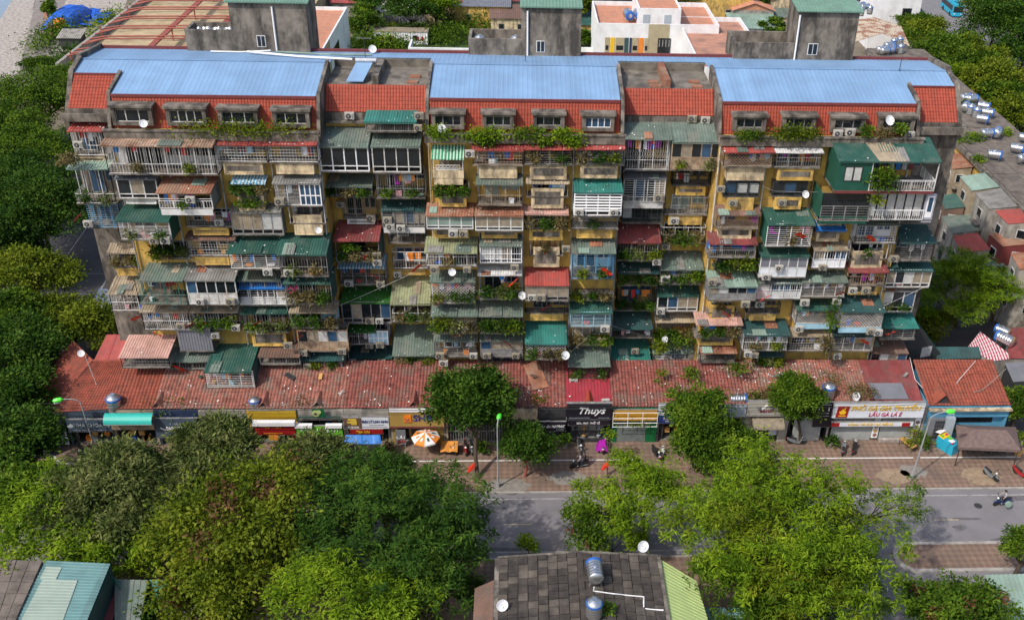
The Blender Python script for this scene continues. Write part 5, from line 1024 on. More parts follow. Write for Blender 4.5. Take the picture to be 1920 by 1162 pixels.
# left corner hip roof
t0 = [o for o in bpy.data.objects if o.name == 'shop'][0]; xa, xc = xs(118), xs(205); A0 = (xs(105)-.6, 77.8, EZ-.25); A1 = (xc, 78., EZ); A2 = (xc, 83.6, 6.); A3 = (onY(172, 672, 83.6).x, 83.6, 6.)
m = MB(); m.tiles(A0, A1, A2, A3, .32, .36, .065, .045); m.build('roof', 'tile_orange', t0, kind='stuff'); B1 = (onY(140, 652, 86.5).x-.4, 87.2, 5.9); B0 = (onY(66, 702, 84).x, 84., EZ-.4)
m = MB(); m.tiles(B0, A0, A3, B1, .32, .36, .065, .045); m.build('roof', 'tile_orange', t0, kind='stuff'); m = MB(); m.path([Vector(A0)+Vector((0, 0, .05)), Vector(A3)+Vector((0, 0, .08)), Vector(B1)+Vector((0, 0, .08))], .13, 0, 6); m.path([Vector(A3)+Vector((0, 0, .08)), Vector(A2)+Vector((0, 0, .05))], .12, 0, 6); m.build('ridge_tiles', 'tile_orange', t0)
m = MB(); m.hexa([(A0[0]+.5, 78.6, .12), (xa+.1, 78.6, .12), (xa+.1, 86, .12), (B0[0]+1, 84, .12), (A0[0]+.5, 78.6, 4.), (xa+.1, 78.6, 4.), (xa+.1, 86, 4.4), (B0[0]+1, 84, 4.)]); m.build('wall', 'sign_slate', t0)
# buildings between the corner roof and the block
def shed(name, lb, quad, m_, wallm, z0=0.1, pitch=.28, cat='shed', tile=False):
    """quad = eave left, eave right, top right, top left"""
    a, b_, c, d = map(Vector, quad); t = thing(name, lb, cat, ((a.x+c.x)/2, (a.y+c.y)/2, z0)); m = MB()
    (m.tiles(a, b_, c, d, .3, .4, .05, .04) if tile else m.sheet(a, b_, c, d, pitch, .04)); m.build('roof', m_, t)
    m = MB(); i = .15; lo = [Vector((v.x, v.y, z0)) for v in (a, b_, c, d)]; up = [v-Vector((0, 0, .12)) for v in (a, b_, c, d)]; cen = sum(lo, Vector())/4
    sh = lambda v: Vector((cen.x+(v.x-cen.x)*.95, cen.y+(v.y-cen.y)*.95, v.z)); m.hexa([sh(v) for v in lo]+[sh(v) for v in up]); m.build('wall', wallm, t)
    if cat in ('annex', 'shed'):
        for P0, P1, P2 in ((a, b_, c), (b_, c, d)):
            e = P1-P0; L_ = Vector((e.x, e.y, 0)).length; u = Vector((e.x, e.y, 0)).normalized(); n = Vector((u.y, -u.x, 0))
            for k in range(max(1, int(L_/2.6))):
                q = P0.lerp(P1, (k+.5)/max(1, int(L_/2.6))); q = cen+(Vector((q.x, q.y, 0))-cen)*.96+Vector((0, 0, q.z-cen.z)); h = q.z-1.5
                if h < 1: continue
                w = MB(); w.obox((q.x+n.x*.02, q.y+n.y*.02, h), u*.62, n*.05, (0, 0, .6)); f = w.build('window', 'gwhite', t); w = MB(); w.obox((q.x+n.x*.08, q.y+n.y*.08, h), u*.52, n*.015, (0, 0, .5)); w.build('pane', 'glass', f)
                if h > 4: w = MB(); w.obox((q.x+n.x*.3, q.y+n.y*.3, h-1.3), u*.9, n*.3, (0, 0, .06)); w.build('ledge', 'concrete', t); w = MB(); w.obox((q.x+n.x*.02, q.y+n.y*.02, h-2.8), u*.5, n*.04, (0, 0, .55)); w.build('window', 'dark', t)
    return t
P = lambda x, y, z: tuple(onZ(x, y, z))
shed('flat_roofed_room', 'red flat roofed room behind the left corner tile roof', (P(176, 675, 6.1), P(232, 675, 6.1), P(242, 627, 6.9), P(200, 627, 6.9)), 'red', 'plaster_grey', pitch=3)
shed('canvas_booth', 'white canvas roofed booth at the left foot of the block', (P(150, 612, 3), P(222, 600, 3), P(216, 545, 3.4), P(186, 540, 3.4)), 'whitewall', 'plaster_grey', pitch=4)
shed('lean_to', 'green lean-to roof sloping off the right end of the block', (P(1702, 664, 4.6), P(1764, 663, 4.6), P(1722, 606, 9), P(1690, 606, 9)), 'dteal', 'dark')
shed('lean_to', 'long dark green shed roof behind the right orange tiles', (P(1757, 674, 4.2), P(1838, 671, 4.2), P(1836, 650, 4.9), P(1752, 650, 4.9)), 'dteal', 'gdark')
shed('striped_awning', 'red and white striped roof at the right edge', (P(1858, 677, 3.4), P(1903, 672, 3.4), P(1838, 621, 4.6), P(1815, 650, 4.6)), 'stripe_red', 'plaster_grey', pitch=.3, cat='awning')
shed('market_shed', 'blue grey shed roof cut by the right frame edge', (P(1900, 716, 3), P(1960, 712, 3), P(1945, 676, 3.6), P(1884, 680, 3.6)), 'greysheet', 'dark')
shed('red_roofed_shed', 'dark red shed roof beside blue water tanks at the right edge', (P(1892, 672, 3.6), P(1960, 672, 3.6), P(1960, 612, 4.6), P(1885, 615, 4.6)), 'crimson', 'plaster_grey')
put_tank(P(1880, 650, 3.6), 'steel tank with blue end beside the striped roof', 0, 2.2, 1.1); put_tank(P(1876, 632, 3.8), 'small blue ended tank behind the striped roof', 0, 2.3, .9)
# ---------------------------------------------------------------- signs
def sign(x0, x1, y0, y1, m_, lb, texts=(), Y=YF, dep=.18, tilt=0., extra=None, name='shop_sign'):
    xm = (x0+x1)/2; a, c = onY(x0, (y0+y1)/2, Y).x, onY(x1, (y0+y1)/2, Y).x; z1, z0 = onY(xm, y0, Y).z, onY(xm, y1, Y).z; t = thing(name, lb, 'sign', ((a+c)/2, Y, z0)); m = MB()
    m.box(a, c, Y, Y+dep, z0, z1); m.build('board', m_, t); m = MB(); e = .05
    m.box(a-e, c+e, Y+.02, Y+dep+.02, z1+.002, z1+e); m.box(a-e, c+e, Y+.02, Y+dep+.02, z0-e, z0-.002); m.build('frame', 'ggrey', t)
    for s, x, y, h, colr, sh, w in texts:
        p = onY(x, y, Y); hh = h/19./.87; lettering(t, s, (p.x, Y, p.z), hh, colr, sh, w/19. if w else None, .012 if hh > .5 else 0)
    if extra: extra(t, a, c, z0, z1)
    return t
def panel(t, name, x0, x1, y0, y1, m_, Y=YF, d=.05, lift=.0):
    xm = (x0+x1)/2; a, c = onY(x0, (y0+y1)/2, Y).x, onY(x1, (y0+y1)/2, Y).x; z1, z0 = onY(xm, y0, Y).z, onY(xm, y1, Y).z; m = MB(); m.box(a, c, Y-d-lift, Y-.002-lift, z0, z1); return m.build(name, m_, t)
def disc(t, name, x, y, r, m_, Y=YF, sx=1.):
    p = onY(x, y, Y); m = MB(); m.lathe((p.x, Y-.01, p.z), [(r, 0), (r, .04)], 18, 0, (0, -1, 0)); m.v = [((v[0]-p.x)*sx+p.x, v[1], v[2]) for v in m.v]; return m.build(name, m_, t)
s = sign(126, 208, 787, 809, 'sign_slate', 'slate blue dental clinic sign with a pale oval logo', [('NHA KHOA BS', 172, 797, 6.5, 'sign_grey', 0, 62), ('—— — ———— —— — ———', 170, 806, 2.2, 'sign_grey', 0, 60)]); disc(s, 'oval_logo', 132, 798, .2, 'sign_grey', sx=1.5)
s = sign(209, 291, 796, 805, 'tan', 'narrow tan picture sign under the aqua canopy', []); m = MB()
a, c = onY(200, 785, YF).x, onY(290, 785, YF).x; z0 = onY(245, 795, YF-.8).z; t = thing('canopy', 'aqua curved plastic canopy over a shop near the left corner', 'canopy', ((a+c)/2, YF, z0)); n = 8
for k in range(n): a0, a1 = math.pi/2*k/n, math.pi/2*(k+1)/n; m.poly([(a, YF-.05-.85*math.sin(a1), z0+.75*math.cos(a1)), (c, YF-.05-.85*math.sin(a1), z0+.75*math.cos(a1)), (c, YF-.05-.85*math.sin(a0), z0+.75*math.cos(a0)), (a, YF-.05-.85*math.sin(a0), z0+.75*math.cos(a0))])
m.build('skin', 'aqua', t); m = MB()
for x in (a, c): m.bar((x, YF-.9, z0), (x, YF-.05, z0), .03); m.bar((x, YF-.05, z0), (x, YF-.05, z0+.75), .03)
m.bar((a, YF-.9, z0), (c, YF-.9, z0), .03); m.build('frame', 'ggrey', t)
def book(t, a, c, z0, z1):
    m = MB(); x = a+.95; z = (z0+z1)/2
    m.hexa([(x-.4, YF-.06, z), (x, YF-.06, z-.25), (x, YF-.005, z-.25), (x-.4, YF-.005, z), (x-.4, YF-.06, z+.15), (x, YF-.06, z-.1), (x, YF-.005, z-.1), (x-.4, YF-.005, z+.15)]); m.hexa([(x, YF-.06, z-.25), (x+.35, YF-.06, z), (x+.35, YF-.005, z), (x, YF-.005, z-.25), (x, YF-.06, z-.1), (x+.35, YF-.06, z+.2), (x+.35, YF-.005, z+.2), (x, YF-.005, z-.1)]); m.build('book_logo', 'sign_white', t)
sign(290, 372, 785, 820, 'sign_slate', 'large dark navy sign with an open book logo', [('BANG', 323, 803, 7, 'letter_white', 0, 20), ('K - UP', 326, 794.5, 3.5, 'sign_grey', 0, 14), ('TOÁN', 345, 803, 6, 'letter_white', 0, 18)], extra=book)
sign(466, 555, 770, 786, 'gold_dark', 'blank yellow board above the red sign', [], Y=YF+.25)
s = sign(478, 553, 794, 815, 'sign_red', 'red sign with yellow lettering below the yellow board', [('Gà Tần', 510, 799, 6, 'letter_yellow', .2, 30), ('—— — ———— —— — ———', 520, 805, 4, 'sign_black', 0, 66), ('—— — ———— —— — ———', 512, 811.5, 3, 'letter_yellow', 0, 34)], Y=YF-.55); panel(s, 'white_ledge', 474, 554, 786.5, 793, 'whiteclean', YF-.3, .5)
s = sign(555, 642, 799, 818, 'sign_green', 'lime green sign with white lettering', [('F', 566, 806, 7, 'letter_white', 0, None), ('O', 577, 806, 7, 'letter_white', 0, None), ('UNE', 606, 806, 7, 'letter_white', 0, None), ('UT', 629, 806, 7, 'letter_white', 0, None)], Y=YF-.45); panel(s, 'white_ledge', 554, 586, 793, 798, 'whiteclean', YF-.3, .4); panel(s, 'white_ledge', 611, 642, 793, 798, 'whiteclean', YF-.3, .4)
t = thing('roof_sign', 'dark green avocado emblem standing on a shop roof edge', 'sign', onY(597, 781, YF)); panel(t, 'board', 586, 608, 766, 781, 'leaf_green', YF); p = onY(592, 775, YF-.1); m = MB(); m.lathe((p.x, YF-.07, p.z), [(.36, 0), (.36, .04)], 18, 0, (0, -1, 0)); m.lathe((p.x+.3, YF-.07, p.z+.16), [(.22, 0), (.22, .041)], 16, 0, (0, -1, 0)); av = m.build('avocado', 'lime', t); m = MB(); m.lathe((p.x-.05, YF-.12, p.z-.03), [(.15, 0), (.13, .06)], 14, 0, (0, -1, 0)); m.build('stone', 'brown', av)
m = MB(); p0, p1 = onY(558, 781, YF), onY(637, 787, YF); t = thing('green_balustrade', 'green framed rail on the lime green shop front', 'railing', (p0+p1)/2); m.box(p0.x, p1.x, YF, YF+.1, p0.z-.12, p0.z); m.box(p0.x, p0.x+.1, YF, YF+.1, p1.z-.4, p0.z-.12); m.box(p1.x-.1, p1.x, YF, YF+.1, p1.z-.4, p0.z-.12); m.build('frame', 'green', t)
s = sign(645, 729, 783, 803, 'sign_white', 'brown and pale beer agency sign with gold dragon mark', [('ĐẠI LÝ LAN ANH', 703, 790, 5.2, 'letter_navy', 0, 46), ('—— — ———— —— — ———', 706, 795.5, 2.6, 'letter_grey', 0, 26), ('—— — ———— —— — ———', 702, 799, 2.4, 'letter_grey', 0, 44)]); panel(s, 'brown_field', 645, 678, 783, 803, 'sign_brown', YF, .03); panel(s, 'dragon_mark', 652, 668, 785, 788, 'letter_gold', YF-.03, .03); panel(s, 'dragon_mark', 651, 667, 790, 793, 'letter_gold', YF-.03, .03); panel(s, 'dragon_mark', 658, 669, 787.5, 796, 'letter_gold', YF-.032, .026); p = onY(661, 800.5, YF); lettering(s, 'SAIGON', (p.x, YF, p.z), .2, 'letter_white', 0, 1.25)
sign(655, 718, 805, 813, 'sign_red', 'narrow red banner with yellow script under the beer sign', [('Tạp hóa', 680, 809, 4.5, 'letter_yellow', .3, 24)], Y=YF-.1); shed('blue_canopy', 'blue tarp canopy before the beer agency', (P(645, 832, 2.5), P(715, 832, 2.5), P(713, 815, 3), P(648, 815, 3)), 'blue', 'dark', .12, pitch=2, cat='canopy')
s = sign(730, 832, 771, 799, 'gold', 'broad gold bank fascia with orange square and navy letters', [('SHB', 792, 784, 12, 'letter_navy', 0, 34)], Y=YF-.2, dep=.5); panel(s, 'square_logo', 757.5, 771, 778, 791, 'letter_orange', YF-.2, .08); panel(s, 'top_trim', 730, 830, 766, 770.5, 'whiteclean', YF-.05, .2); panel(s, 'bottom_trim', 731, 833, 799.5, 802, 'maroon_trim', YF-.2, .03)
p = onY(764, 784.5, YF); m = MB(); m.obox((p.x, YF-.3, p.z), (.2, 0, .2), (0, .015, 0), (-.03, 0, .03)); m.obox((p.x, YF-.31, p.z), (.2, 0, -.2), (0, .015, 0), (.03, 0, .03)); m.build('logo_cross', 'rustroof', s)
s = sign(1006, 1061, 791, 808, 'sign_black', 'dark script sign beside the dress shop', [('Áo dài HAMAK', 1036, 799, 5.5, 'letter_white', .15, 44), ('— —— — ———', 1050, 804.5, 2.5, 'sign_grey', 0, 14)])
s = sign(1063, 1147, 757, 785, 'sign_black', 'black sign with large pale script over the dress shop', [('Thuys', 1108, 770, 12, 'letter_white', .35, 48), ('—— — ———— —— — ———', 1087, 782.5, 1.9, 'sign_grey', 0, 38), ('—— — ———— —— — ———', 1132, 782.5, 1.9, 'sign_grey', 0, 20), ('*', 1133, 766, 3, 'sign_grey', 0, None)], Y=YF-.3, dep=.3)
sign(1066, 1143, 788, 797, 'sign_black', 'lower black strip sign with white capitals at the dress shop', [('BÁN - MAY - THIẾT KẾ', 1103, 793, 3.8, 'letter_white', 0, 42)], Y=YF-.1)
def frames(t, a, c, z0, z1):
    m = MB()
    for k in range(4): x = a+(c-a)*k/3; m.bar((x, YF-.4, z0-.5), (x, YF-.4, z1+.05), .035)
    for z in (z0-.45, z0+.0, z0+(z1-z0)*.45, z1): m.bar((a, YF-.4, z), (c, YF-.4, z), .035)
    m.build('white_frame', 'whiteclean', t)
sign(1149, 1232, 769, 788, 'amber', 'blank amber sign panels in a white tube frame', [], extra=frames); bush('roof_flowers', 'yellow flowers along the sill of the amber sign', 'plant', onY(1192, 795, YF-.3), (1.9, .15, .18), 'leaf_yellow', 24, 8, 'broad', .5, seed=77)
s = sign(1235, 1330, 757, 769, 'sign_white', 'top white sign of the motor oil stack with blue letters', [('Vihup', 1263, 763, 6, 'letter_blue', .25, 30)]); panel(s, 'logo_frame', 1237, 1246, 759.5, 767, 'sign_grey', YF, .02)
sign(1235, 1330, 769.8, 778.5, 'sign_grey', 'middle grey sign of the motor oil stack', [('MOTUL', 1268, 774.5, 6, 'letter_white', .1, 50)]); sign(1235, 1330, 779.3, 793, 'sign_navy', 'bottom navy sign of the motor oil stack', [('HƯƠNG NAM', 1268, 784, 4.5, 'letter_white', 0, 46), ('—— — ———— —— — ———', 1270, 789, 2.2, 'letter_white', 0, 44)])
s = sign(1337, 1399, 760, 781, 'sign_grey', 'pale blue grey salon sign with ring logo', [('hair', 1371, 775, 5, 'letter_grey', .1, 12)]); disc(s, 'ring_logo', 1359, 766, .28, 'letter_grey'); disc(s, 'ring_centre', 1359, 766, .18, 'sign_grey', YF-.045)
s = sign(1402, 1470, 754, 780, 'sign_beige', 'beige boutique sign with maroon lettering', [('serim', 1438, 770, 7, 'letter_maroon', 0, 26), ('—— — ———— —— — ———', 1436, 777, 1.8, 'letter_grey', 0, 48)], Y=YF-.15, dep=.35)
for x in (1422, 1445): panel(s, 'spotlight', x-2, x+3, 761, 764.5, 'letter_grey', YF-.15, .3)
m = MB(); p = onY(1435, 763, YF-.2); m.obox((p.x, YF-.2, p.z), (.3, 0, .3), (0, .03, 0), (-.06, 0, .06)); m.build('logo_stroke', 'letter_white', s)
sign(1528, 1562, 755, 800, 'sign_black', 'tall black sign with pale numerals beside the noodle restaurant', [('1  1', 1545, 767, 8, 'letter_white', 0, 20), ('— —— — ———', 1552, 758, 2.4, 'letter_white', 0, 14), ('— —— — ———', 1545, 774, 3, 'letter_white', 0, 18), ('— —— — ———', 1544, 779, 2.4, 'letter_white', 0, 20)], Y=YF+.1)
def bowl(t, a, c, z0, z1):
    p = onY(1580, 770, YF-.3); m = MB(); m.hexa([(p.x-.62, YF-.36, p.z-.75), (p.x+.5, YF-.36, p.z-.75), (p.x+.5, YF-.3, p.z-.75), (p.x-.62, YF-.3, p.z-.75), (p.x-.5, YF-.36, p.z+.55), (p.x+.62, YF-.36, p.z+.55), (p.x+.62, YF-.3, p.z+.55), (p.x-.5, YF-.3, p.z+.55)]); l = m.build('logo_tile', 'sign_red', t)
    m = MB(); pts = [(-.36, .0), (-.26, -.3), (-.16, -.36), (.16, -.36), (.26, -.3), (.36, 0)]; m.poly([(p.x+x, YF-.38, p.z+z) for x, z in pts]); m.poly([(p.x+x, YF-.381, p.z+z) for x, z in ((-.2, -.02), (.2, -.02), (.22, .18), (.05, .32), (-.12, .22))]); m.box(p.x-.36, p.x+.36, YF-.385, YF-.365, p.z-.6, p.z-.5); m.obox((p.x+.2, YF-.375, p.z+.25), (.04, 0, 0), (0, .01, 0), (.04, 0, .2)); m.build('bowl_mark', 'letter_yellow', l)
sign(1563, 1733, 756, 783, 'sign_white', 'big white noodle restaurant sign with yellow and magenta lettering', [('PHỞ GÀ GIA TRUYỀN', 1661, 765.5, 9, 'letter_yellow', .2, 130), ('LẨU GÀ LÁ É', 1659, 777, 7.5, 'letter_magenta', .2, 62)], Y=YF-.3, dep=.3, extra=bowl)
s = sign(1560, 1712, 791.5, 799, 'sign_white', 'lower white strip sign of the noodle restaurant', [('NGAN VÀ BÚN GÀ MĂNG', 1632, 795.2, 5, 'letter_yellow', .15, 84)], Y=YF-.12)
for x in (1565.5, 1698): panel(s, 'red_tile', x-7, x+8, 792, 799, 'sign_red', YF-.12, .04)
def streetboard(x, y, w_, h_, m_, lb, texts, rz=0):
    p = onZ(x, y, .12); t = thing('board_sign', lb, 'sign', p); m = MB(); m.box(p.x-w_/2, p.x+w_/2, p.y-.06, p.y+.06, .5, .5+h_); m.build('board', m_, t); m = MB()
    for q in (-.4, .4): m.box(p.x+q*w_-.03, p.x+q*w_+.03, p.y-.04, p.y+.04, .12, .495)
    m.build('legs', 'ggrey', t)
    for s, dz, hh, cc in texts: lettering(t, s, (p.x, p.y-.06, .5+h_*dz), hh, cc, 0, w_*.8)
streetboard(122, 838, 1., 1.6, 'sign_white', 'tilted white board with blue capitals at the left corner', [('BẾP', .75, .35, 'letter_blue'), ('GÀ', .45, .35, 'letter_blue'), ('TA', .18, .35, 'letter_blue')])
streetboard(753, 838, .95, 1.7, 'bike_grey', 'grey board with red lettering before the bank', [('LÃI', .5, .3, 'letter_white'), ('SUẤT', .2, .26, 'flagred')])
# ---------------------------------------------------------------- on the shop roofs
for i, (x, y) in enumerate(((265, 774), (392, 774), (352, 776), (505, 771), (526, 771), (563, 773), (625, 772), (698, 775), (1135, 757), (1170, 769), (1191, 770), (1210, 770))):
    put_ac(onY(x, y, 78.4), random.uniform(-.3, .3), later='air conditioner on the shop roof edge, counted from the left', x=x)
flush_labels()
for (x, y, lb, s) in ((465, 770, 'dish at the shop roof edge left of the yellow board', .9), (1227, 770, 'dish at the shop roof edge beside the amber sign', 1.1), (1603, 750, 'dish on a long arm above the noodle restaurant', 1.2), (1801, 778, 'dish on the gutter of the right orange tile roof', 1.2)): put_dish(onY(x, y, 78.3), lb, s)
put_tank(onY(218, 772, 78.5), 'upright steel tank on the roof edge near the aqua canopy', 1, 0, 1.15); put_tank(onY(480, 770, 78.5), 'upright tank with blue label above the yellow board', 1, 0, .9); put_tank(onY(1382, 762, 79), 'lying white and steel tank above the salon sign', 0, 0, .95); put_tank(onY(1550, 748, 79), 'steel tank with orange base behind the black sign', 1, 0, 1.1)
rr = random.Random(5); m = MB(); RZ = lambda y: EZ+(y-78)*(6-EZ)/5.6+.12
for k in range(460):
    u = rr.random(); x = rr.gauss(26, 3.2) if u < .55 else rr.choice([-31, -22, -14.5, -3, 1.5, 13, 19])+rr.gauss(0, 1.6); y = 78.2+5*rr.random()**(.8 if u < .55 else 2.2); s = rr.uniform(.02, .06)*(1.8 if rr.random() < .12 else 1); a = rr.random()*3
    m.obox((x, y, RZ(y)+.02), (s*math.cos(a), s*math.sin(a), .02), (-s*.7*math.sin(a), s*.7*math.cos(a), .02), (0, 0, .015))
m.solo('roof_litter', 'white scraps of rubbish scattered over the old shop roofs', 'litter', 'litter', kind='stuff')
for (x, y, rx, ry, rz_, mm, lb, n) in ((1295, 700, .95, .8, .55, 'leaf_mid', 'round shrub growing on the red shop roof', 26), (1238, 718, .65, .6, .45, 'leaf_mid', 'small shrub below the round one on the red shop roof', 18), (1240, 699, .45, .35, .25, 'leaf_yellow', 'smallest shrub on the red shop roof', 10), (312, 764, 2.9, .9, 1.1, 'leaf_mid', 'leafy plants on the roof edge right of the aqua canopy', 70), (665, 767, 1.5, .6, .75, 'leaf_mid', 'leafy plants on the roof edge left of the bank sign', 30), (715, 766, 1., .5, .6, 'leaf_dark', 'dark plants on the roof edge against the bank sign', 20), (1012, 757, 1.4, .6, .9, 'leaf_yellow', 'bushy plants on the roof of the narrow dark shop', 34), (1050, 765, .8, .6, .7, 'leaf_dry', 'dry plants beside the dress shop roof', 18), (175, 776, 3.2, .35, .35, 'leaf_yellow', 'mossy weeds along the left corner eave', 40), (575, 755, 1.4, .5, .45, 'leaf_dry', 'dry weeds on the roof behind the avocado emblem', 20), (1440, 742, 2.6, .9, .6, 'leaf_dry', 'dry brush on the roof behind the beige boutique', 50), (1415, 745, 1., .6, .6, 'leaf_mid', 'green weeds on the roof above the salon', 20), (1560, 715, 1.2, .9, .9, 'leaf_dry', 'tangle of dry creeper on the roof near the black sign', 36), (1610, 730, 2., 1., .4, 'leaf_dry', 'dry weeds on the roof above the noodle restaurant', 36), (1390, 690, 1.6, .7, .4, 'leaf_mid', 'weeds at the foot of the right wing on the tiles', 26), (1025, 722, .7, .6, .5, 'leaf_dry', 'dry plant on the middle shop roof', 14), (480, 758, 1.5, .4, .35, 'leaf_dry', 'dry weeds at the roof edge near the yellow board', 18)):
    p = onY(x, y, 81 if y < 725 else 78.8); bush('roof_shrub', lb, 'shrub', p, (rx, ry, rz_), mm, n, 12, 'broad', .75, seed=int(x))
def cable(lb, pts, r=.03, m_='white'):
    m = MB(); V = [Vector(p) for p in pts]; out = []
    for a, c in zip(V[:-1], V[1:]):
        for k in range(6): u = k/6; out.append(a.lerp(c, u)-Vector((0, 0, .5*u*(1-u)*(a-c).length*.12)))
    out.append(V[-1]); m.path(out, r, 0, 5); m.solo('cable', lb, 'cable', m_)
R3 = lambda x, y: onY(x, y, 81 if y < 730 else 79.5)+Vector((0, 0, .25))
cable('thin cable crossing the left corner tile roof', [R3(161, 672), R3(180, 720), R3(196, 768)]); cable('pale cable hanging down to the right orange roof', [onY(1706, 670, 82.5), R3(1715, 715), R3(1742, 745)]); cable('pale cable looping over the right orange roof', [R3(1828, 680), R3(1800, 712), R3(1770, 750), R3(1745, 765)], .035); cable('long cable sagging across the right orange roof', [R3(1885, 695), R3(1840, 735), R3(1765, 752)], .03, 'ggrey')
cable('thick white pipe bending over the shop roof above the avocado emblem', [R3(577, 767), R3(600, 745), R3(635, 748), R3(643, 735)], .06); cable('white branch pipe at the roof edge left of the beer sign', [R3(641, 740), R3(634, 757)], .05)
for k, (x, y, w_, lb) in enumerate(((603, 722, .35, 'brown fallen board on the shop roof'), (545, 711, .5, 'dark slate square lying on the shop roof'), (1005, 725, .6, 'crumpled brown sheet on the middle shop roof'), (382, 735, .3, 'green plank on the shop roof below the big green awning'), (1460, 703, .55, 'grey box lid on the tiles under the right wing'), (1698, 703, .3, 'grey bucket lying on the crimson metal roof'), (1005, 700, 1.6, 'rusty sheet leaning at the foot of the middle wing'))):
    p = onY(x, y, 81.5); m = MB(); a = k*1.1; zz = RZ(p.y)+.12; m.obox((p.x, p.y, zz), (w_*math.cos(a)*.5, w_*math.sin(a)*.5, .02), (-w_*math.sin(a), w_*math.cos(a), w_*.28), (0, 0, .04)); m.solo('loose_board', lb, 'board', ['wood', 'dark', 'brown', 'green', 'greysheet', 'grey', 'rustroof'][k])
# ================================================================ street life
def make_bike(body='bike_black'):
    """scooter, front towards -Y"""
    t = thing('motorbike', '', 'motorbike', (0, 0, 0), group='parked motorbikes')
    for y in (-.62, .6):
        m = MB(); m.lathe((0, y, .27), [(.17, -.05), (.25, -.055), (.285, -.02), (.285, .02), (.25, .055), (.17, .05)], 16, 0, (1, 0, 0)); wl = m.build('wheel', 'rubber', t); m = MB(); m.lathe((0, y, .27), [(.165, -.03), (.165, .03)], 12, 0, (1, 0, 0)); m.build('rim', 'bike_grey', wl)
    m = MB(); P_ = lambda y, z, w_: [(-w_, y, z), (w_, y, z)]
    def loft(secs):
        for (y0, za, zb, w0), (y1, zc, zd, w1) in zip(secs[:-1], secs[1:]): m.hexa([(-w0, y0, za), (w0, y0, za), (w1, y1, zc), (-w1, y1, zc), (-w0*.8, y0, zb), (w0*.8, y0, zb), (w1*.8, y1, zd), (-w1*.8, y1, zd)])
    loft([(-.12, .24, .34, .17), (.15, .24, .6, .18), (.45, .36, .72, .19), (.72, .5, .76, .15), (.95, .66, .78, .07)]); loft([(-.12, .24, .34, .17), (-.3, .26, .36, .17)])
    m.hexa([(-.19, -.34, .26), (.19, -.34, .26), (.17, -.26, .26), (-.17, -.26, .26), (-.24, -.52, .78), (.24, -.52, .78), (.2, -.42, .8), (-.2, -.42, .8)]); m.hexa([(-.09, -.86, .5), (.09, -.86, .5), (.09, -.4, .58), (-.09, -.4, .58), (-.05, -.84, .55), (.05, -.84, .55), (.07, -.4, .64), (-.07, -.4, .64)])
    m.build('body', body, t)
    m = MB(); m.hexa([(-.13, -.02, .62), (.13, -.02, .62), (.12, .78, .76), (-.12, .78, .76), (-.12, 0, .7), (.12, 0, .7), (.1, .78, .82), (-.1, .78, .82)]); m.build('saddle', 'seat', t)
    m = MB(); m.path([(-.34, -.3, 1.0), (-.2, -.4, .96), (.2, -.4, .96), (.34, -.3, 1.0)], .022, 0, 6); m.bar((0, -.46, .9), (0, -.6, .3), .035, 0, 6)
    for x in (-.26, .26): m.bar((x, -.38, .98), (x*1.15, -.42, 1.16), .012); m.obox((x*1.15, -.42, 1.2), (.06, 0, 0), (0, .015, 0), (0, 0, .04))
    m.build('handlebar', 'rubber', t); m = MB(); m.lathe((0, -.5, .9), [(.1, 0), (.11, .05), (.06, .1)], 12, 0, (0, -1, .15)); m.build('headlight', 'whiteclean', t)
    m = MB(); m.box(-.1, .1, .94, .99, .66, .74); m.build('tail_light', 'bike_red', t); m = MB(); m.bar((.16, .1, .3), (.19, .85, .36), .05, 0, 8); m.bar((-.1, .1, .24), (-.3, .12, .01), .018); m.build('exhaust', 'bike_grey', t); return t
BK = {}
def bike(loc, rz, body, lb):
    if body not in BK: BK[body] = make_bike(body); o = BK[body]
    else: o = dup(BK[body], loc, rz)
    setplace(o, loc, rz, lb); return o
G = .12
for (x, y, rz, bd, lb) in ((1600, 846, -.45+math.pi, 'bike_black', 'left of two black motorbikes before the noodle restaurant'), (1580, 847, -.4+math.pi, 'bike_grey', 'grey motorbike beside a black one before the noodle restaurant'), (1856, 895, .5, 'bike_grey', 'grey motorbike parked alone on the right pavement'), (1913, 893, .55, 'bike_red', 'motorbike cut by the right frame edge'), (1087, 842, .15, 'bike_grey', 'grey scooter parked before the dress shop window'), (1133, 843, 2.9, 'bike_white', 'white scooter under a purple cover by the sapling'), (1230, 855, .35, 'bike_black', 'dark motorbike with yellow rack near the amber sign'), (1240, 857, 2.8, 'bike_white', 'white motorbike near the amber sign'), (1298, 840, .2, 'bike_blue', 'motorbike parked under the pavement tree near an umbrella'), (1300, 876, 0.1, 'bike_black', 'black motorbike beside the red cloth under the pavement tree'), (843, 848, .9, 'bike_black', 'motorbike covered by an orange cloth near the bank'), (873, 846, .1, 'bike_red', 'red motorbike left of the tall street tree trunk'), (884, 845, .15, 'bike_grey', 'grey motorbike right beside the tall street tree trunk'), (152, 852, .4, 'bike_black', 'dark motorbike before the dental clinic'), (465, 846, .3, 'bike_grey', 'grey motorbike before the red sign shop'), (455, 835, .1, 'bike_blue', 'blue motorbike in the shade of the red sign shop'), (480, 830, .2, 'bike_red', 'red motorbike at the door of the red sign shop'), (335, 1082, .5, 'bike_black', 'motorbike under the trees near the bottom left roofs'), (352, 1090, .4, 'bike_grey', 'second motorbike under the trees near the bottom left roofs'), (1492, 832, 1.5, 'bike_grey', 'small grey motorbike under the round tree')):
    bike(onZ(x, y, G), rz, bd, lb)
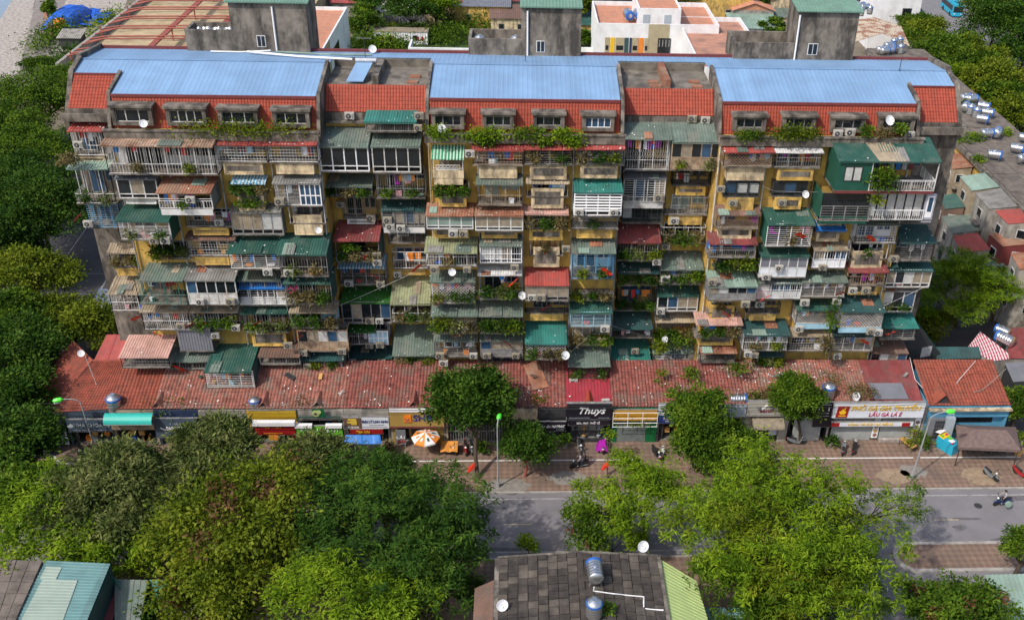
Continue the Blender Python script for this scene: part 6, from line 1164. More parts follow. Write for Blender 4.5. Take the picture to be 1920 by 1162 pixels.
def skin_person(name, joints, edges, off, rz, label, scale=1., cols=('skin', 'shirt_grey', 'trousers'), split=(0.9, 1.42), helmet=None, hair=True, parent=None):
    """one continuous skinned body: joints name -> (x,y,z,r); faces coloured by body region"""
    me = bpy.data.meshes.new(name); names = list(joints); me.from_pydata([joints[k][:3] for k in names], [(names.index(a), names.index(b_)) for a, b_ in edges], [])
    ob = bpy.data.objects.new(name, me); COL.objects.link(ob); md = ob.modifiers.new('s', 'SKIN'); md.use_smooth_shade = True; lay = me.skin_vertices[0].data
    for i, k in enumerate(names): r = joints[k][3]; lay[i].radius = (r, r); lay[i].use_root = (i == 0)
    su = ob.modifiers.new('u', 'SUBSURF'); su.levels = 1; dg = bpy.context.evaluated_depsgraph_get(); ev = bpy.data.meshes.new_from_object(ob.evaluated_get(dg)); bpy.data.objects.remove(ob); bpy.data.meshes.remove(me)
    ev.materials.clear(); [ev.materials.append(MATS[c]) for c in cols]; segs = []
    reg = {}
    for a, b_ in edges: reg[(a, b_)] = 2 if (a[0] in 'kfp' and b_[0] in 'kfap') else 0 if ('head' in (a, b_) or 'neck' in (a, b_) and 'head' in (a, b_) or 'hand' in b_) else 1
    for p in ev.polygons:
        c = p.center; best = min(edges, key=lambda e: seg_d(c, joints[e[0]], joints[e[1]])); p.material_index = reg[best]; p.use_smooth = True
    t = thing(name, label, 'person', off, rz); o = bpy.data.objects.new('body', ev); COL.objects.link(o); o.parent = t; KIDS[t.name].append(o); KIDS[o.name] = []; OFF[o.name] = Vector((0, 0, 0)); OFF[t.name] = Vector((0, 0, 0))
    hx, hy, hz, hr = joints['head']; m = MB(); prof = [(.135*math.cos(a), .135*math.sin(a)) for a in np.linspace(-.15, 1.5, 6)]; m.lathe((hx, hy+.012, hz+.02), prof, 12); m.build('helmet' if helmet else 'hair', helmet or 'shirt_dark', t)
    m = MB(); m.obox((hx, hy-.115, hz-.005), (.012, 0, 0), (0, .02, 0), (0, 0, .022)); m.build('nose', cols[0], t); m = MB()
    for s in (-1, 1): m.obox((hx+s*.04, hy-.105, hz+.025), (.012, 0, 0), (0, .008, 0), (0, 0, .007)); 
    m.obox((hx, hy-.1, hz-.055), (.025, 0, 0), (0, .008, 0), (0, 0, .006)); m.build('eyes', 'dark', t); return t
def seg_d(c, a, b_):
    a, b_ = Vector(a[:3]), Vector(b_[:3]); d = b_-a; u = max(0, min(1, (c-a).dot(d)/max(1e-9, d.length_squared))); return (c-(a+d*u)).length
def fingers(J, E, side, hand, d):
    pass
def rider(loc, rz, lb, shirt, trous, helm, dy=0., dz=0., pillion=False):
    J = {'pelvis': (0, .22+dy, .92+dz, .15), 'chest': (0, .14+dy, 1.28+dz, .16), 'neck': (0, .1+dy, 1.46+dz, .06), 'head': (0, .06+dy, 1.62+dz, .105)}; E = [('pelvis', 'chest'), ('chest', 'neck'), ('neck', 'head')]
    for n, s in (('l', -1), ('r', 1)):
        J['sh'+n] = (s*.19, .12+dy, 1.38+dz, .065); J['el'+n] = (s*.28, -.06+dy, 1.14+dz, .048); J['hand'+n] = ((s*.3, -.27, 1.03, .036) if not pillion else (s*.16, -.12+dy, 1.05+dz, .036)); J['pk'+n] = (s*.12, .12+dy, .88+dz, .1); J['kn'+n] = (s*.19, -.18+dy, .78+dz, .075); J['an'+n] = (s*.19, -.08+dy, .38+dz*.5, .05); J['f'+n] = (s*.19, -.25+dy, .34+dz*.5, .04)
        E += [('chest', 'sh'+n), ('sh'+n, 'el'+n), ('el'+n, 'hand'+n), ('pelvis', 'pk'+n), ('pk'+n, 'kn'+n), ('kn'+n, 'an'+n), ('an'+n, 'f'+n)]
    E2 = [(('k'+a if 0 else a), b_) for a, b_ in E]; return skin_person('person', J, E2, loc, rz, lb, cols=('skin', shirt, trous), helmet=helm)
def stander(loc, rz, lb, shirt, trous, hair=None, bend=0.):
    J = {'pelvis': (0, 0, .95, .14), 'chest': (0, -bend*.5, 1.3, .155), 'neck': (0, -bend*.8, 1.47, .055), 'head': (0, -bend, 1.62, .1)}; E = [('pelvis', 'chest'), ('chest', 'neck'), ('neck', 'head')]
    for n, s in (('l', -1), ('r', 1)):
        J['sh'+n] = (s*.19, -bend*.6, 1.4, .06); J['el'+n] = (s*.26, .03-bend*.5, 1.12, .045); J['hand'+n] = (s*.27, -.08-bend*.5, .86, .034); J['pk'+n] = (s*.1, 0, .86, .1); J['kn'+n] = (s*.11, -.03+.06*s, .5, .07); J['an'+n] = (s*.11, .04+.1*s, .1, .045); J['f'+n] = (s*.12, -.1+.1*s, .05, .04)
        E += [('chest', 'sh'+n), ('sh'+n, 'el'+n), ('el'+n, 'hand'+n), ('pelvis', 'pk'+n), ('pk'+n, 'kn'+n), ('kn'+n, 'an'+n), ('an'+n, 'f'+n)]
    return skin_person('person', J, E, loc, rz, lb, cols=('skin', shirt, trous))
p1 = onZ(1085, 876, G); bike(p1, -1.35, 'bike_black', 'black motorbike carrying two people along the pavement'); rider(p1, -1.35, 'person in grey shirt riding the black motorbike on the pavement', 'shirt_grey', 'trousers', 'shirt_dark'); rider(p1, -1.35, 'person in dark top seated behind the pavement motorbike rider', 'shirt_dark', 'trousers', None, .38, .08, True)
p2 = onZ(1877, 946, .004); bike(p2, -1.4, 'bike_blue', 'dark blue motorbike ridden on the road at the right'); rider(p2, -1.4, 'person in grey jacket and dark helmet riding on the road', 'shirt_grey', 'trousers', 'bike_black')
m = MB(); m.lathe(p2+Vector((.25, -.55, .62)), [(.3, 0), (.34, .1), (.3, .2), (.05, .22)], 12, 0, (.1, -1, .2)); m.solo('carried_bag', 'pale green bag hung on the side of the road motorbike', 'bag', 'palegreen')
stander(onZ(143, 572, .01), .5, 'person in white shirt walking on the left side street', 'shirt_white', 'trousers'); stander(onZ(1802, 42, .02), 0, 'person in pale blue top walking behind the bus', 'lightblue', 'trousers'); stander(onZ(1722, 812, G), .4, 'person in red top by the right house porch', 'plastic_red', 'trousers'); stander(onZ(1297, 842, G), 2., 'person in dark clothes beside the umbrella under the pavement tree', 'shirt_dark', 'trousers')
m = MB(); c = p = onZ(1130, 845, G); m.hexa([(c.x-.75, c.y-.5, .5), (c.x+.45, c.y-.6, .55), (c.x+.55, c.y+.6, .5), (c.x-.6, c.y+.7, .4), (c.x-.45, c.y-.3, 1.12), (c.x+.2, c.y-.35, 1.2), (c.x+.25, c.y+.4, 1.28), (c.x-.35, c.y+.4, 1.1)]); m.solo('motorbike_cover', 'bright purple cloth thrown over a scooter', 'cover', 'purple')
m = MB(); c = onZ(843, 848, G); k = len(m.v)
for i in range(4): m.hexa([(c.x-.8+i*.4, c.y-.75, .75+.1*(i % 2)), (c.x-.4+i*.4, c.y-.75, .75+.1*((i+1) % 2)), (c.x-.4+i*.4, c.y+.5, 1.08), (c.x-.8+i*.4, c.y+.5, 1.08), (c.x-.8+i*.4, c.y-.75, .8+.1*(i % 2)), (c.x-.4+i*.4, c.y-.75, .8+.1*((i+1) % 2)), (c.x-.4+i*.4, c.y+.5, 1.13), (c.x-.8+i*.4, c.y+.5, 1.13)])
m.solo('motorbike_cover', 'orange cloth laid over a motorbike near the bank', 'cover', 'orange_cloth')
def lamp(base, top, arm, lb):
    t = thing('street_lamp', lb, 'street lamp', base); m = MB(); base, top = Vector(base), Vector(top); m.bar(base, base+Vector((0, 0, .5)), .16, 0, 8); m.bar(base, top, .09, 0, 8, .055); pts = [top]; e = Vector(arm)
    for k in range(1, 7): u = k/6; pts.append(top+Vector((e.x*(1-math.cos(u*1.4))/.83*1, e.y*(1-math.cos(u*1.4))/.83, e.z*math.sin(u*1.5))))
    m.path(pts, .05, 0, 6); m.build('pole', 'pole', t); q = pts[-1]; d = Vector((e.x, e.y, -.12)).normalized(); s = d.cross(Vector((0, 0, 1))).normalized(); u = s.cross(d); m = MB(); m.lathe(q-d*.1, [(.05, 0), (.2, .15), (.24, .45), (.2, .75), (.05, .9)], 10, 0, d); h = m.build('lamp_head', 'lamp_green', t); m = MB(); m.obox(q+d*.45-u*.2, d*.28, s*.15, u*.04); m.build('lens', 'white', h)
b0 = onZ(934, 912, G); lamp(b0, (b0.x, b0.y, 7.), (0.1, .6, .5), 'green headed street lamp beside the tall street tree'); b0 = onZ(1709, 897, G); lamp(b0, (b0.x+.2, b0.y-.2, 7.3), (1.5, .2, .7), 'green headed street lamp before the noodle restaurant'); b0 = onZ(182, 852, G); lamp(b0, (b0.x-.1, b0.y-.2, 6.3), (-1.4, -.3, .6), 'green headed street lamp before the dental clinic')
t = thing('street_lamp', 'tall grey lamp mast among low roofs at the right', 'street lamp', onZ(1828, 470, .0)); b0 = Vector(t.location); m = MB(); m.bar(b0, b0+Vector((0, 0, 11.)), .2, 0, 8, .13); m.build('pole', 'pole', t); m = MB(); m.obox(b0+Vector((.5, -.2, 11.1)), (.6, .05, .05), (0, .18, 0), (0, 0, .08)); m.build('lamp_head', 'pole', t)
def parasol(p, r, lb, c1, c2):
    t = thing('parasol', lb, 'parasol', p); m = MB(); m.bar(p, Vector(p)+Vector((0, 0, 2.5)), .03, 0, 6); m.build('pole', 'gold', t); apex = Vector(p)+Vector((0, 0, 2.6)); n = 8
    for k in range(n):
        a0, a1 = 2*math.pi*k/n, 2*math.pi*(k+1)/n; am = (a0+a1)/2; e0 = apex+Vector((r*math.cos(a0), r*math.sin(a0), -.62)); e1 = apex+Vector((r*math.cos(a1), r*math.sin(a1), -.62)); m = MB(); m.poly([apex, e0, e1]); m.poly([e0, e0-Vector((0, 0, .15)), e1-Vector((0, 0, .15)), e1]); q = m.build('panel', c1 if k % 2 else c2, t)
        s = MB(); c = apex.lerp((e0+e1)/2, .62)+Vector((0, 0, .03)); s.obox(c, (.16*math.cos(am), .16*math.sin(am), -.06), (-.1*math.sin(am), .1*math.cos(am), 0), (0, 0, .012)); s.build('print', 'green' if k % 3 == 0 else c2 if k % 2 else c1, q)
parasol(onZ(800, 850, G), 1.35, 'orange and white parasol with green prints before the bank', 'orange', 'whiteclean'); parasol(onZ(1300, 842, G), 1.2, 'green and orange parasol half hidden by the pavement tree', 'orange', 'leaf_green')
for (x, y, lb) in ((884, 897, 'red flag leaning near the tall street tree'), (1134, 893, 'red flag tied to the thin sapling'), (1312, 888, 'red cloth flag hanging under the pavement tree')):
    p = onZ(x, y, G); t = thing('flag', lb, 'flag', p); m = MB(); tip = p+Vector((.35, .1, 1.9)); m.bar(p, tip, .02, 0, 5); m.build('pole', 'gtan', t); q = MB(); q.poly([tip, tip+Vector((-.05, -.1, -.7)), tip+Vector((-.75, -.3, -1.15)), tip+Vector((-.6, -.1, -.55))]); q.poly([tip+Vector((0, .02, 0)), tip+Vector((-.6, -.08, -.55)), tip+Vector((-.75, -.28, -1.15)), tip+Vector((-.05, -.08, -.7))]); q.build('cloth', 'flagred', t)
# furniture, pots, gazebo, kiosk
p = onZ(1700, 840, G); t = thing('table', 'orange wooden table beside the green bush before the noodle restaurant', 'table', p); m = MB(); m.obox(p+Vector((0, 0, .74)), (.42, -.75, 0), (.3, .17, 0), (0, 0, .03)); m.build('tabletop', 'wood', t)
for a, c in ((1, 1), (1, -1), (-1, 1), (-1, -1)): m = MB(); q = p+Vector((.37*a+.25*c, -.66*a+.13*c, 0)); m.bar(q, q+Vector((0, 0, .7)), .025); m.build('leg', 'gdark', t)
def gazebo():
    a, c = onZ(1797, 850, G), onZ(1912, 850, G); x0, x1, y0, y1 = 39.9, 45.9, 75.9, 77.4; z = 2.5; P_ = [onZ(1797, 838, z), onZ(1914, 843, z), onZ(1905, 800, z), onZ(1793, 796, z)]; cen = sum(P_, Vector())/4; t = thing('gazebo', 'brown fabric roofed gazebo tent on the right pavement', 'gazebo', (cen.x, cen.y, G)); r0, r1 = P_[0].lerp(P_[3], .5).lerp(cen, .45)+Vector((0, 0, .9)), P_[1].lerp(P_[2], .5).lerp(cen, .45)+Vector((0, 0, .9))
    for pts in ([P_[0], P_[1], r1, r0], [P_[1], P_[2], r1], [P_[2], P_[3], r0, r1], [P_[3], P_[0], r0]): m = MB(); m.poly(pts); m.poly([pts[0]-Vector((0, 0, .3)), pts[1]-Vector((0, 0, .3)), pts[1], pts[0]]); m.build('roof_panel', 'canopy', t)
    for q in P_: m = MB(); g = q.lerp(cen, .06); m.bar((g.x, g.y, G), (g.x, g.y, z), .05, 0, 6); m.build('post', 'gdark', t)
    return P_, cen
GP, GC = gazebo()
def make_chair():
    t = thing('chair', '', 'chair', (0, 0, 0), group='chairs under the gazebo'); m = MB(); m.box(-.22, .22, -.22, .22, .42, .46); m.build('seat', 'dark', t); m = MB(); m.box(-.22, .22, .19, .23, .5, .88); m.build('backrest', 'dark', t)
    for x in (-.19, .19):
        for y in (-.19, .19): m = MB(); m.bar((x, y, 0), (x, y, .42), .02); m.build('leg', 'gdark', t)
    return t
ch0 = make_chair()
for i, (u, x, y) in enumerate(((0, 1808, 846), (1, 1822, 847), (2, 1850, 852), (3, 1865, 852), (4, 1878, 853))):
    q = onZ(x, y, G); o = ch0 if i == 0 else dup(ch0, q, 0); setplace(o, q, .4*i); label_later(o, 'dark chair under the front edge of the brown gazebo', x)
flush_labels()
q = onZ(1908, 852, G); m = MB(); m.lathe(q, [(.35, 0), (.42, .3), (.38, .45)], 12); m.solo('basket', 'wicker basket at the right front post of the gazebo', 'basket', 'wood')
p = onZ(1774, 842, G); t = thing('drinks_kiosk', 'blue and yellow wrapped drinks kiosk standing at the pavement line', 'kiosk', p); U_, V_ = Vector((.55, -.83, 0)), Vector((.83, .55, 0)); H = lambda u, v, z: p+U_*u+V_*v+Vector((0, 0, z)); m = MB(); m.hexa([H(-.95, -.5, 0), H(-.95, .5, 0), H(.95, .5, 0), H(.95, -.5, 0), H(-.95, -.55, 1.35), H(-.95, .55, 1.35), H(.95, .55, 1.15), H(.95, -.55, 1.15)][::1]); m.build('body', 'bus_teal', t); m = MB(); m.hexa([H(-.9, -.52, 1.36), H(-.9, .52, 1.36), H(-.25, .52, 1.3), H(-.25, -.52, 1.3), H(-.9, -.5, 1.42), H(-.9, .5, 1.42), H(-.25, .5, 1.34), H(-.25, -.5, 1.34)]); m.build('yellow_panel', 'letter_yellow', t); m = MB(); m.hexa([H(-1.3, -.45, 1.5), H(-1.3, .45, 1.5), H(-.75, .45, 1.62), H(-.75, -.45, 1.62), H(-1.3, -.45, 1.54), H(-1.3, .45, 1.54), H(-.75, .45, 1.66), H(-.75, -.45, 1.66)]); m.build('flap', 'whiteclean', t); m = MB(); m.obox(H(-.1, .2, 1.31), U_*.3, V_*.2, (0, 0, .02)); m.obox(H(-.6, -.3, 1.43), U_*.16, V_*.16, (0, 0, .02)); m.build('print', 'sign_green', t); m = MB(); m.obox(H(.6, -.25, 1.22), U_*.14, V_*.14, (0, 0, .03)); m.obox(H(-.5, .25, 1.42), U_*.12, V_*.12, (0, 0, .02)); m.build('print', 'letter_magenta', t); m = MB(); m.obox(H(.35, 0, 1.26), U_*.25, V_*.25, (0, 0, .015)); m.build('print', 'whiteclean', t)
def pot_plant(x, y, h, r, mm, lb, s):
    p = onZ(x, y, G); t = thing('potted_plant', lb, 'potted plant', p); m = MB(); m.lathe(p, [(.2, 0), (.3, .4), (.32, .45)], 12); m.build('pot', 'pot', t); a = foliage((p.x, p.y, p.z+.45+h*.5), (r, r, h*.6), 20, 10, 'broad', .9, -.7, s); me = leaf_mesh('leaves', *a, p); me.materials.append(MATS[mm]); o = bpy.data.objects.new('leaves', me); COL.objects.link(o); o.parent = t; KIDS[t.name].append(o)
for a in ((1710, 838, 1.6, .95, 'leaf_yellow', 'large yellow green bush beside the orange table', 1), (1728, 843, 1.2, .7, 'leaf_mid', 'green bush behind the lamp pole at the pavement line', 2), (1059, 838, .9, .4, 'leaf_mid', 'potted plant left of the dress shop', 3), (1555, 836, .5, .6, 'leaf_dark', 'low dark plant left of the parked motorbikes', 4), (1782, 815, 1.2, .6, 'leaf_mid', 'bush between the porch and the gazebo', 5), (903, 850, .8, .45, 'leaf_mid', 'leafy plant right of the tall tree trunk', 6), (730, 850, .9, .35, 'leaf_dry', 'yellow flowering potted plant left of the bank', 7), (1915, 832, .7, .6, 'leaf_mid', 'bush at the right end of the gazebo', 8)): pot_plant(*a)
def bus():
    p = onZ(1794, 34, .02); t = thing('bus', 'turquoise city bus on the back road at top right', 'bus', p); L_, w_ = 10., 1.25; D = Vector((-.07, -1, 0)).normalized(); V_ = Vector((1, -.07, 0)).normalized(); Hh = lambda u, v, z: p+D*-u+V_*v+Vector((0, 0, z)); m = MB(); m.hexa([Hh(0, -w_, .35), Hh(0, w_, .35), Hh(L_, w_, .35), Hh(L_, -w_, .35), Hh(.15, -w_*.96, 3.1), Hh(.15, w_*.96, 3.1), Hh(L_, w_*.96, 3.1), Hh(L_, -w_*.96, 3.1)]); m.build('body', 'bus_teal', t)
    m = MB(); m.hexa([Hh(-.03, -w_*.9, 1.3), Hh(-.03, w_*.9, 1.3), Hh(.05, w_*.9, 1.3), Hh(.05, -w_*.9, 1.3), Hh(.04, -w_*.86, 2.6), Hh(.04, w_*.86, 2.6), Hh(.12, w_*.86, 2.6), Hh(.12, -w_*.86, 2.6)]); m.build('windscreen', 'glass', t)
    for s in (-1, 1): m = MB(); m.hexa([Hh(.8, s*w_*1.0, 1.5), Hh(.8, s*w_*1.02, 1.5), Hh(L_-.5, s*w_*1.02, 1.5), Hh(L_-.5, s*w_*1.0, 1.5), Hh(.8, s*w_*.97, 2.6), Hh(.8, s*w_*.99, 2.6), Hh(L_-.5, s*w_*.99, 2.6), Hh(L_-.5, s*w_*.97, 2.6)]); m.build('side_window', 'glass', t)
    for u in (2, 7.5):
        for s in (-1, 1): m = MB(); m.lathe(Hh(u, s*w_*.95, .5), [(.5, -.15), (.5, .15)], 14, 0, V_); m.build('wheel', 'rubber', t)
    m = MB(); m.obox(Hh(3, 0, 3.25), D*1., V_*.8, (0, 0, .15)); m.obox(Hh(7, 0, 3.25), D*.6, V_*.6, (0, 0, .1)); m.build('roof_unit', 'bus_teal', t)
    for s in (-1, 1): m = MB(); m.obox(Hh(-.04, s*.85, .9), V_*.2, D*.03, (0, 0, .1)); m.build('headlight', 'whiteclean', t)
bus()
def car(p, rz, col, lb):
    t = thing('parked_car', lb, 'car', (0, 0, 0)); m = MB()
    S_ = [(-2.1, .35, .62, .72), (-1.9, .3, .78, .82), (-.9, .25, .92, .86), (-.35, .25, 1.42, .72), (1.0, .25, 1.46, .72), (1.75, .28, 1.0, .82), (2.1, .35, .8, .74)]
    for (y0, a0, b0_, w0), (y1, a1, b1_, w1) in zip(S_[:-1], S_[1:]): m.hexa([(-.86, y0, a0), (.86, y0, a0), (.86, y1, a1), (-.86, y1, a1), (-w0, y0, b0_), (w0, y0, b0_), (w1, y1, b1_), (-w1, y1, b1_)])
    m.build('body', col, t); m = MB(); m.hexa([(-.7, -.87, .95), (.7, -.87, .95), (.62, -.38, 1.41), (-.62, -.38, 1.41), (-.7, -.9, .98), (.7, -.9, .98), (.62, -.4, 1.45), (-.62, -.4, 1.45)]); m.build('windscreen', 'glass', t)
    for x in (-.78, .78):
        for y in (-1.35, 1.3): m = MB(); m.lathe((x, y, .32), [(.32, -.1), (.32, .1)], 14, 0, (1, 0, 0)); m.build('wheel', 'rubber', t)
    setplace(t, p, rz); return t
car(onZ(1836, 142, .02), .6, 'bike_grey', 'silver car parked under the trees at upper right'); car(onZ(700, 23, .03), 1.5, 'bike_white', 'white car behind the grey fence at the top'); car(onZ(320, 955, G), .3, 'bike_black', 'dark car under the mango trees')
# ================================================================ trees
def T(lb, x, y, zc, rx, rz, leaf, ncl, nlf, style='broad', size=1., seed=0, base=None, r=.22, acc=None, ry=None, bark='bark', low=-.35, zb=.1, grp=None):
    rx, rz = rx*1.1, rz*1.08; ncl = int(ncl*1.12); c = onZ(x, y, zc); bp = onZ(base[0], base[1], zb) if base else Vector((c.x, c.y+.3, zb)); tree('tree', lb, (bp.x, bp.y, zb), zc, (rx, ry or rx, rz), leaf, ncl, nlf, style, size, seed, r, bark, acc, low, c.x-bp.x, c.y-bp.y, grp)
T('tall dark green broadleaf street tree before the bank', 887, 752, 6.6, 3.7, 3.1, 'leaf_dark', 300, 26, 'broad', 1.15, 1, (896, 897), .2)
T('small dark street tree right of the lamp pole', 987, 836, 3.9, 2.3, 2.2, 'leaf_dark', 150, 22, 'broad', .9, 2, (984, 893), .12, bark='rebar')
T('thin sapling with a few yellow green leaves', 1142, 815, 3.6, .55, .7, 'leaf_bright', 9, 8, 'broad', .9, 3, (1139, 897), .06)
T('upper crown tree at the kerb left of the salon sign', 1310, 775, 6.3, 3., 2., 'leaf_mid', 170, 24, 'broad', 1., 4, (1318, 888), .15)
T('lower spreading pavement tree hiding the salon front', 1340, 830, 4.2, 3.6, 2.3, 'leaf_mid', 240, 24, 'broad', 1., 5, (1330, 890), .17)
T('round dark green tree before the black sign shop', 1496, 752, 5.3, 2.35, 2.9, 'leaf_mid', 210, 26, 'broad', .95, 6, (1500, 832), .15)
T('mango tree with olive leaves behind the bottom left roofs', 215, 918, 6.3, 5.2, 2.6, 'leaf_mango', 330, 26, 'long', 1.1, 7)
T('mango tree before the navy sign', 402, 850, 5.8, 3.5, 2.8, 'leaf_mango', 320, 26, 'long', 1.1, 8)
T('mango tree before the lime green shop', 580, 872, 4.6, 3.5, 1.9, 'leaf_mango', 230, 26, 'long', 1.1, 9)
T('mango tree between the two left crowns', 320, 940, 5.5, 4.4, 2.3, 'leaf_mango', 240, 24, 'long', 1.1, 10)
T('bright feathery tree above the bottom left roofs', 80, 985, 5.5, 6.6, 2.8, 'leaf_bright', 420, 16, 'frond', 1.0, 11)
T('bright feathery tree right of the bottom left roofs', 235, 1030, 4., 4.4, 2.2, 'leaf_bright', 240, 16, 'frond', .95, 12, (265, 1075))
T('large olive tree with rusty seed clusters at left centre', 465, 990, 8., 6.6, 4.8, 'leaf_yellow', 400, 22, 'broad', 1.2, 13, None, .28, ('leaf_brown', 1.3), low=-.6)
T('olive tree with rusty clusters at the bottom, left of centre', 405, 1120, 5.5, 4.2, 3., 'leaf_yellow', 200, 20, 'broad', 1.1, 14, None, .2, ('leaf_brown', .8), low=-.6)
T('dark fern leaved tree covering the pavement left of centre', 715, 915, 6.6, 4.9, 2.6, 'leaf_fern', 260, 18, 'frond', 1.0, 15, None, .24, low=-.5)
T('largest dark fern leaved tree at bottom left of centre', 745, 1010, 8.2, 7.4, 4.6, 'leaf_fern', 430, 18, 'frond', 1.05, 16, None, .3, low=-.7)
T('dark fern leaved tree beside the tiled roof', 800, 1085, 6., 4.6, 3.4, 'leaf_fern', 230, 18, 'frond', 1., 17, low=-.7)
T('bright feathery tree at the bottom edge, left of centre', 650, 1140, 8.4, 5.4, 2.8, 'leaf_bright', 260, 18, 'frond', .95, 18)
T('light feathery tree with bare branches over the road', 1195, 925, 7., 4.6, 2.0, 'leaf_bright', 170, 18, 'frond', .95, 19, (1210, 1020), .14, low=-.15)
T('small reddish leaved tree at the near road edge', 1120, 985, 4.2, 2.8, 1.7, 'leaf_mid', 110, 18, 'broad', .9, 20, None, .1, ('leaf_brown', .4))
T('bright bush behind the tiled roof', 1150, 1015, 2.8, 3.4, 1.2, 'leaf_bright', 90, 16, 'frond', .8, 21, None, .08); T('small bright bush left of the tiled roof ridge', 990, 1020, 1.8, .8, .9, 'leaf_bright', 22, 12, 'frond', .8, 22, None, .06)
T('huge yellow green tree spreading over the road at right', 1475, 1000, 9., 8.3, 4.4, 'leaf_bright', 640, 19, 'frond', 1.0, 23, None, .34, ('leaf_yellow', 2.2), low=-.45)
T('green tree under the huge crown at the bottom right', 1400, 1100, 6., 4.6, 3.6, 'leaf_mid', 280, 18, 'frond', .95, 24, None, .25, low=-.6)
T('green tree at the bottom right of centre', 1520, 1120, 6., 5.2, 3.6, 'leaf_mid', 280, 18, 'frond', .95, 25, None, .25, ('leaf_yellow', 1.6), low=-.6)
T('sparse outer branches of leaves over the right road', 1690, 950, 6.4, 2.6, 2.2, 'leaf_mid', 26, 17, 'frond', .8, 26, (1560, 1010), .12, low=-.6); 
T('tree with orange brown seed clusters at the bottom right', 1790, 1150, 5.2, 3.7, 2.5, 'leaf_mid', 270, 22, 'broad', 1., 27, None, .22, ('leaf_brown', .7), low=-.6)
T('green tree cut by the right edge below the road', 1925, 1030, 3.6, 2., 1.9, 'leaf_mid', 90, 20, 'broad', .9, 28)
T('small conifer like tree by the bottom left lean-to', 275, 1150, 3.4, 1.5, 1.5, 'leaf_dark', 60, 20, 'broad', .8, 29)
T('big bright green tree behind the right end of the block', 1800, 545, 6.5, 5.9, 4.4, 'leaf_bright', 400, 22, 'frond', .85, 30, (1790, 610), .26, low=-.6); T('low olive bushes at the right foot of the block', 1742, 612, 2.8, 2.6, 1.8, 'leaf_yellow', 130, 18, 'broad', .9, 31); T('light green tree among the low right roofs', 1880, 535, 5., 2.6, 2., 'leaf_bright', 90, 16, 'frond', .8, 32); T('leafy tree beside the blue grey shed at right', 1912, 760, 3.5, 1.8, 2.2, 'leaf_mid', 80, 20, 'broad', .9, 33)
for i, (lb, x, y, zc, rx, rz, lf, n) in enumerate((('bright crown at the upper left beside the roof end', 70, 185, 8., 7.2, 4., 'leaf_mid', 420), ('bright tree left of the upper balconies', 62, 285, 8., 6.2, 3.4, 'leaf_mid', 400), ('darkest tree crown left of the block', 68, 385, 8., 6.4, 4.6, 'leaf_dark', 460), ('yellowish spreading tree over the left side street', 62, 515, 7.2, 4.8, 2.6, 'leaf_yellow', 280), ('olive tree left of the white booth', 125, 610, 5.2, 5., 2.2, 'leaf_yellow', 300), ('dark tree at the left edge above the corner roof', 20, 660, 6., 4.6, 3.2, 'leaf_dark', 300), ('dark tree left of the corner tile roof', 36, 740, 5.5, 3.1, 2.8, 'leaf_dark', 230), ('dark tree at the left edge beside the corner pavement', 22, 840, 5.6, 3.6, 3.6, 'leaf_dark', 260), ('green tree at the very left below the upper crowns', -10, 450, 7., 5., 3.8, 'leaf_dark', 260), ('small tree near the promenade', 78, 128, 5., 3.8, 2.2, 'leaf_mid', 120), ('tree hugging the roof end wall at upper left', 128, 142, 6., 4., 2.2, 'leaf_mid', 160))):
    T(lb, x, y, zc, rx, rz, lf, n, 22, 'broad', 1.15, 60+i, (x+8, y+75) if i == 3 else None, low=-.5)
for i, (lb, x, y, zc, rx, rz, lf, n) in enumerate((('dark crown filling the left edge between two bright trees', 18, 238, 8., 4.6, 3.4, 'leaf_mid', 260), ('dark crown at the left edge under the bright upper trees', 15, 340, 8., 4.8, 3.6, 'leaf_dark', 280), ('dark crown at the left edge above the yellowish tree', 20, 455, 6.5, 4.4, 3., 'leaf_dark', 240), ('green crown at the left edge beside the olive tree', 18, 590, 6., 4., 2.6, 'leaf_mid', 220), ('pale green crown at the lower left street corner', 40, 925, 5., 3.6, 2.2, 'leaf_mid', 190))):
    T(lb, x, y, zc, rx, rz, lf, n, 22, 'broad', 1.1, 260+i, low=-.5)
bush('palm_fronds', 'pale green palm fronds above the corner tile roof', 'plant', onZ(120, 632, 3.6), (2.2, 1.6, 1.), 'leaf_bright', 30, 12, 'long', 1.6, seed=90)
for i, (lb, x, y, zc, rx, rz, lf, n) in enumerate((('tree left of the back road by the white house', 1722, 50, 6., 5.2, 3.4, 'leaf_mid', 120), ('yellow green tree before the bus', 1738, 66, 6., 5.4, 3.2, 'leaf_yellow', 150), ('large tree right of the rusty roof', 1775, 100, 7., 8., 4.6, 'leaf_mid', 230), ('yellow flecked tree at upper right', 1828, 112, 7., 5.6, 3.8, 'leaf_yellow', 190), ('low bright tree beside the blue roof end', 1800, 150, 5., 4.2, 2.8, 'leaf_bright', 110), ('olive tree at the right edge below the road', 1880, 165, 7., 7.4, 4.4, 'leaf_yellow', 300), ('leafy tree overhanging the right flat roof', 1925, 215, 8., 5.5, 4.2, 'leaf_yellow', 240), ('green tree between the tanks and the grey street', 1845, 140, 6., 5., 3.6, 'leaf_mid', 200), ('green tree right of the flat roof tanks', 1885, 195, 6., 5.4, 3.6, 'leaf_mid', 220), ('dark tall tree at the top right corner', 1885, 45, 9., 9., 6.5, 'leaf_dark', 280), ('dark tree right of the bus', 1872, 28, 9., 7.5, 5.5, 'leaf_mid', 220), ('dark tree at the right edge above the grey street', 1925, 85, 8., 6., 5., 'leaf_dark', 160))):
    T(lb, x, y, zc, rx, rz, lf, n, 20, 'broad', 1.7, 100+i, None, .3, low=-.5)
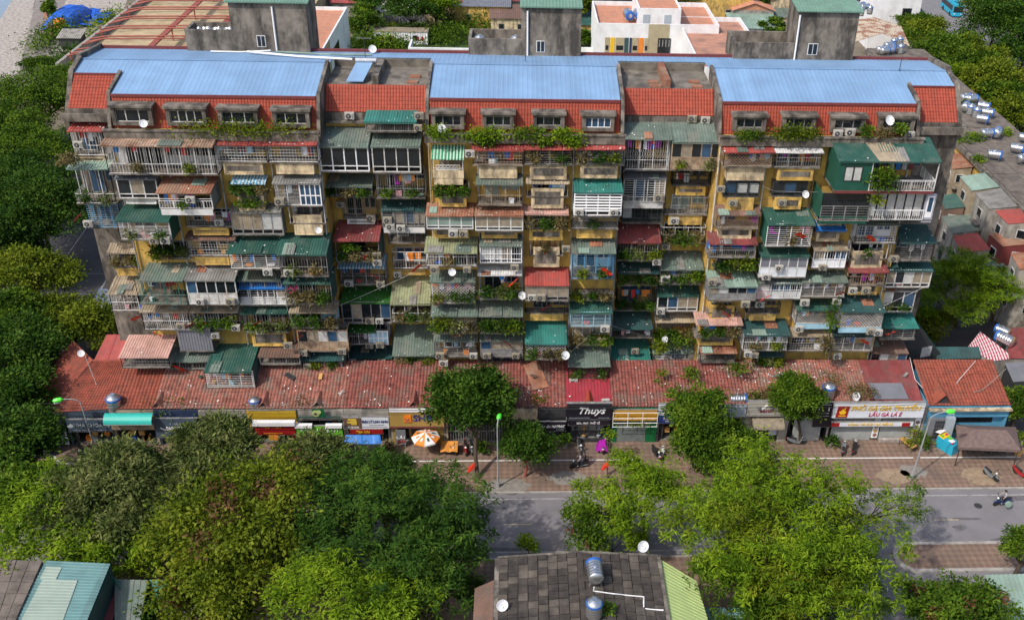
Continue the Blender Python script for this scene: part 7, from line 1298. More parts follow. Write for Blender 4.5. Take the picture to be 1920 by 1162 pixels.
for i, (lb, x, y, zc, rx, rz, lf, n) in enumerate((('round tree beside the terracotta roofed building', 682, 40, 4., 4.2, 3.6, 'leaf_mid', 90), ('tall tree at the top before the grey fence', 770, 12, 6., 6.5, 4.5, 'leaf_dark', 130), ('bright tree at the top beside the grey fence', 815, 8, 6., 4., 4., 'leaf_bright', 90), ('dark tree at the top left of the fence', 690, 5, 5., 4., 3., 'leaf_dark', 60), ('hanging green tree behind the middle tower', 1100, 12, 6., 3., 4.4, 'leaf_yellow', 70), ('green bushes right of the middle tower', 1105, 75, 2., 3., 1.8, 'leaf_mid', 60), ('tree at the top among far houses', 1040, -5, 6., 6., 3.6, 'leaf_dark', 80), ('dark trees at the top behind the school', 1270, -12, 7., 8., 4., 'leaf_dark', 90), ('dark tree behind small roofs near the right tower', 1425, 3, 5., 4., 3., 'leaf_dark', 60), ('green bush left of the right roof pen', 1452, 55, 3., 3.2, 2., 'leaf_mid', 60), ('tree at the top left corner by the tarp', 96, 18, 3., 1.8, 1.6, 'leaf_mid', 40))):
    T(lb, x, y, zc, rx, rz, lf, n, 18, 'broad', 1.8, 130+i, None, .2, low=-.5)
for i, (lb, x, y, rx, ry, rz_, mm, n) in enumerate((('wild green scrub left of the white container', 690, 85, 7, 8, 2.2, 'leaf_bright', 120), ('wild green scrub before the white container', 735, 85, 6, 4, 1.8, 'leaf_mid', 90), ('dense scrub right of the white container', 840, 65, 7, 5, 2.4, 'leaf_mid', 120), ('scrub against the grey fence', 770, 55, 10, 2, 1.2, 'leaf_yellow', 80), ('creeper covered bank at the top near the middle pen', 880, 40, 9, 5, 2.6, 'leaf_mid', 120), ('bushes along the yard beside the promenade', 101, 62, 2., 15, 1.6, 'leaf_mid', 150), ('green strip beside the steel frame', 192, 45, 1.4, 16, .7, 'leaf_bright', 80), ('bushes below the yard by the roof end', 140, 105, 6, 4, 2., 'leaf_dark', 90))):
    bush('scrub', lb, 'scrub', onZ(x, y, rz_*.7), (rx, ry, rz_), mm, n, 14, 'broad', 1.7, seed=160+i)
for i, (x, y) in enumerate(((1835, 262), (1822, 254), (1810, 265), (1835, 300), (1815, 196), (1888, 250))): bush('roof_weed', '', 'weeds', onZ(x, y, 12.3), (1.3 if i < 3 else .8, 1., .6), 'leaf_bright' if i % 2 else 'leaf_mid', 18, 12, 'broad', 1., seed=200+i); label_later(COL.objects[-1], 'green weeds growing on the right flat roof, counted from the left', x)
flush_labels()
# ================================================================ buildings behind and beside
def house(name, lb, x0, x1, y0, y1, h, wall, roofm, flat_=True, win=(), par=.5, z0=0, cat='house', gable=False):
    t = thing(name, lb, cat, ((x0+x1)/2, (y0+y1)/2, z0)); m = MB(); m.box(x0, x1, y0, y1, z0, h); wl = m.build('wall', wall, t)
    if flat_:
        m = MB(); m.box(x0+.3, x1-.3, y0+.3, y1-.3, h+.005, h+.06); m.build('roof', roofm, t); m = MB(); e = .3; m.box(x0, x1, y0, y0+e, h, h+par); m.box(x0, x1, y1-e, y1, h, h+par); m.box(x0, x0+e, y0+e, y1-e, h, h+par); m.box(x1-e, x1, y0+e, y1-e, h, h+par); m.build('parapet', wall, t)
    elif gable:
        m = MB(); xm = (x0+x1)/2; r = (x1-x0)*.18; o = .4; k = m.tiles if gable == 'tile' else m.sheet; a = dict(cw=.4, rh=.5) if gable == 'tile' else dict(pitch=.5)
        k((x0-o, y1+o, h-.1), (x0-o, y0-o, h-.1), (xm, y0-o, h+r), (xm, y1+o, h+r), **a); k((x1+o, y0-o, h-.1), (x1+o, y1+o, h-.1), (xm, y1+o, h+r), (xm, y0-o, h+r), **a); m.poly([(x0, y0, h), (x1, y0, h), (xm, y0, h+r-.05)]); m.build('roof', roofm, t)
    else: m = MB(); o = .4; m.sheet((x0-o, y0-o, h+.05), (x1+o, y0-o, h+.05), (x1+o, y1+o, h+.9), (x0-o, y1+o, h+.9), .4, .05); m.build('roof', roofm, t)
    for (wx, wz, ww, wh) in win:
        f = MB(); X = x0+(x1-x0)*wx; f.box(X-ww/2-.12, X+ww/2+.12, y0-.06, y0-.003, wz-.12, wz+wh+.12); fr = f.build('window', 'ggrey', t); q = MB(); q.box(X-ww/2, X+ww/2, y0-.09, y0-.065, wz, wz+wh); q.build('pane', 'glass', fr)
    return t, wl
def px(x, y, z): v = onZ(x, y, z); return v.x, v.y
# school with terracotta terraces
Zs = 9.; sx0, sy0 = px(1128, 46, Zs+.9); sx1 = px(1345, 36, Zs)[0]; sf = px(1240, 46, Zs+.9)[1]; t, wl = house('school', 'white and khaki school building with coloured door panels behind the block', 14.6, 38.2, sf, sf+17, Zs, 'whitewall', 'terracotta', par=.9, cat='school'); y = sf
m = MB(); xk = px(1217, 46, Zs+.9)[0]; m.box(xk, 28.6, y-.06, y-.003, 0, Zs+.9); m.build('khaki_wall', 'khaki', t); xr = px(1260, 80, 5)[0]
for i, (a, c, mm) in enumerate(((1134, 1142, 'khaki'), (1144, 1152, 'letter_yellow'), (1154, 1170, 'khaki'), (1171, 1178, 'dteal'), (1180, 1184, 'navy'), (1185, 1196, 'khaki'), (1197, 1206, 'orange'), (1208, 1215, 'khaki'))):
    u, v = onY(a, 85, y).x, onY(c, 85, y).x; z1 = onY(1170, 71, y).z; m = MB(); m.box(u, v, y-.12, y-.005, z1-3.6, z1); d = m.build('door_panel', mm, t)
    if mm == 'khaki': m = MB(); m.box(u+.15, v-.15, y-.15, y-.125, z1-2.4, z1-1.5); m.build('pane', 'glass', d)
u, v = onY(1233, 85, y).x, onY(1257, 85, y).x; m = MB(); m.box(u, v, y-.14, y-.065, onY(1245, 102, y).z, onY(1245, 72, y).z); f = m.build('stair_window', 'glass', t); m = MB()
for k in range(4): x = u+(v-u)*(k+.5)/4; m.box(x-.1, x+.1, y-.18, y-.145, onY(1245, 88, y).z, onY(1245, 75, y).z)
m.build('mullion', 'ggrey', f)
xa, xb = px(1198, 46, Zs+.9)[0], px(1277, 46, Zs+.9)[0]; h2, _ = house('school_stair_block', 'white rooftop stair block on the school with terracotta top', xa, xb, sf+1.2, sf+14, 12.2, 'whitewall', 'terracotta', par=.35, cat='building')
for x in ((xa+.9), (xb-3.2)): m = MB(); m.box(x, x+1.3, sf+1.1, sf+1.19, 9.2, 11.4); m.build('door', 'sign_grey', h2)
t, _ = house('terrace_building', 'white parapet building with dirty terracotta terrace right of the school', 28.7, 43.5, sf-15, sf+15, 8.6, 'whitewall', 'terra_dirty', par=.9, cat='building') if False else house('terrace_building', 'white parapet building with dirty terracotta terrace right of the school', xb+.25, xb+13.2, sf-24, sf+9, 8.2, 'whitewall', 'terra_dirty', par=.9, cat='building')
for i, (x, y_) in enumerate(((1178, 25), (1197, 25))): q = px(x, y_+7, 10.); put_tank((q[0], q[1], Zs+.1), ['left', 'right'][i]+' steel tank with blue end on the school roof', 0, -1.4, 1.5)
# terracotta roofed building left
ax0, ay0 = px(560, 88, 9.3); ax1, ay1 = px(655, 12, 9.3); t, wl = house('terrace_building', 'pale building with orange terracotta roof right of the left tower', ax0-6, px(660, 60, 6)[0]-1.2, 172, 203, 9., 'whitewall', 'terracotta', par=.7, cat='building'); X1 = px(660, 60, 6)[0]-1.2
for (ya, yb_, z0, z1) in ((176, 179, 4, 7.5), (184, 190, 2.5, 7)): m = MB(); m.box(X1+.003, X1+.1, ya, yb_, z0, z1); m.build('side_window', 'glass', t)
m = MB(); m.box(X1+.003, X1+.06, 172, 181, 0, 9.6); m.build('khaki_wall', 'khaki', t); house('roof_room', 'tan stair room on the orange terracotta roof', X1-10.6, X1-5.4, 181, 187, 11.8, 'tan', 'terracotta', par=.2, z0=9.06, cat='building', win=[(.6, 10, 1.4, 1)])
# steel roof frame
Zf = 8.; fx0, fx1 = -78.5, -50; fy0, fy1 = 178, 222; slab('building_floor', [(fx0-.4, fy0-8), (fx1+6, fy0-8), (fx1+6, fy1+22), (fx0-.4, fy1+22)], 0, 5.4, 'floor_tan'); t = thing('steel_roof_frame', 'rust red steel roof frame without cladding at the top left', 'steel frame', ((fx0+fx1)/2, (fy0+fy1)/2, 0))
for k in range(7):
    y = fy0+k*6.8; m = MB(); m.bar((fx0+3.5, y, Zf), (fx1+6, y, Zf+.6), .15); m.bar((fx0+3.5, y+1.6, Zf), (fx1+6, y+1.6, Zf+.6), .15); m.bar((fx0+3.5, y, Zf), (fx0, y+.6, Zf-.8), .13); m.bar((fx0+3.5, y, Zf), (fx0-.2, y-1.2, Zf-.8), .13); m.bar((fx0+3.5, y+1.6, Zf), (fx0, y+2.6, Zf-.8), .13); m.build('rafter', 'rebar', t)
for x in (fx0+13, fx0+22, fx0+30): m = MB(); m.box(x-.55, x+.55, fy0-2, fy1+8, Zf-.2, Zf+.05); m.build('beam', 'rebar', t)
for x in (fx0, fx0+13, fx0+22):
    for y in (fy0, fy0+15, fy0+30, fy0+44): m = MB(); m.bar((x, y, 0), (x, y, Zf-.2), .15); m.build('post', 'rebar', t)
m = MB(); m.box(fx0-1.2, fx0-.6, fy0-4, fy1+20, 0, Zf-1.2); m.solo('boundary_wall', 'stained grey wall along the left side of the steel frame', 'wall', 'plaster_grey')
# yard at top left
c = onZ(132, 32, 1); t = thing('tarp_shelter', 'bright blue tarpaulin shelter in the yard at top left', 'shelter', (c.x, c.y, 0)); m = MB(); rr = random.Random(2); nx, ny = 9, 9; gx = lambda i, j: (c.x-3.4+6.8*i/nx, c.y-8+14*j/ny, 2.6*(1-abs(2*i/nx-1)**4)*(1-abs(2*j/ny-1)**6)+rr.uniform(-.22, .22)+.3)
GG = [[gx(i, j) for j in range(ny+1)] for i in range(nx+1)]
for i in range(nx):
    for j in range(ny): m.poly([GG[i][j], GG[i+1][j], GG[i+1][j+1], GG[i][j+1]])
m.build('tarp', 'tarp', t); m = MB()
for a, e in ((-2.6, -6), (2.6, -6), (2.6, 5), (-2.6, 5)): m.bar((c.x+a, c.y+e, 0), (c.x+a, c.y+e, 2.3), .06)
m.build('poles', 'ggrey', t)
c = onZ(157, 40, 0); m = MB()
for k in range(26): m.obox((c.x+rr.gauss(0, 3), c.y+rr.gauss(0, 3.5), .5+rr.random()*.6), (rr.uniform(.6, 1.6), rr.uniform(-.6, .6), rr.uniform(-.2, .2)), (rr.uniform(-.5, .5), rr.uniform(.5, 1.3), rr.uniform(-.2, .2)), (0, 0, .08))
m.solo('fallen_tarp', 'crumpled blue tarpaulin heap beside the blue shelter', 'tarpaulin', 'tarp')
c = onZ(115, 57, 0); m = MB(); m.lathe((c.x, c.y, 0), [(1.2, 0), (1.5, .8), (1.1, 2.2), (.3, 2.6)], 12); m.solo('covered_heap', 'orange covered heap in the yard bushes', 'heap', 'orange'); c = onZ(140, 90, 0); house('hut', 'small dark hut in the rubble yard', c.x-2, c.x+2, c.y-1.5, c.y+1.5, 2.4, 'dark', 'plaster_grey', False, cat='hut')
m = MB(); c0, c1 = onZ(82, 12, 1.), onZ(97, 68, 1.); m.bar(c0, c1, .5, 0, 6); m.solo('rusty_barrier', 'long rusty orange pipe beside the promenade', 'pipe', 'rustroof'); c = onZ(150, 62, 0); m = MB()
for k in range(80): s = rr.uniform(.15, .6); m.obox((c.x+rr.gauss(0, 6), c.y+rr.gauss(0, 9), .1), (s, rr.uniform(-.2, .2), 0), (0, s*.7, 0), (0, 0, .15))
m.solo('yard_rubble', 'broken boards and rubble strewn over the top left yard', 'rubble', 'rubble', kind='stuff')
# lot behind: fence, container, wall
fa, fb = onZ(720, 44, 0), onZ(880, 40, 0); t = thing('corrugated_fence', 'grey corrugated metal fence at the top', 'fence', ((fa.x+fb.x)/2, fa.y, 0)); n = 10
for k in range(n): u, v = fa.lerp(fb, k/n), fa.lerp(fb, (k+1)/n); m = MB(); m.sheet((u.x, u.y, .1), (v.x-.06, v.y, .1), (v.x-.06, v.y, 2.6), (u.x, u.y, 2.6), .5, .08); m.build('panel', 'greysheet', t); m = MB(); m.box(u.x-.06, u.x+.06, u.y+.1, u.y+.22, 0, 2.8); m.build('post', 'ggrey', t)
ca, cb = onZ(701, 80, .5), onZ(803, 80, .5); yc = 203.; t = thing('site_container', 'white corrugated site container with red markings in the green lot', 'container', ((ca.x+cb.x)/2, ca.y, 0)); m = MB(); m.sheet((ca.x, ca.y, .2), (cb.x, ca.y, .2), (cb.x, ca.y, 2.7), (ca.x, ca.y, 2.7), .5, .07); m.box(ca.x, cb.x, ca.y+.05, ca.y+3.2, .2, 2.69); m.build('body', 'whitewall', t); m = MB(); m.box(ca.x-.1, cb.x+.1, ca.y-.1, ca.y+3.3, 2.72, 2.86); m.build('roof', 'curtain', t)
for k in (.05, .72): m = MB(); x = ca.x+(cb.x-ca.x)*k; m.box(x, x+.9, ca.y-.12, ca.y-.08, 1.1, 2.1); m.build('window', 'glass', t)
for k in (.14, .2, .3, .35, .8, .88): m = MB(); x = ca.x+(cb.x-ca.x)*k; m.box(x, x+.35, ca.y-.1, ca.y-.085, 1., 1.9); m.build('red_marking', 'sign_red', t)
m = MB(); q0, q1 = onZ(765, 90, 3.), onZ(884, 92, 3.); m.box(q0.x, q1.x, q0.y, q0.y+.5, 0, 3.); m.box(q0.x, q0.x+.4, q0.y+.5, q0.y+6, 0, 3.); m.solo('boundary_wall', 'low white wall right of the scrub behind the block', 'wall', 'whitewall'); q0, q1 = onZ(1090, 90, 2.2), onZ(1118, 90, 2.2); m = MB(); m.box(q0.x, q1.x, q0.y, q0.y+.4, 0, 2.2); m.solo('boundary_wall', 'short white wall left of the school', 'wall', 'whitewall')
# small far houses
for i, (lb, x, y, w_, d_, h_, wl_, rf, gb) in enumerate((('far red tile roofed house at the top centre', 850, 18, 12, 10, 4, 'cream', 'tile_red', 'tile'), ('far yellow house with dark eaves at top centre', 905, 20, 12, 9, 5, 'yellow', 'greysheet', False), ('far house with maroon roof beside the middle pen', 950, 10, 10, 9, 5, 'plaster_grey', 'crimson', False), ('far pale house behind the middle tower', 960, 40, 9, 8, 4, 'cream', 'brown', False), ('yellow house behind the school', 1330, 6, 18, 9, 8, 'yellow', 'brown', False), ('small red roofed house right of the school', 1405, 28, 9, 8, 5, 'plaster_grey', 'terracotta', 'tile'), ('pale green roofed shed right of the school', 1410, 55, 10, 9, 3.4, 'white', 'palegreen', False), ('green roofed shed left of the right tower', 1445, 35, 9, 9, 3.6, 'cream', 'greygreen', False), ('orange roofed house behind the right tower', 1468, 12, 8, 8, 6, 'cream', 'tile_orange', 'tile'), ('grey green roofed house at the right tower edge', 1440, 22, 7, 8, 4, 'plaster_grey', 'palegreen', False), ('far red shed behind the terracotta building', 600, 4, 26, 7, 3, 'plaster_grey', 'crimson', False), ('far shed roof at the top left of centre', 660, 10, 8, 6, 3, 'plaster_grey', 'red', False), ('far white house at the top near the left tower', 740, -8, 14, 8, 5, 'whitewall', 'terracotta', 'tile'), ('dark roofed house at the top right of the middle tower', 1150, 2, 16, 10, 6, 'dark', 'dark', False), ('green shed at the right of the middle tower', 1100, 50, 6, 8, 3.5, 'yellow', 'green', False), ('grey roofed house left of the right tower', 1380, 2, 9, 9, 6, 'plaster_grey', 'greysheet', False))):
    q = onZ(x, y, h_*.6); house('far_house', lb, q.x-w_/2, q.x+w_/2, q.y-d_/2, q.y+d_/2, h_, wl_, rf, False, gable=gb, win=[(.25, h_*.4, 1., 1.2), (.7, h_*.4, 1., 1.2)])
q = onZ(1700, 12, 8); t, _ = house('white_house', 'tall white house left of the back road', q.x-9, q.x+1.2, q.y-5, q.y+9, 13, 'whitewall', 'conc_roof', True, win=[(.72, 6.5, 1.8, 2.2)]); q = onZ(1683, 30, 5.5); house('annex', 'white annex with dark green roof beside the tall white house', q.x-6.5, q.x+6.5, q.y-2, q.y+6, 5.2, 'whitewall', 'green', False, win=[(.4, 2.6, 1.8, 1.3)])
# rusty roof block with tanks behind right tower; right long flat roofed block
q = [onZ(x, y, 12.) for x, y in ((1600, 80), (1655, 63), (1708, 77), (1640, 33), (1590, 40))]; t = thing('rusty_roof_building', 'low block with patchy rust and cream sheet roof right of the right tower', 'building', (q[1].x, q[1].y, 0)); m = MB(); m.sheet(q[0], q[1], q[3], q[4], .6, .08); m.sheet(q[1], q[2]+Vector((0, 0, -1.)), onZ(1690, 50, 11.), q[3], .6, .08); m.build('roof', 'patchy_rust', t) if 'patchy_rust' in MATS else None
fx = 60.2; t = thing('flat_roofed_block', 'long low yellow block with dark flat roof crowded with steel tanks', 'building', (68, 130, 0)); m = MB(); m.box(fx, 70.4, 84, 172, 0, 11.9); wl = m.build('wall', 'wall_yellow', t); m = MB(); rr = random.Random(9); ys_ = list(np.arange(84, 172, 5.5)); 
for a in ys_:
    for x0_, x1_ in ((fx, fx+3.4), (fx+3.4, fx+6.8), (fx+6.8, 70.5)): m = MB(); z = 12.1+rr.uniform(0, .08); m.box(x0_+.06, x1_-.06, a+.06, a+5.44, 11.92, z); m.build('roof_slab', 'conc_roof2' if rr.random() < .8 else 'conc_roof', t)
m = MB(); m.box(fx-.5, fx-.02, 84, 172, 11.4, 12.05); m.build('eave', 'concrete', t)
for k in range(14): m = MB(); a = 90+k*5.5; m.box(fx-.08, fx-.003, a, a+1.6, 8.2, 10.2); m.build('window', 'glass', t)
TK = ((1808, 190, 0, .3), (1820, 192, 0, .3), (1808, 207, 0, 1.), (1818, 212, 1, 0), (1829, 218, 1, 0), (1842, 206, 0, -.5), (1849, 218, 0, -.4), (1839, 230, 0, -.4), (1848, 257, 0, .1), (1867, 256, 0, 1.), (1862, 298, 0, -.35), (1904, 286, 0, -.5), (1920, 266, 0, -.5), (1916, 305, 0, .3), (1650, 99, 0, .4), (1657, 101, 0, .4), (1665, 91, 0, .3), (1672, 97, 0, 1.1), (1674, 86, 1, 0), (1686, 83, 1, 0), (1687, 97, 1, 0), (1666, 99, 0, .2), (1586, 4, 0, .2), (1597, 6, 0, .4), (1603, 3, 0, .1), (1612, 15, 0, .4), (1620, 18, 0, .2), (1630, 23, 1, 0), (1614, 26, 1, 0))
for x, y, v, rz in TK: p = onZ(x, y+4, 12.1); put_tank(p, None, v, rz, .98, 'steel tank on the flat roof '+('at the right' if x > 1780 else 'beyond the right tower' if y > 60 else 'at the top, behind the right tower')+', counted from the left', x)
flush_labels(); put_dish(onZ(1686, 77, 12.1), 'white dish on the flat roof beyond the right tower', 1.2)
for i, (lb, q, rm, wm) in enumerate((('rust red roofed hut beside the right end of the block', ((1783, 290, 10.4), (1786, 317, 10.4), (1825, 313, 11.), (1808, 284, 11.)), 'rustroof', 'tan'), ('pale green roofed lean-to on the yellow block', ((1799, 331, 11.1), (1822, 358, 11.1), (1875, 350, 12.), (1846, 324, 12.)), 'palegreen', 'tan'), ('grey roofed lean-to on the yellow block', ((1828, 362, 11.), (1855, 392, 11.), (1918, 386, 12.), (1878, 352, 12.)), 'grey', 'plaster_grey'), ('red roofed lean-to on the yellow block at the right edge', ((1864, 394, 10.8), (1890, 420, 10.8), (1956, 415, 12.), (1920, 391, 12.)), 'red', 'plaster_grey'), ('dark green roofed hut in the alley', ((1759, 366, 8.), (1772, 392, 8.), (1810, 388, 8.7), (1792, 363, 8.7)), 'green', 'brown'), ('pale stained green roof in the alley', ((1765, 405, 7.), (1786, 438, 7.), (1838, 432, 7.8), (1820, 402, 7.8)), 'greygreen', 'plaster_grey'), ('red sheet roof below the stained green one', ((1786, 440, 6.6), (1800, 473, 6.6), (1858, 468, 7.4), (1832, 436, 7.4)), 'red', 'plaster_grey'), ('dull green roof right of the lamp mast', ((1830, 478, 5.6), (1850, 520, 5.6), (1900, 518, 6.4), (1868, 475, 6.4)), 'greygreen', 'plaster_grey'), ('teal roof at the right edge near the light tree', ((1875, 522, 5.), (1905, 560, 5.), (1965, 556, 5.8), (1930, 520, 5.8)), 'greygreen', 'plaster_grey'), ('brick red roofed stall at the right edge', ((1853, 438, 8.6), (1880, 462, 8.6), (1945, 456, 9.4), (1915, 434, 9.4)), 'rustroof', 'maroon_trim'), ('rust roof cut by the right edge', ((1895, 475, 8.), (1912, 505, 8.), (1970, 500, 8.8), (1945, 470, 8.8)), 'rustroof', 'plaster_grey'), ('teal shed at the right foot of the block', ((1730, 404, 9.6), (1732, 424, 9.4), (1752, 424, 9.8), (1748, 402, 10.))  , 'green', 'dteal'))): shed('roofed_annex', lb, tuple(P(*v) for v in q), rm, wm, cat='annex')
# ================================================================ foreground roofs
Zr = 8.6; ya, yb2 = 53.9, 44.; xl, xr_ = -1.55, 10.0; xm = 4.3; t = thing('tiled_roof_house', 'house with blackened concrete slab roof at the bottom centre', 'house', (xm, 49, 0)); m = MB(); m.box(xl+.1, xr_-.1, yb2, ya-.15, 0, Zr-.25); m.build('wall', 'plaster_grey', t); rr = random.Random(4); m = MB(); m.hexa([(xl, yb2, Zr-.2), (xr_, yb2, Zr-.2), (xr_, ya, Zr-.2), (xl, ya, Zr-.2), (xl, yb2, Zr-.05), (xr_, yb2, Zr-.05), (xr_, ya, Zr-.05), (xl, ya, Zr-.05)]); m.poly([(xl, ya, Zr-.05), (xm, ya, Zr+.42), (xr_, ya, Zr-.05)][::-1]); m.poly([(xl, ya, Zr-.05), (xl, yb2, Zr-.05), (xm, yb2, Zr+.4), (xm, ya, Zr+.4)]); m.poly([(xm, ya, Zr+.4), (xm, yb2, Zr+.4), (xr_, yb2, Zr-.05), (xr_, ya, Zr-.05)]); m.build('roof_deck', 'conc_dark', t)
nx, ny = 8, 14
for sd in (0, 1):
    for i in range(nx):
        for j in range(ny):
            x0_ = (xl if sd == 0 else xm+.2)+i*((xm-.2-xl) if sd == 0 else (xr_-xm-.2))/nx; x1_ = x0_+((xm-.2-xl) if sd == 0 else (xr_-xm-.2))/nx-rr.uniform(.03, .07); y0_ = yb2+j*(ya-yb2)/ny+(.3 if i % 3 == 1 else 0); y1_ = y0_+(ya-yb2)/ny-rr.uniform(.04, .09)
            if y1_ > ya: y1_ = ya
            zf = lambda x: Zr-.05+(.47 if x <= xm else .47)*((x-xl)/(xm-xl) if x <= xm else (xr_-x)/(xr_-xm)); h_ = .02+rr.uniform(0, .1); e = rr.uniform(-.03, .03); m = MB(); m.hexa([(x0_, y0_, zf(x0_)+.005), (x1_, y0_, zf(x1_)+.005), (x1_, y1_, zf(x1_)+.005), (x0_, y1_, zf(x0_)+.005), (x0_, y0_, zf(x0_)+h_), (x1_, y0_, zf(x1_)+h_), (x1_, y1_, zf(x1_)+h_+e), (x0_, y1_, zf(x0_)+h_+e)]); m.build('roof_slab', rr.choice(['conc_dark', 'conc_dark', 'conc_slab']) if 'conc_slab' in MATS else 'conc_dark', t)
m = MB(); m.box(xm-.2, xm+.2, yb2, ya, Zr+.36, Zr+.52); m.build('ridge', 'conc_dark', t); m = MB(); m.hexa([(xl-.1, ya, Zr-.1), (xm, ya, Zr+.36), (xm, ya+.16, Zr+.36), (xl-.1, ya+.16, Zr-.1), (xl-.1, ya, Zr+.06), (xm, ya, Zr+.54), (xm, ya+.16, Zr+.54), (xl-.1, ya+.16, Zr+.06)]); m.hexa([(xm, ya, Zr+.36), (xr_+.1, ya, Zr-.1), (xr_+.1, ya+.16, Zr-.1), (xm, ya+.16, Zr+.36), (xm, ya, Zr+.54), (xr_+.1, ya, Zr+.06), (xr_+.1, ya+.16, Zr+.06), (xm, ya+.16, Zr+.54)]); m.box(xr_-.02, xr_+.25, yb2, ya, Zr-.35, Zr+.02); m.box(xl-.3, xl+.02, yb2, ya, Zr-.3, Zr+.0); m.build('verge', 'concrete', t)
m = MB(); m.sheet((xr_+3.6, yb2, Zr-1.6), (xr_+2.9, ya-1, Zr-1.5), (xr_+.3, ya-.1, Zr-.2), (xr_+.3, yb2, Zr-.2), .3, .03); m.solo('side_roof', 'lime green metal roof beside the slab roofed house', 'roof', 'lime'); m = MB(); m.sheet((xl-1.7, ya-1.9, Zr-1.0), (xl-1.7, yb2+4., Zr-1.), (xl-.32, yb2+4., Zr-.2), (xl-.32, ya-1.9, Zr-.2), .25, .035); m.solo('side_awning', 'rust brown side awning left of the slab roofed house', 'awning', 'brown'); m = MB(); m.sheet((xl-2.9, yb2+3.6, Zr-2), (xl-2.9, yb2+1, Zr-2), (xl-.35, yb2+1, Zr-.9), (xl-.35, yb2+3.6, Zr-.9), .25, .035); m.solo('side_awning', 'red side awning at the bottom edge left of the slab roof', 'awning', 'red')
p = onZ(1114, 1078, Zr+.5); put_tank((p.x, p.y-.4, Zr+.42), 'lying steel tank with aqua bands on the slab roof', 0, 1.62, .95); p = onZ(1114, 1140, Zr+1.2); put_tank((p.x, p.y, Zr+.42), 'upright open topped steel tank on the slab roof', 1, 0, .95); put_dish(onZ(1205, 1032, Zr), 'dish with red mark at the back corner of the slab roof', 1.15); put_dish(onZ(942, 1142, Zr), 'dish with red mark at the left edge of the slab roof', 1.1)
cable('white water pipe zigzagging across the slab roof', [onZ(1114, 1100, Zr+1), onZ(1113, 1107, Zr+.5), onZ(1207, 1118, Zr+.15), onZ(1207, 1140, Zr+.12), onZ(1244, 1143, Zr+.05)], .05, 'whiteclean'); bush('roof_weed', 'small green weed beside the open topped tank', 'weeds', onZ(1138, 1140, Zr+.5), (.45, .45, .5), 'leaf_mid', 16, 10, 'broad', .7, seed=301)
zl = 6.8; q = [onZ(*v, zl) for v in ((20, 1175), (158, 1175), (207, 1056), (86, 1050))]; t = thing('metal_roofed_house', 'house with teal and pale green metal roof at the bottom left', 'house', (q[0].x+2, q[0].y, 0)); m = MB(); b_ = [Vector((v.x, v.y, 0)) for v in q]; m.hexa([v for v in b_]+[v-Vector((0, 0, .15)) for v in q]); m.build('wall', 'dteal', t); m = MB(); m.sheet(q[1], q[2], q[3], q[0], .28, .035); m.build('roof', 'slate_teal', t); m = MB(); A = q[0].lerp(q[1], .12); n_ = Vector((0, 0, .05)); m.sheet(q[0].lerp(q[1], .68)+n_, q[3].lerp(q[2], .6).lerp(q[0].lerp(q[1], .68), .3)+n_, q[3].lerp(q[2], .1).lerp(q[0].lerp(q[1], .1), .3)+n_, q[0].lerp(q[1], .1)+n_, .28, .035); m.sheet(q[3].lerp(q[2], .3).lerp(q[0].lerp(q[1], .3), .3)+n_, q[3].lerp(q[2], .3).lerp(q[0].lerp(q[1], .3), .1)+n_, q[3].lerp(q[2], .06).lerp(q[0].lerp(q[1], .06), .1)+n_, q[3].lerp(q[2], .06).lerp(q[0].lerp(q[1], .06), .3)+n_, .28, .035); m.build('pale_sheet', 'slate_pale', t)
q = [onZ(*v, 6.9) for v in ((-60, 1180), (22, 1180), (80, 1052), (-40, 1046))]; t = thing('grey_roofed_house', 'house with grey brown tile roof at the bottom left corner', 'house', (q[0].x+2, q[0].y, 0)); m = MB(); m.hexa([Vector((v.x, v.y, 0)) for v in q]+[v-Vector((0, 0, .15)) for v in q]); m.build('wall', 'plaster_grey', t); m = MB(); m.hexa([v-Vector((0, 0, .14)) for v in q]+list(q)); m.build('roof_deck', 'conc_roof2' if 'conc_roof2' in MATS else 'conc_roof', t)
for i in range(5):
    for j in range(6): a_ = lambda u, v: q[0].lerp(q[1], u).lerp(q[3].lerp(q[2], u), v)+Vector((0, 0, .01)); u0, u1, v0, v1 = i/5+.006, (i+1)/5-.006, j/6+.006, (j+1)/6-.006; h_ = Vector((0, 0, .03+rr.uniform(0, .04))); m = MB(); c4 = [a_(u0, v0), a_(u1, v0), a_(u1, v1), a_(u0, v1)]; m.hexa(c4+[v+h_ for v in c4]); m.build('roof_slab', 'conc_roof2' if 'conc_roof2' in MATS else 'conc_roof', t)
shed('lean_to', 'striped olive lean-to roof beside the teal metal roof', (P(215, 1175, 4.4), P(262, 1175, 4.4), P(278, 1087, 5.2), P(215, 1085, 5.2)), 'greygreen', 'dteal', pitch=.3); shed('lean_to', 'small teal ridged roof at the end of the olive lean-to', (P(292, 1125, 4.2), P(302, 1120, 4.2), P(318, 1086, 5.), P(280, 1086, 5.)), 'teal', 'gdark', pitch=.3); t = thing('iron_staircase', 'iron stair landing with railing beside the teal metal roof', 'staircase', onZ(205, 1130, 4)); m = MB(); a, c = onZ(170, 1160, 5.6), onZ(212, 1082, 5.6); grille(m, (a.x, a.y), (c.x, c.y), 4.6, 5.7, 'bars', rr); d = onZ(222, 1095, 5.6); grille(m, (c.x, c.y), (d.x, d.y), 4.6, 5.7, 'bars', rr); m.build('railing', 'ggreen', t); m = MB(); m.hexa([(a.x, a.y, 4.4), (a.x+1, a.y, 4.4), (d.x, d.y, 4.4), (c.x, c.y, 4.4), (a.x, a.y, 4.5), (a.x+1, a.y, 4.5), (d.x, d.y, 4.5), (c.x, c.y, 4.5)]); m.build('landing', 'maroon_trim', t)
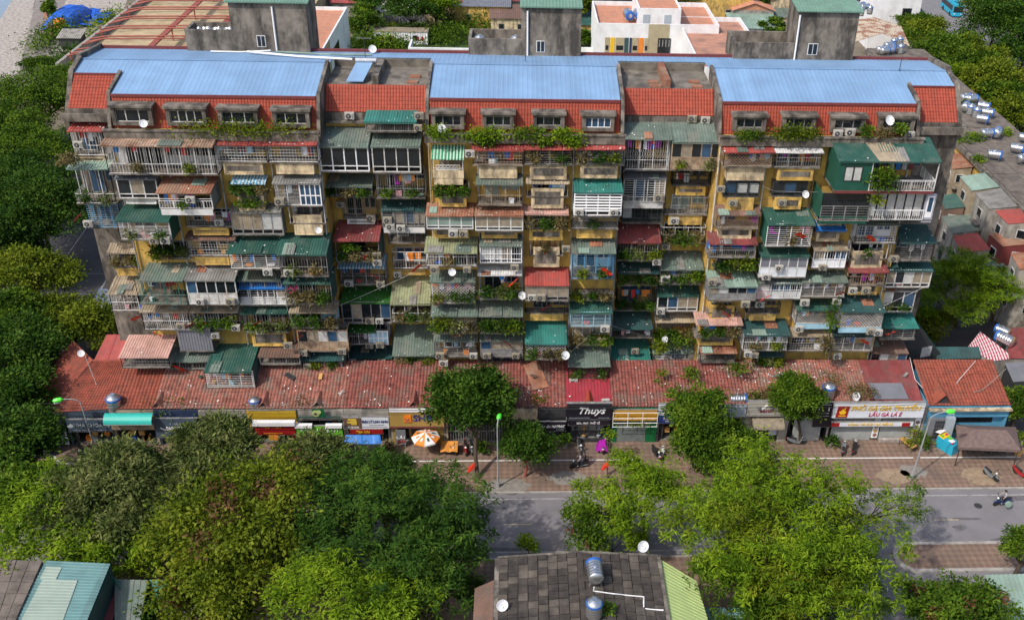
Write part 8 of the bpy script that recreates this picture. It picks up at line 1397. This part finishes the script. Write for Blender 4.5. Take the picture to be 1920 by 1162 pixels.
m = MB(); a, c = onZ(333, 1145, 1.6), onZ(386, 1140, 1.6); m.hexa([(a.x, a.y, 0), (c.x, c.y, 0), (c.x, c.y+.3, 0), (a.x, a.y+.3, 0), (a.x, a.y, 1.7), (c.x, c.y, 1.7), (c.x, c.y+.3, 1.7), (a.x, a.y+.3, 1.7)]); m.solo('low_wall', 'low pale wall at the bottom left under the trees', 'wall', 'whitewall')
shed('metal_roof_shed', 'dull teal roof at the bottom edge right of the lime roof', (P(1308, 1185, 3.5), P(1415, 1185, 3.5), P(1402, 1138, 4.2), P(1300, 1138, 4.2)), 'slate_teal', 'dark', pitch=.3); shed('metal_roof_shed', 'pale green roof under the trees at the bottom right corner', (P(1880, 1165, 3.6), P(1960, 1165, 3.6), P(1930, 1075, 4.6), P(1846, 1077, 4.6)), 'palegreen', 'dark', pitch=.3); shed('green_booth', 'green canvas booth roof at the far left street corner', (P(42, 822, 2.8), P(85, 815, 2.8), P(92, 770, 3.4), P(60, 775, 3.4)), 'dteal', 'dark', pitch=3, cat='booth')
stripe('corner_marking', onZ(48, 798, .12).xy, onZ(112, 868, .12).xy, .2, .13, 'paint')

rr = random.Random(8)
for k, (y, z) in enumerate(((76.9, 5.6), (76.8, 5.35), (76.95, 5.1))): cable(['upper', 'middle', 'lower'][k]+' overhead wire strung along the shop fronts', [(-44, y, z+.3)]+[(x, y+rr.uniform(-.1, .1), z+rr.uniform(-.15, .15)) for x in (-30, -16, -2, 12, 26, 38)]+[(47, y, z)], .018, 'gdark')
for k in range(14):
    U, V = rr.choice(ULIST), None; c = [q for q in ULIST if 3 < abs(q['X0']-U['X0']) < 10 and abs(q['zb']-U['zb']) < 5]
    if not c: continue
    V = rr.choice(c); cable('', [(U['X1']-.2, U['Yp']-.15, U['zb']+.3), (V['X0']+.2, V['Yp']-.15, V['zb']+.5)], .016, rr.choice(['gdark', 'ggrey', 'gwhite'])); label_later(COL.objects[-1], 'cable slung from '+uw(U), U['X0'])
flush_labels()
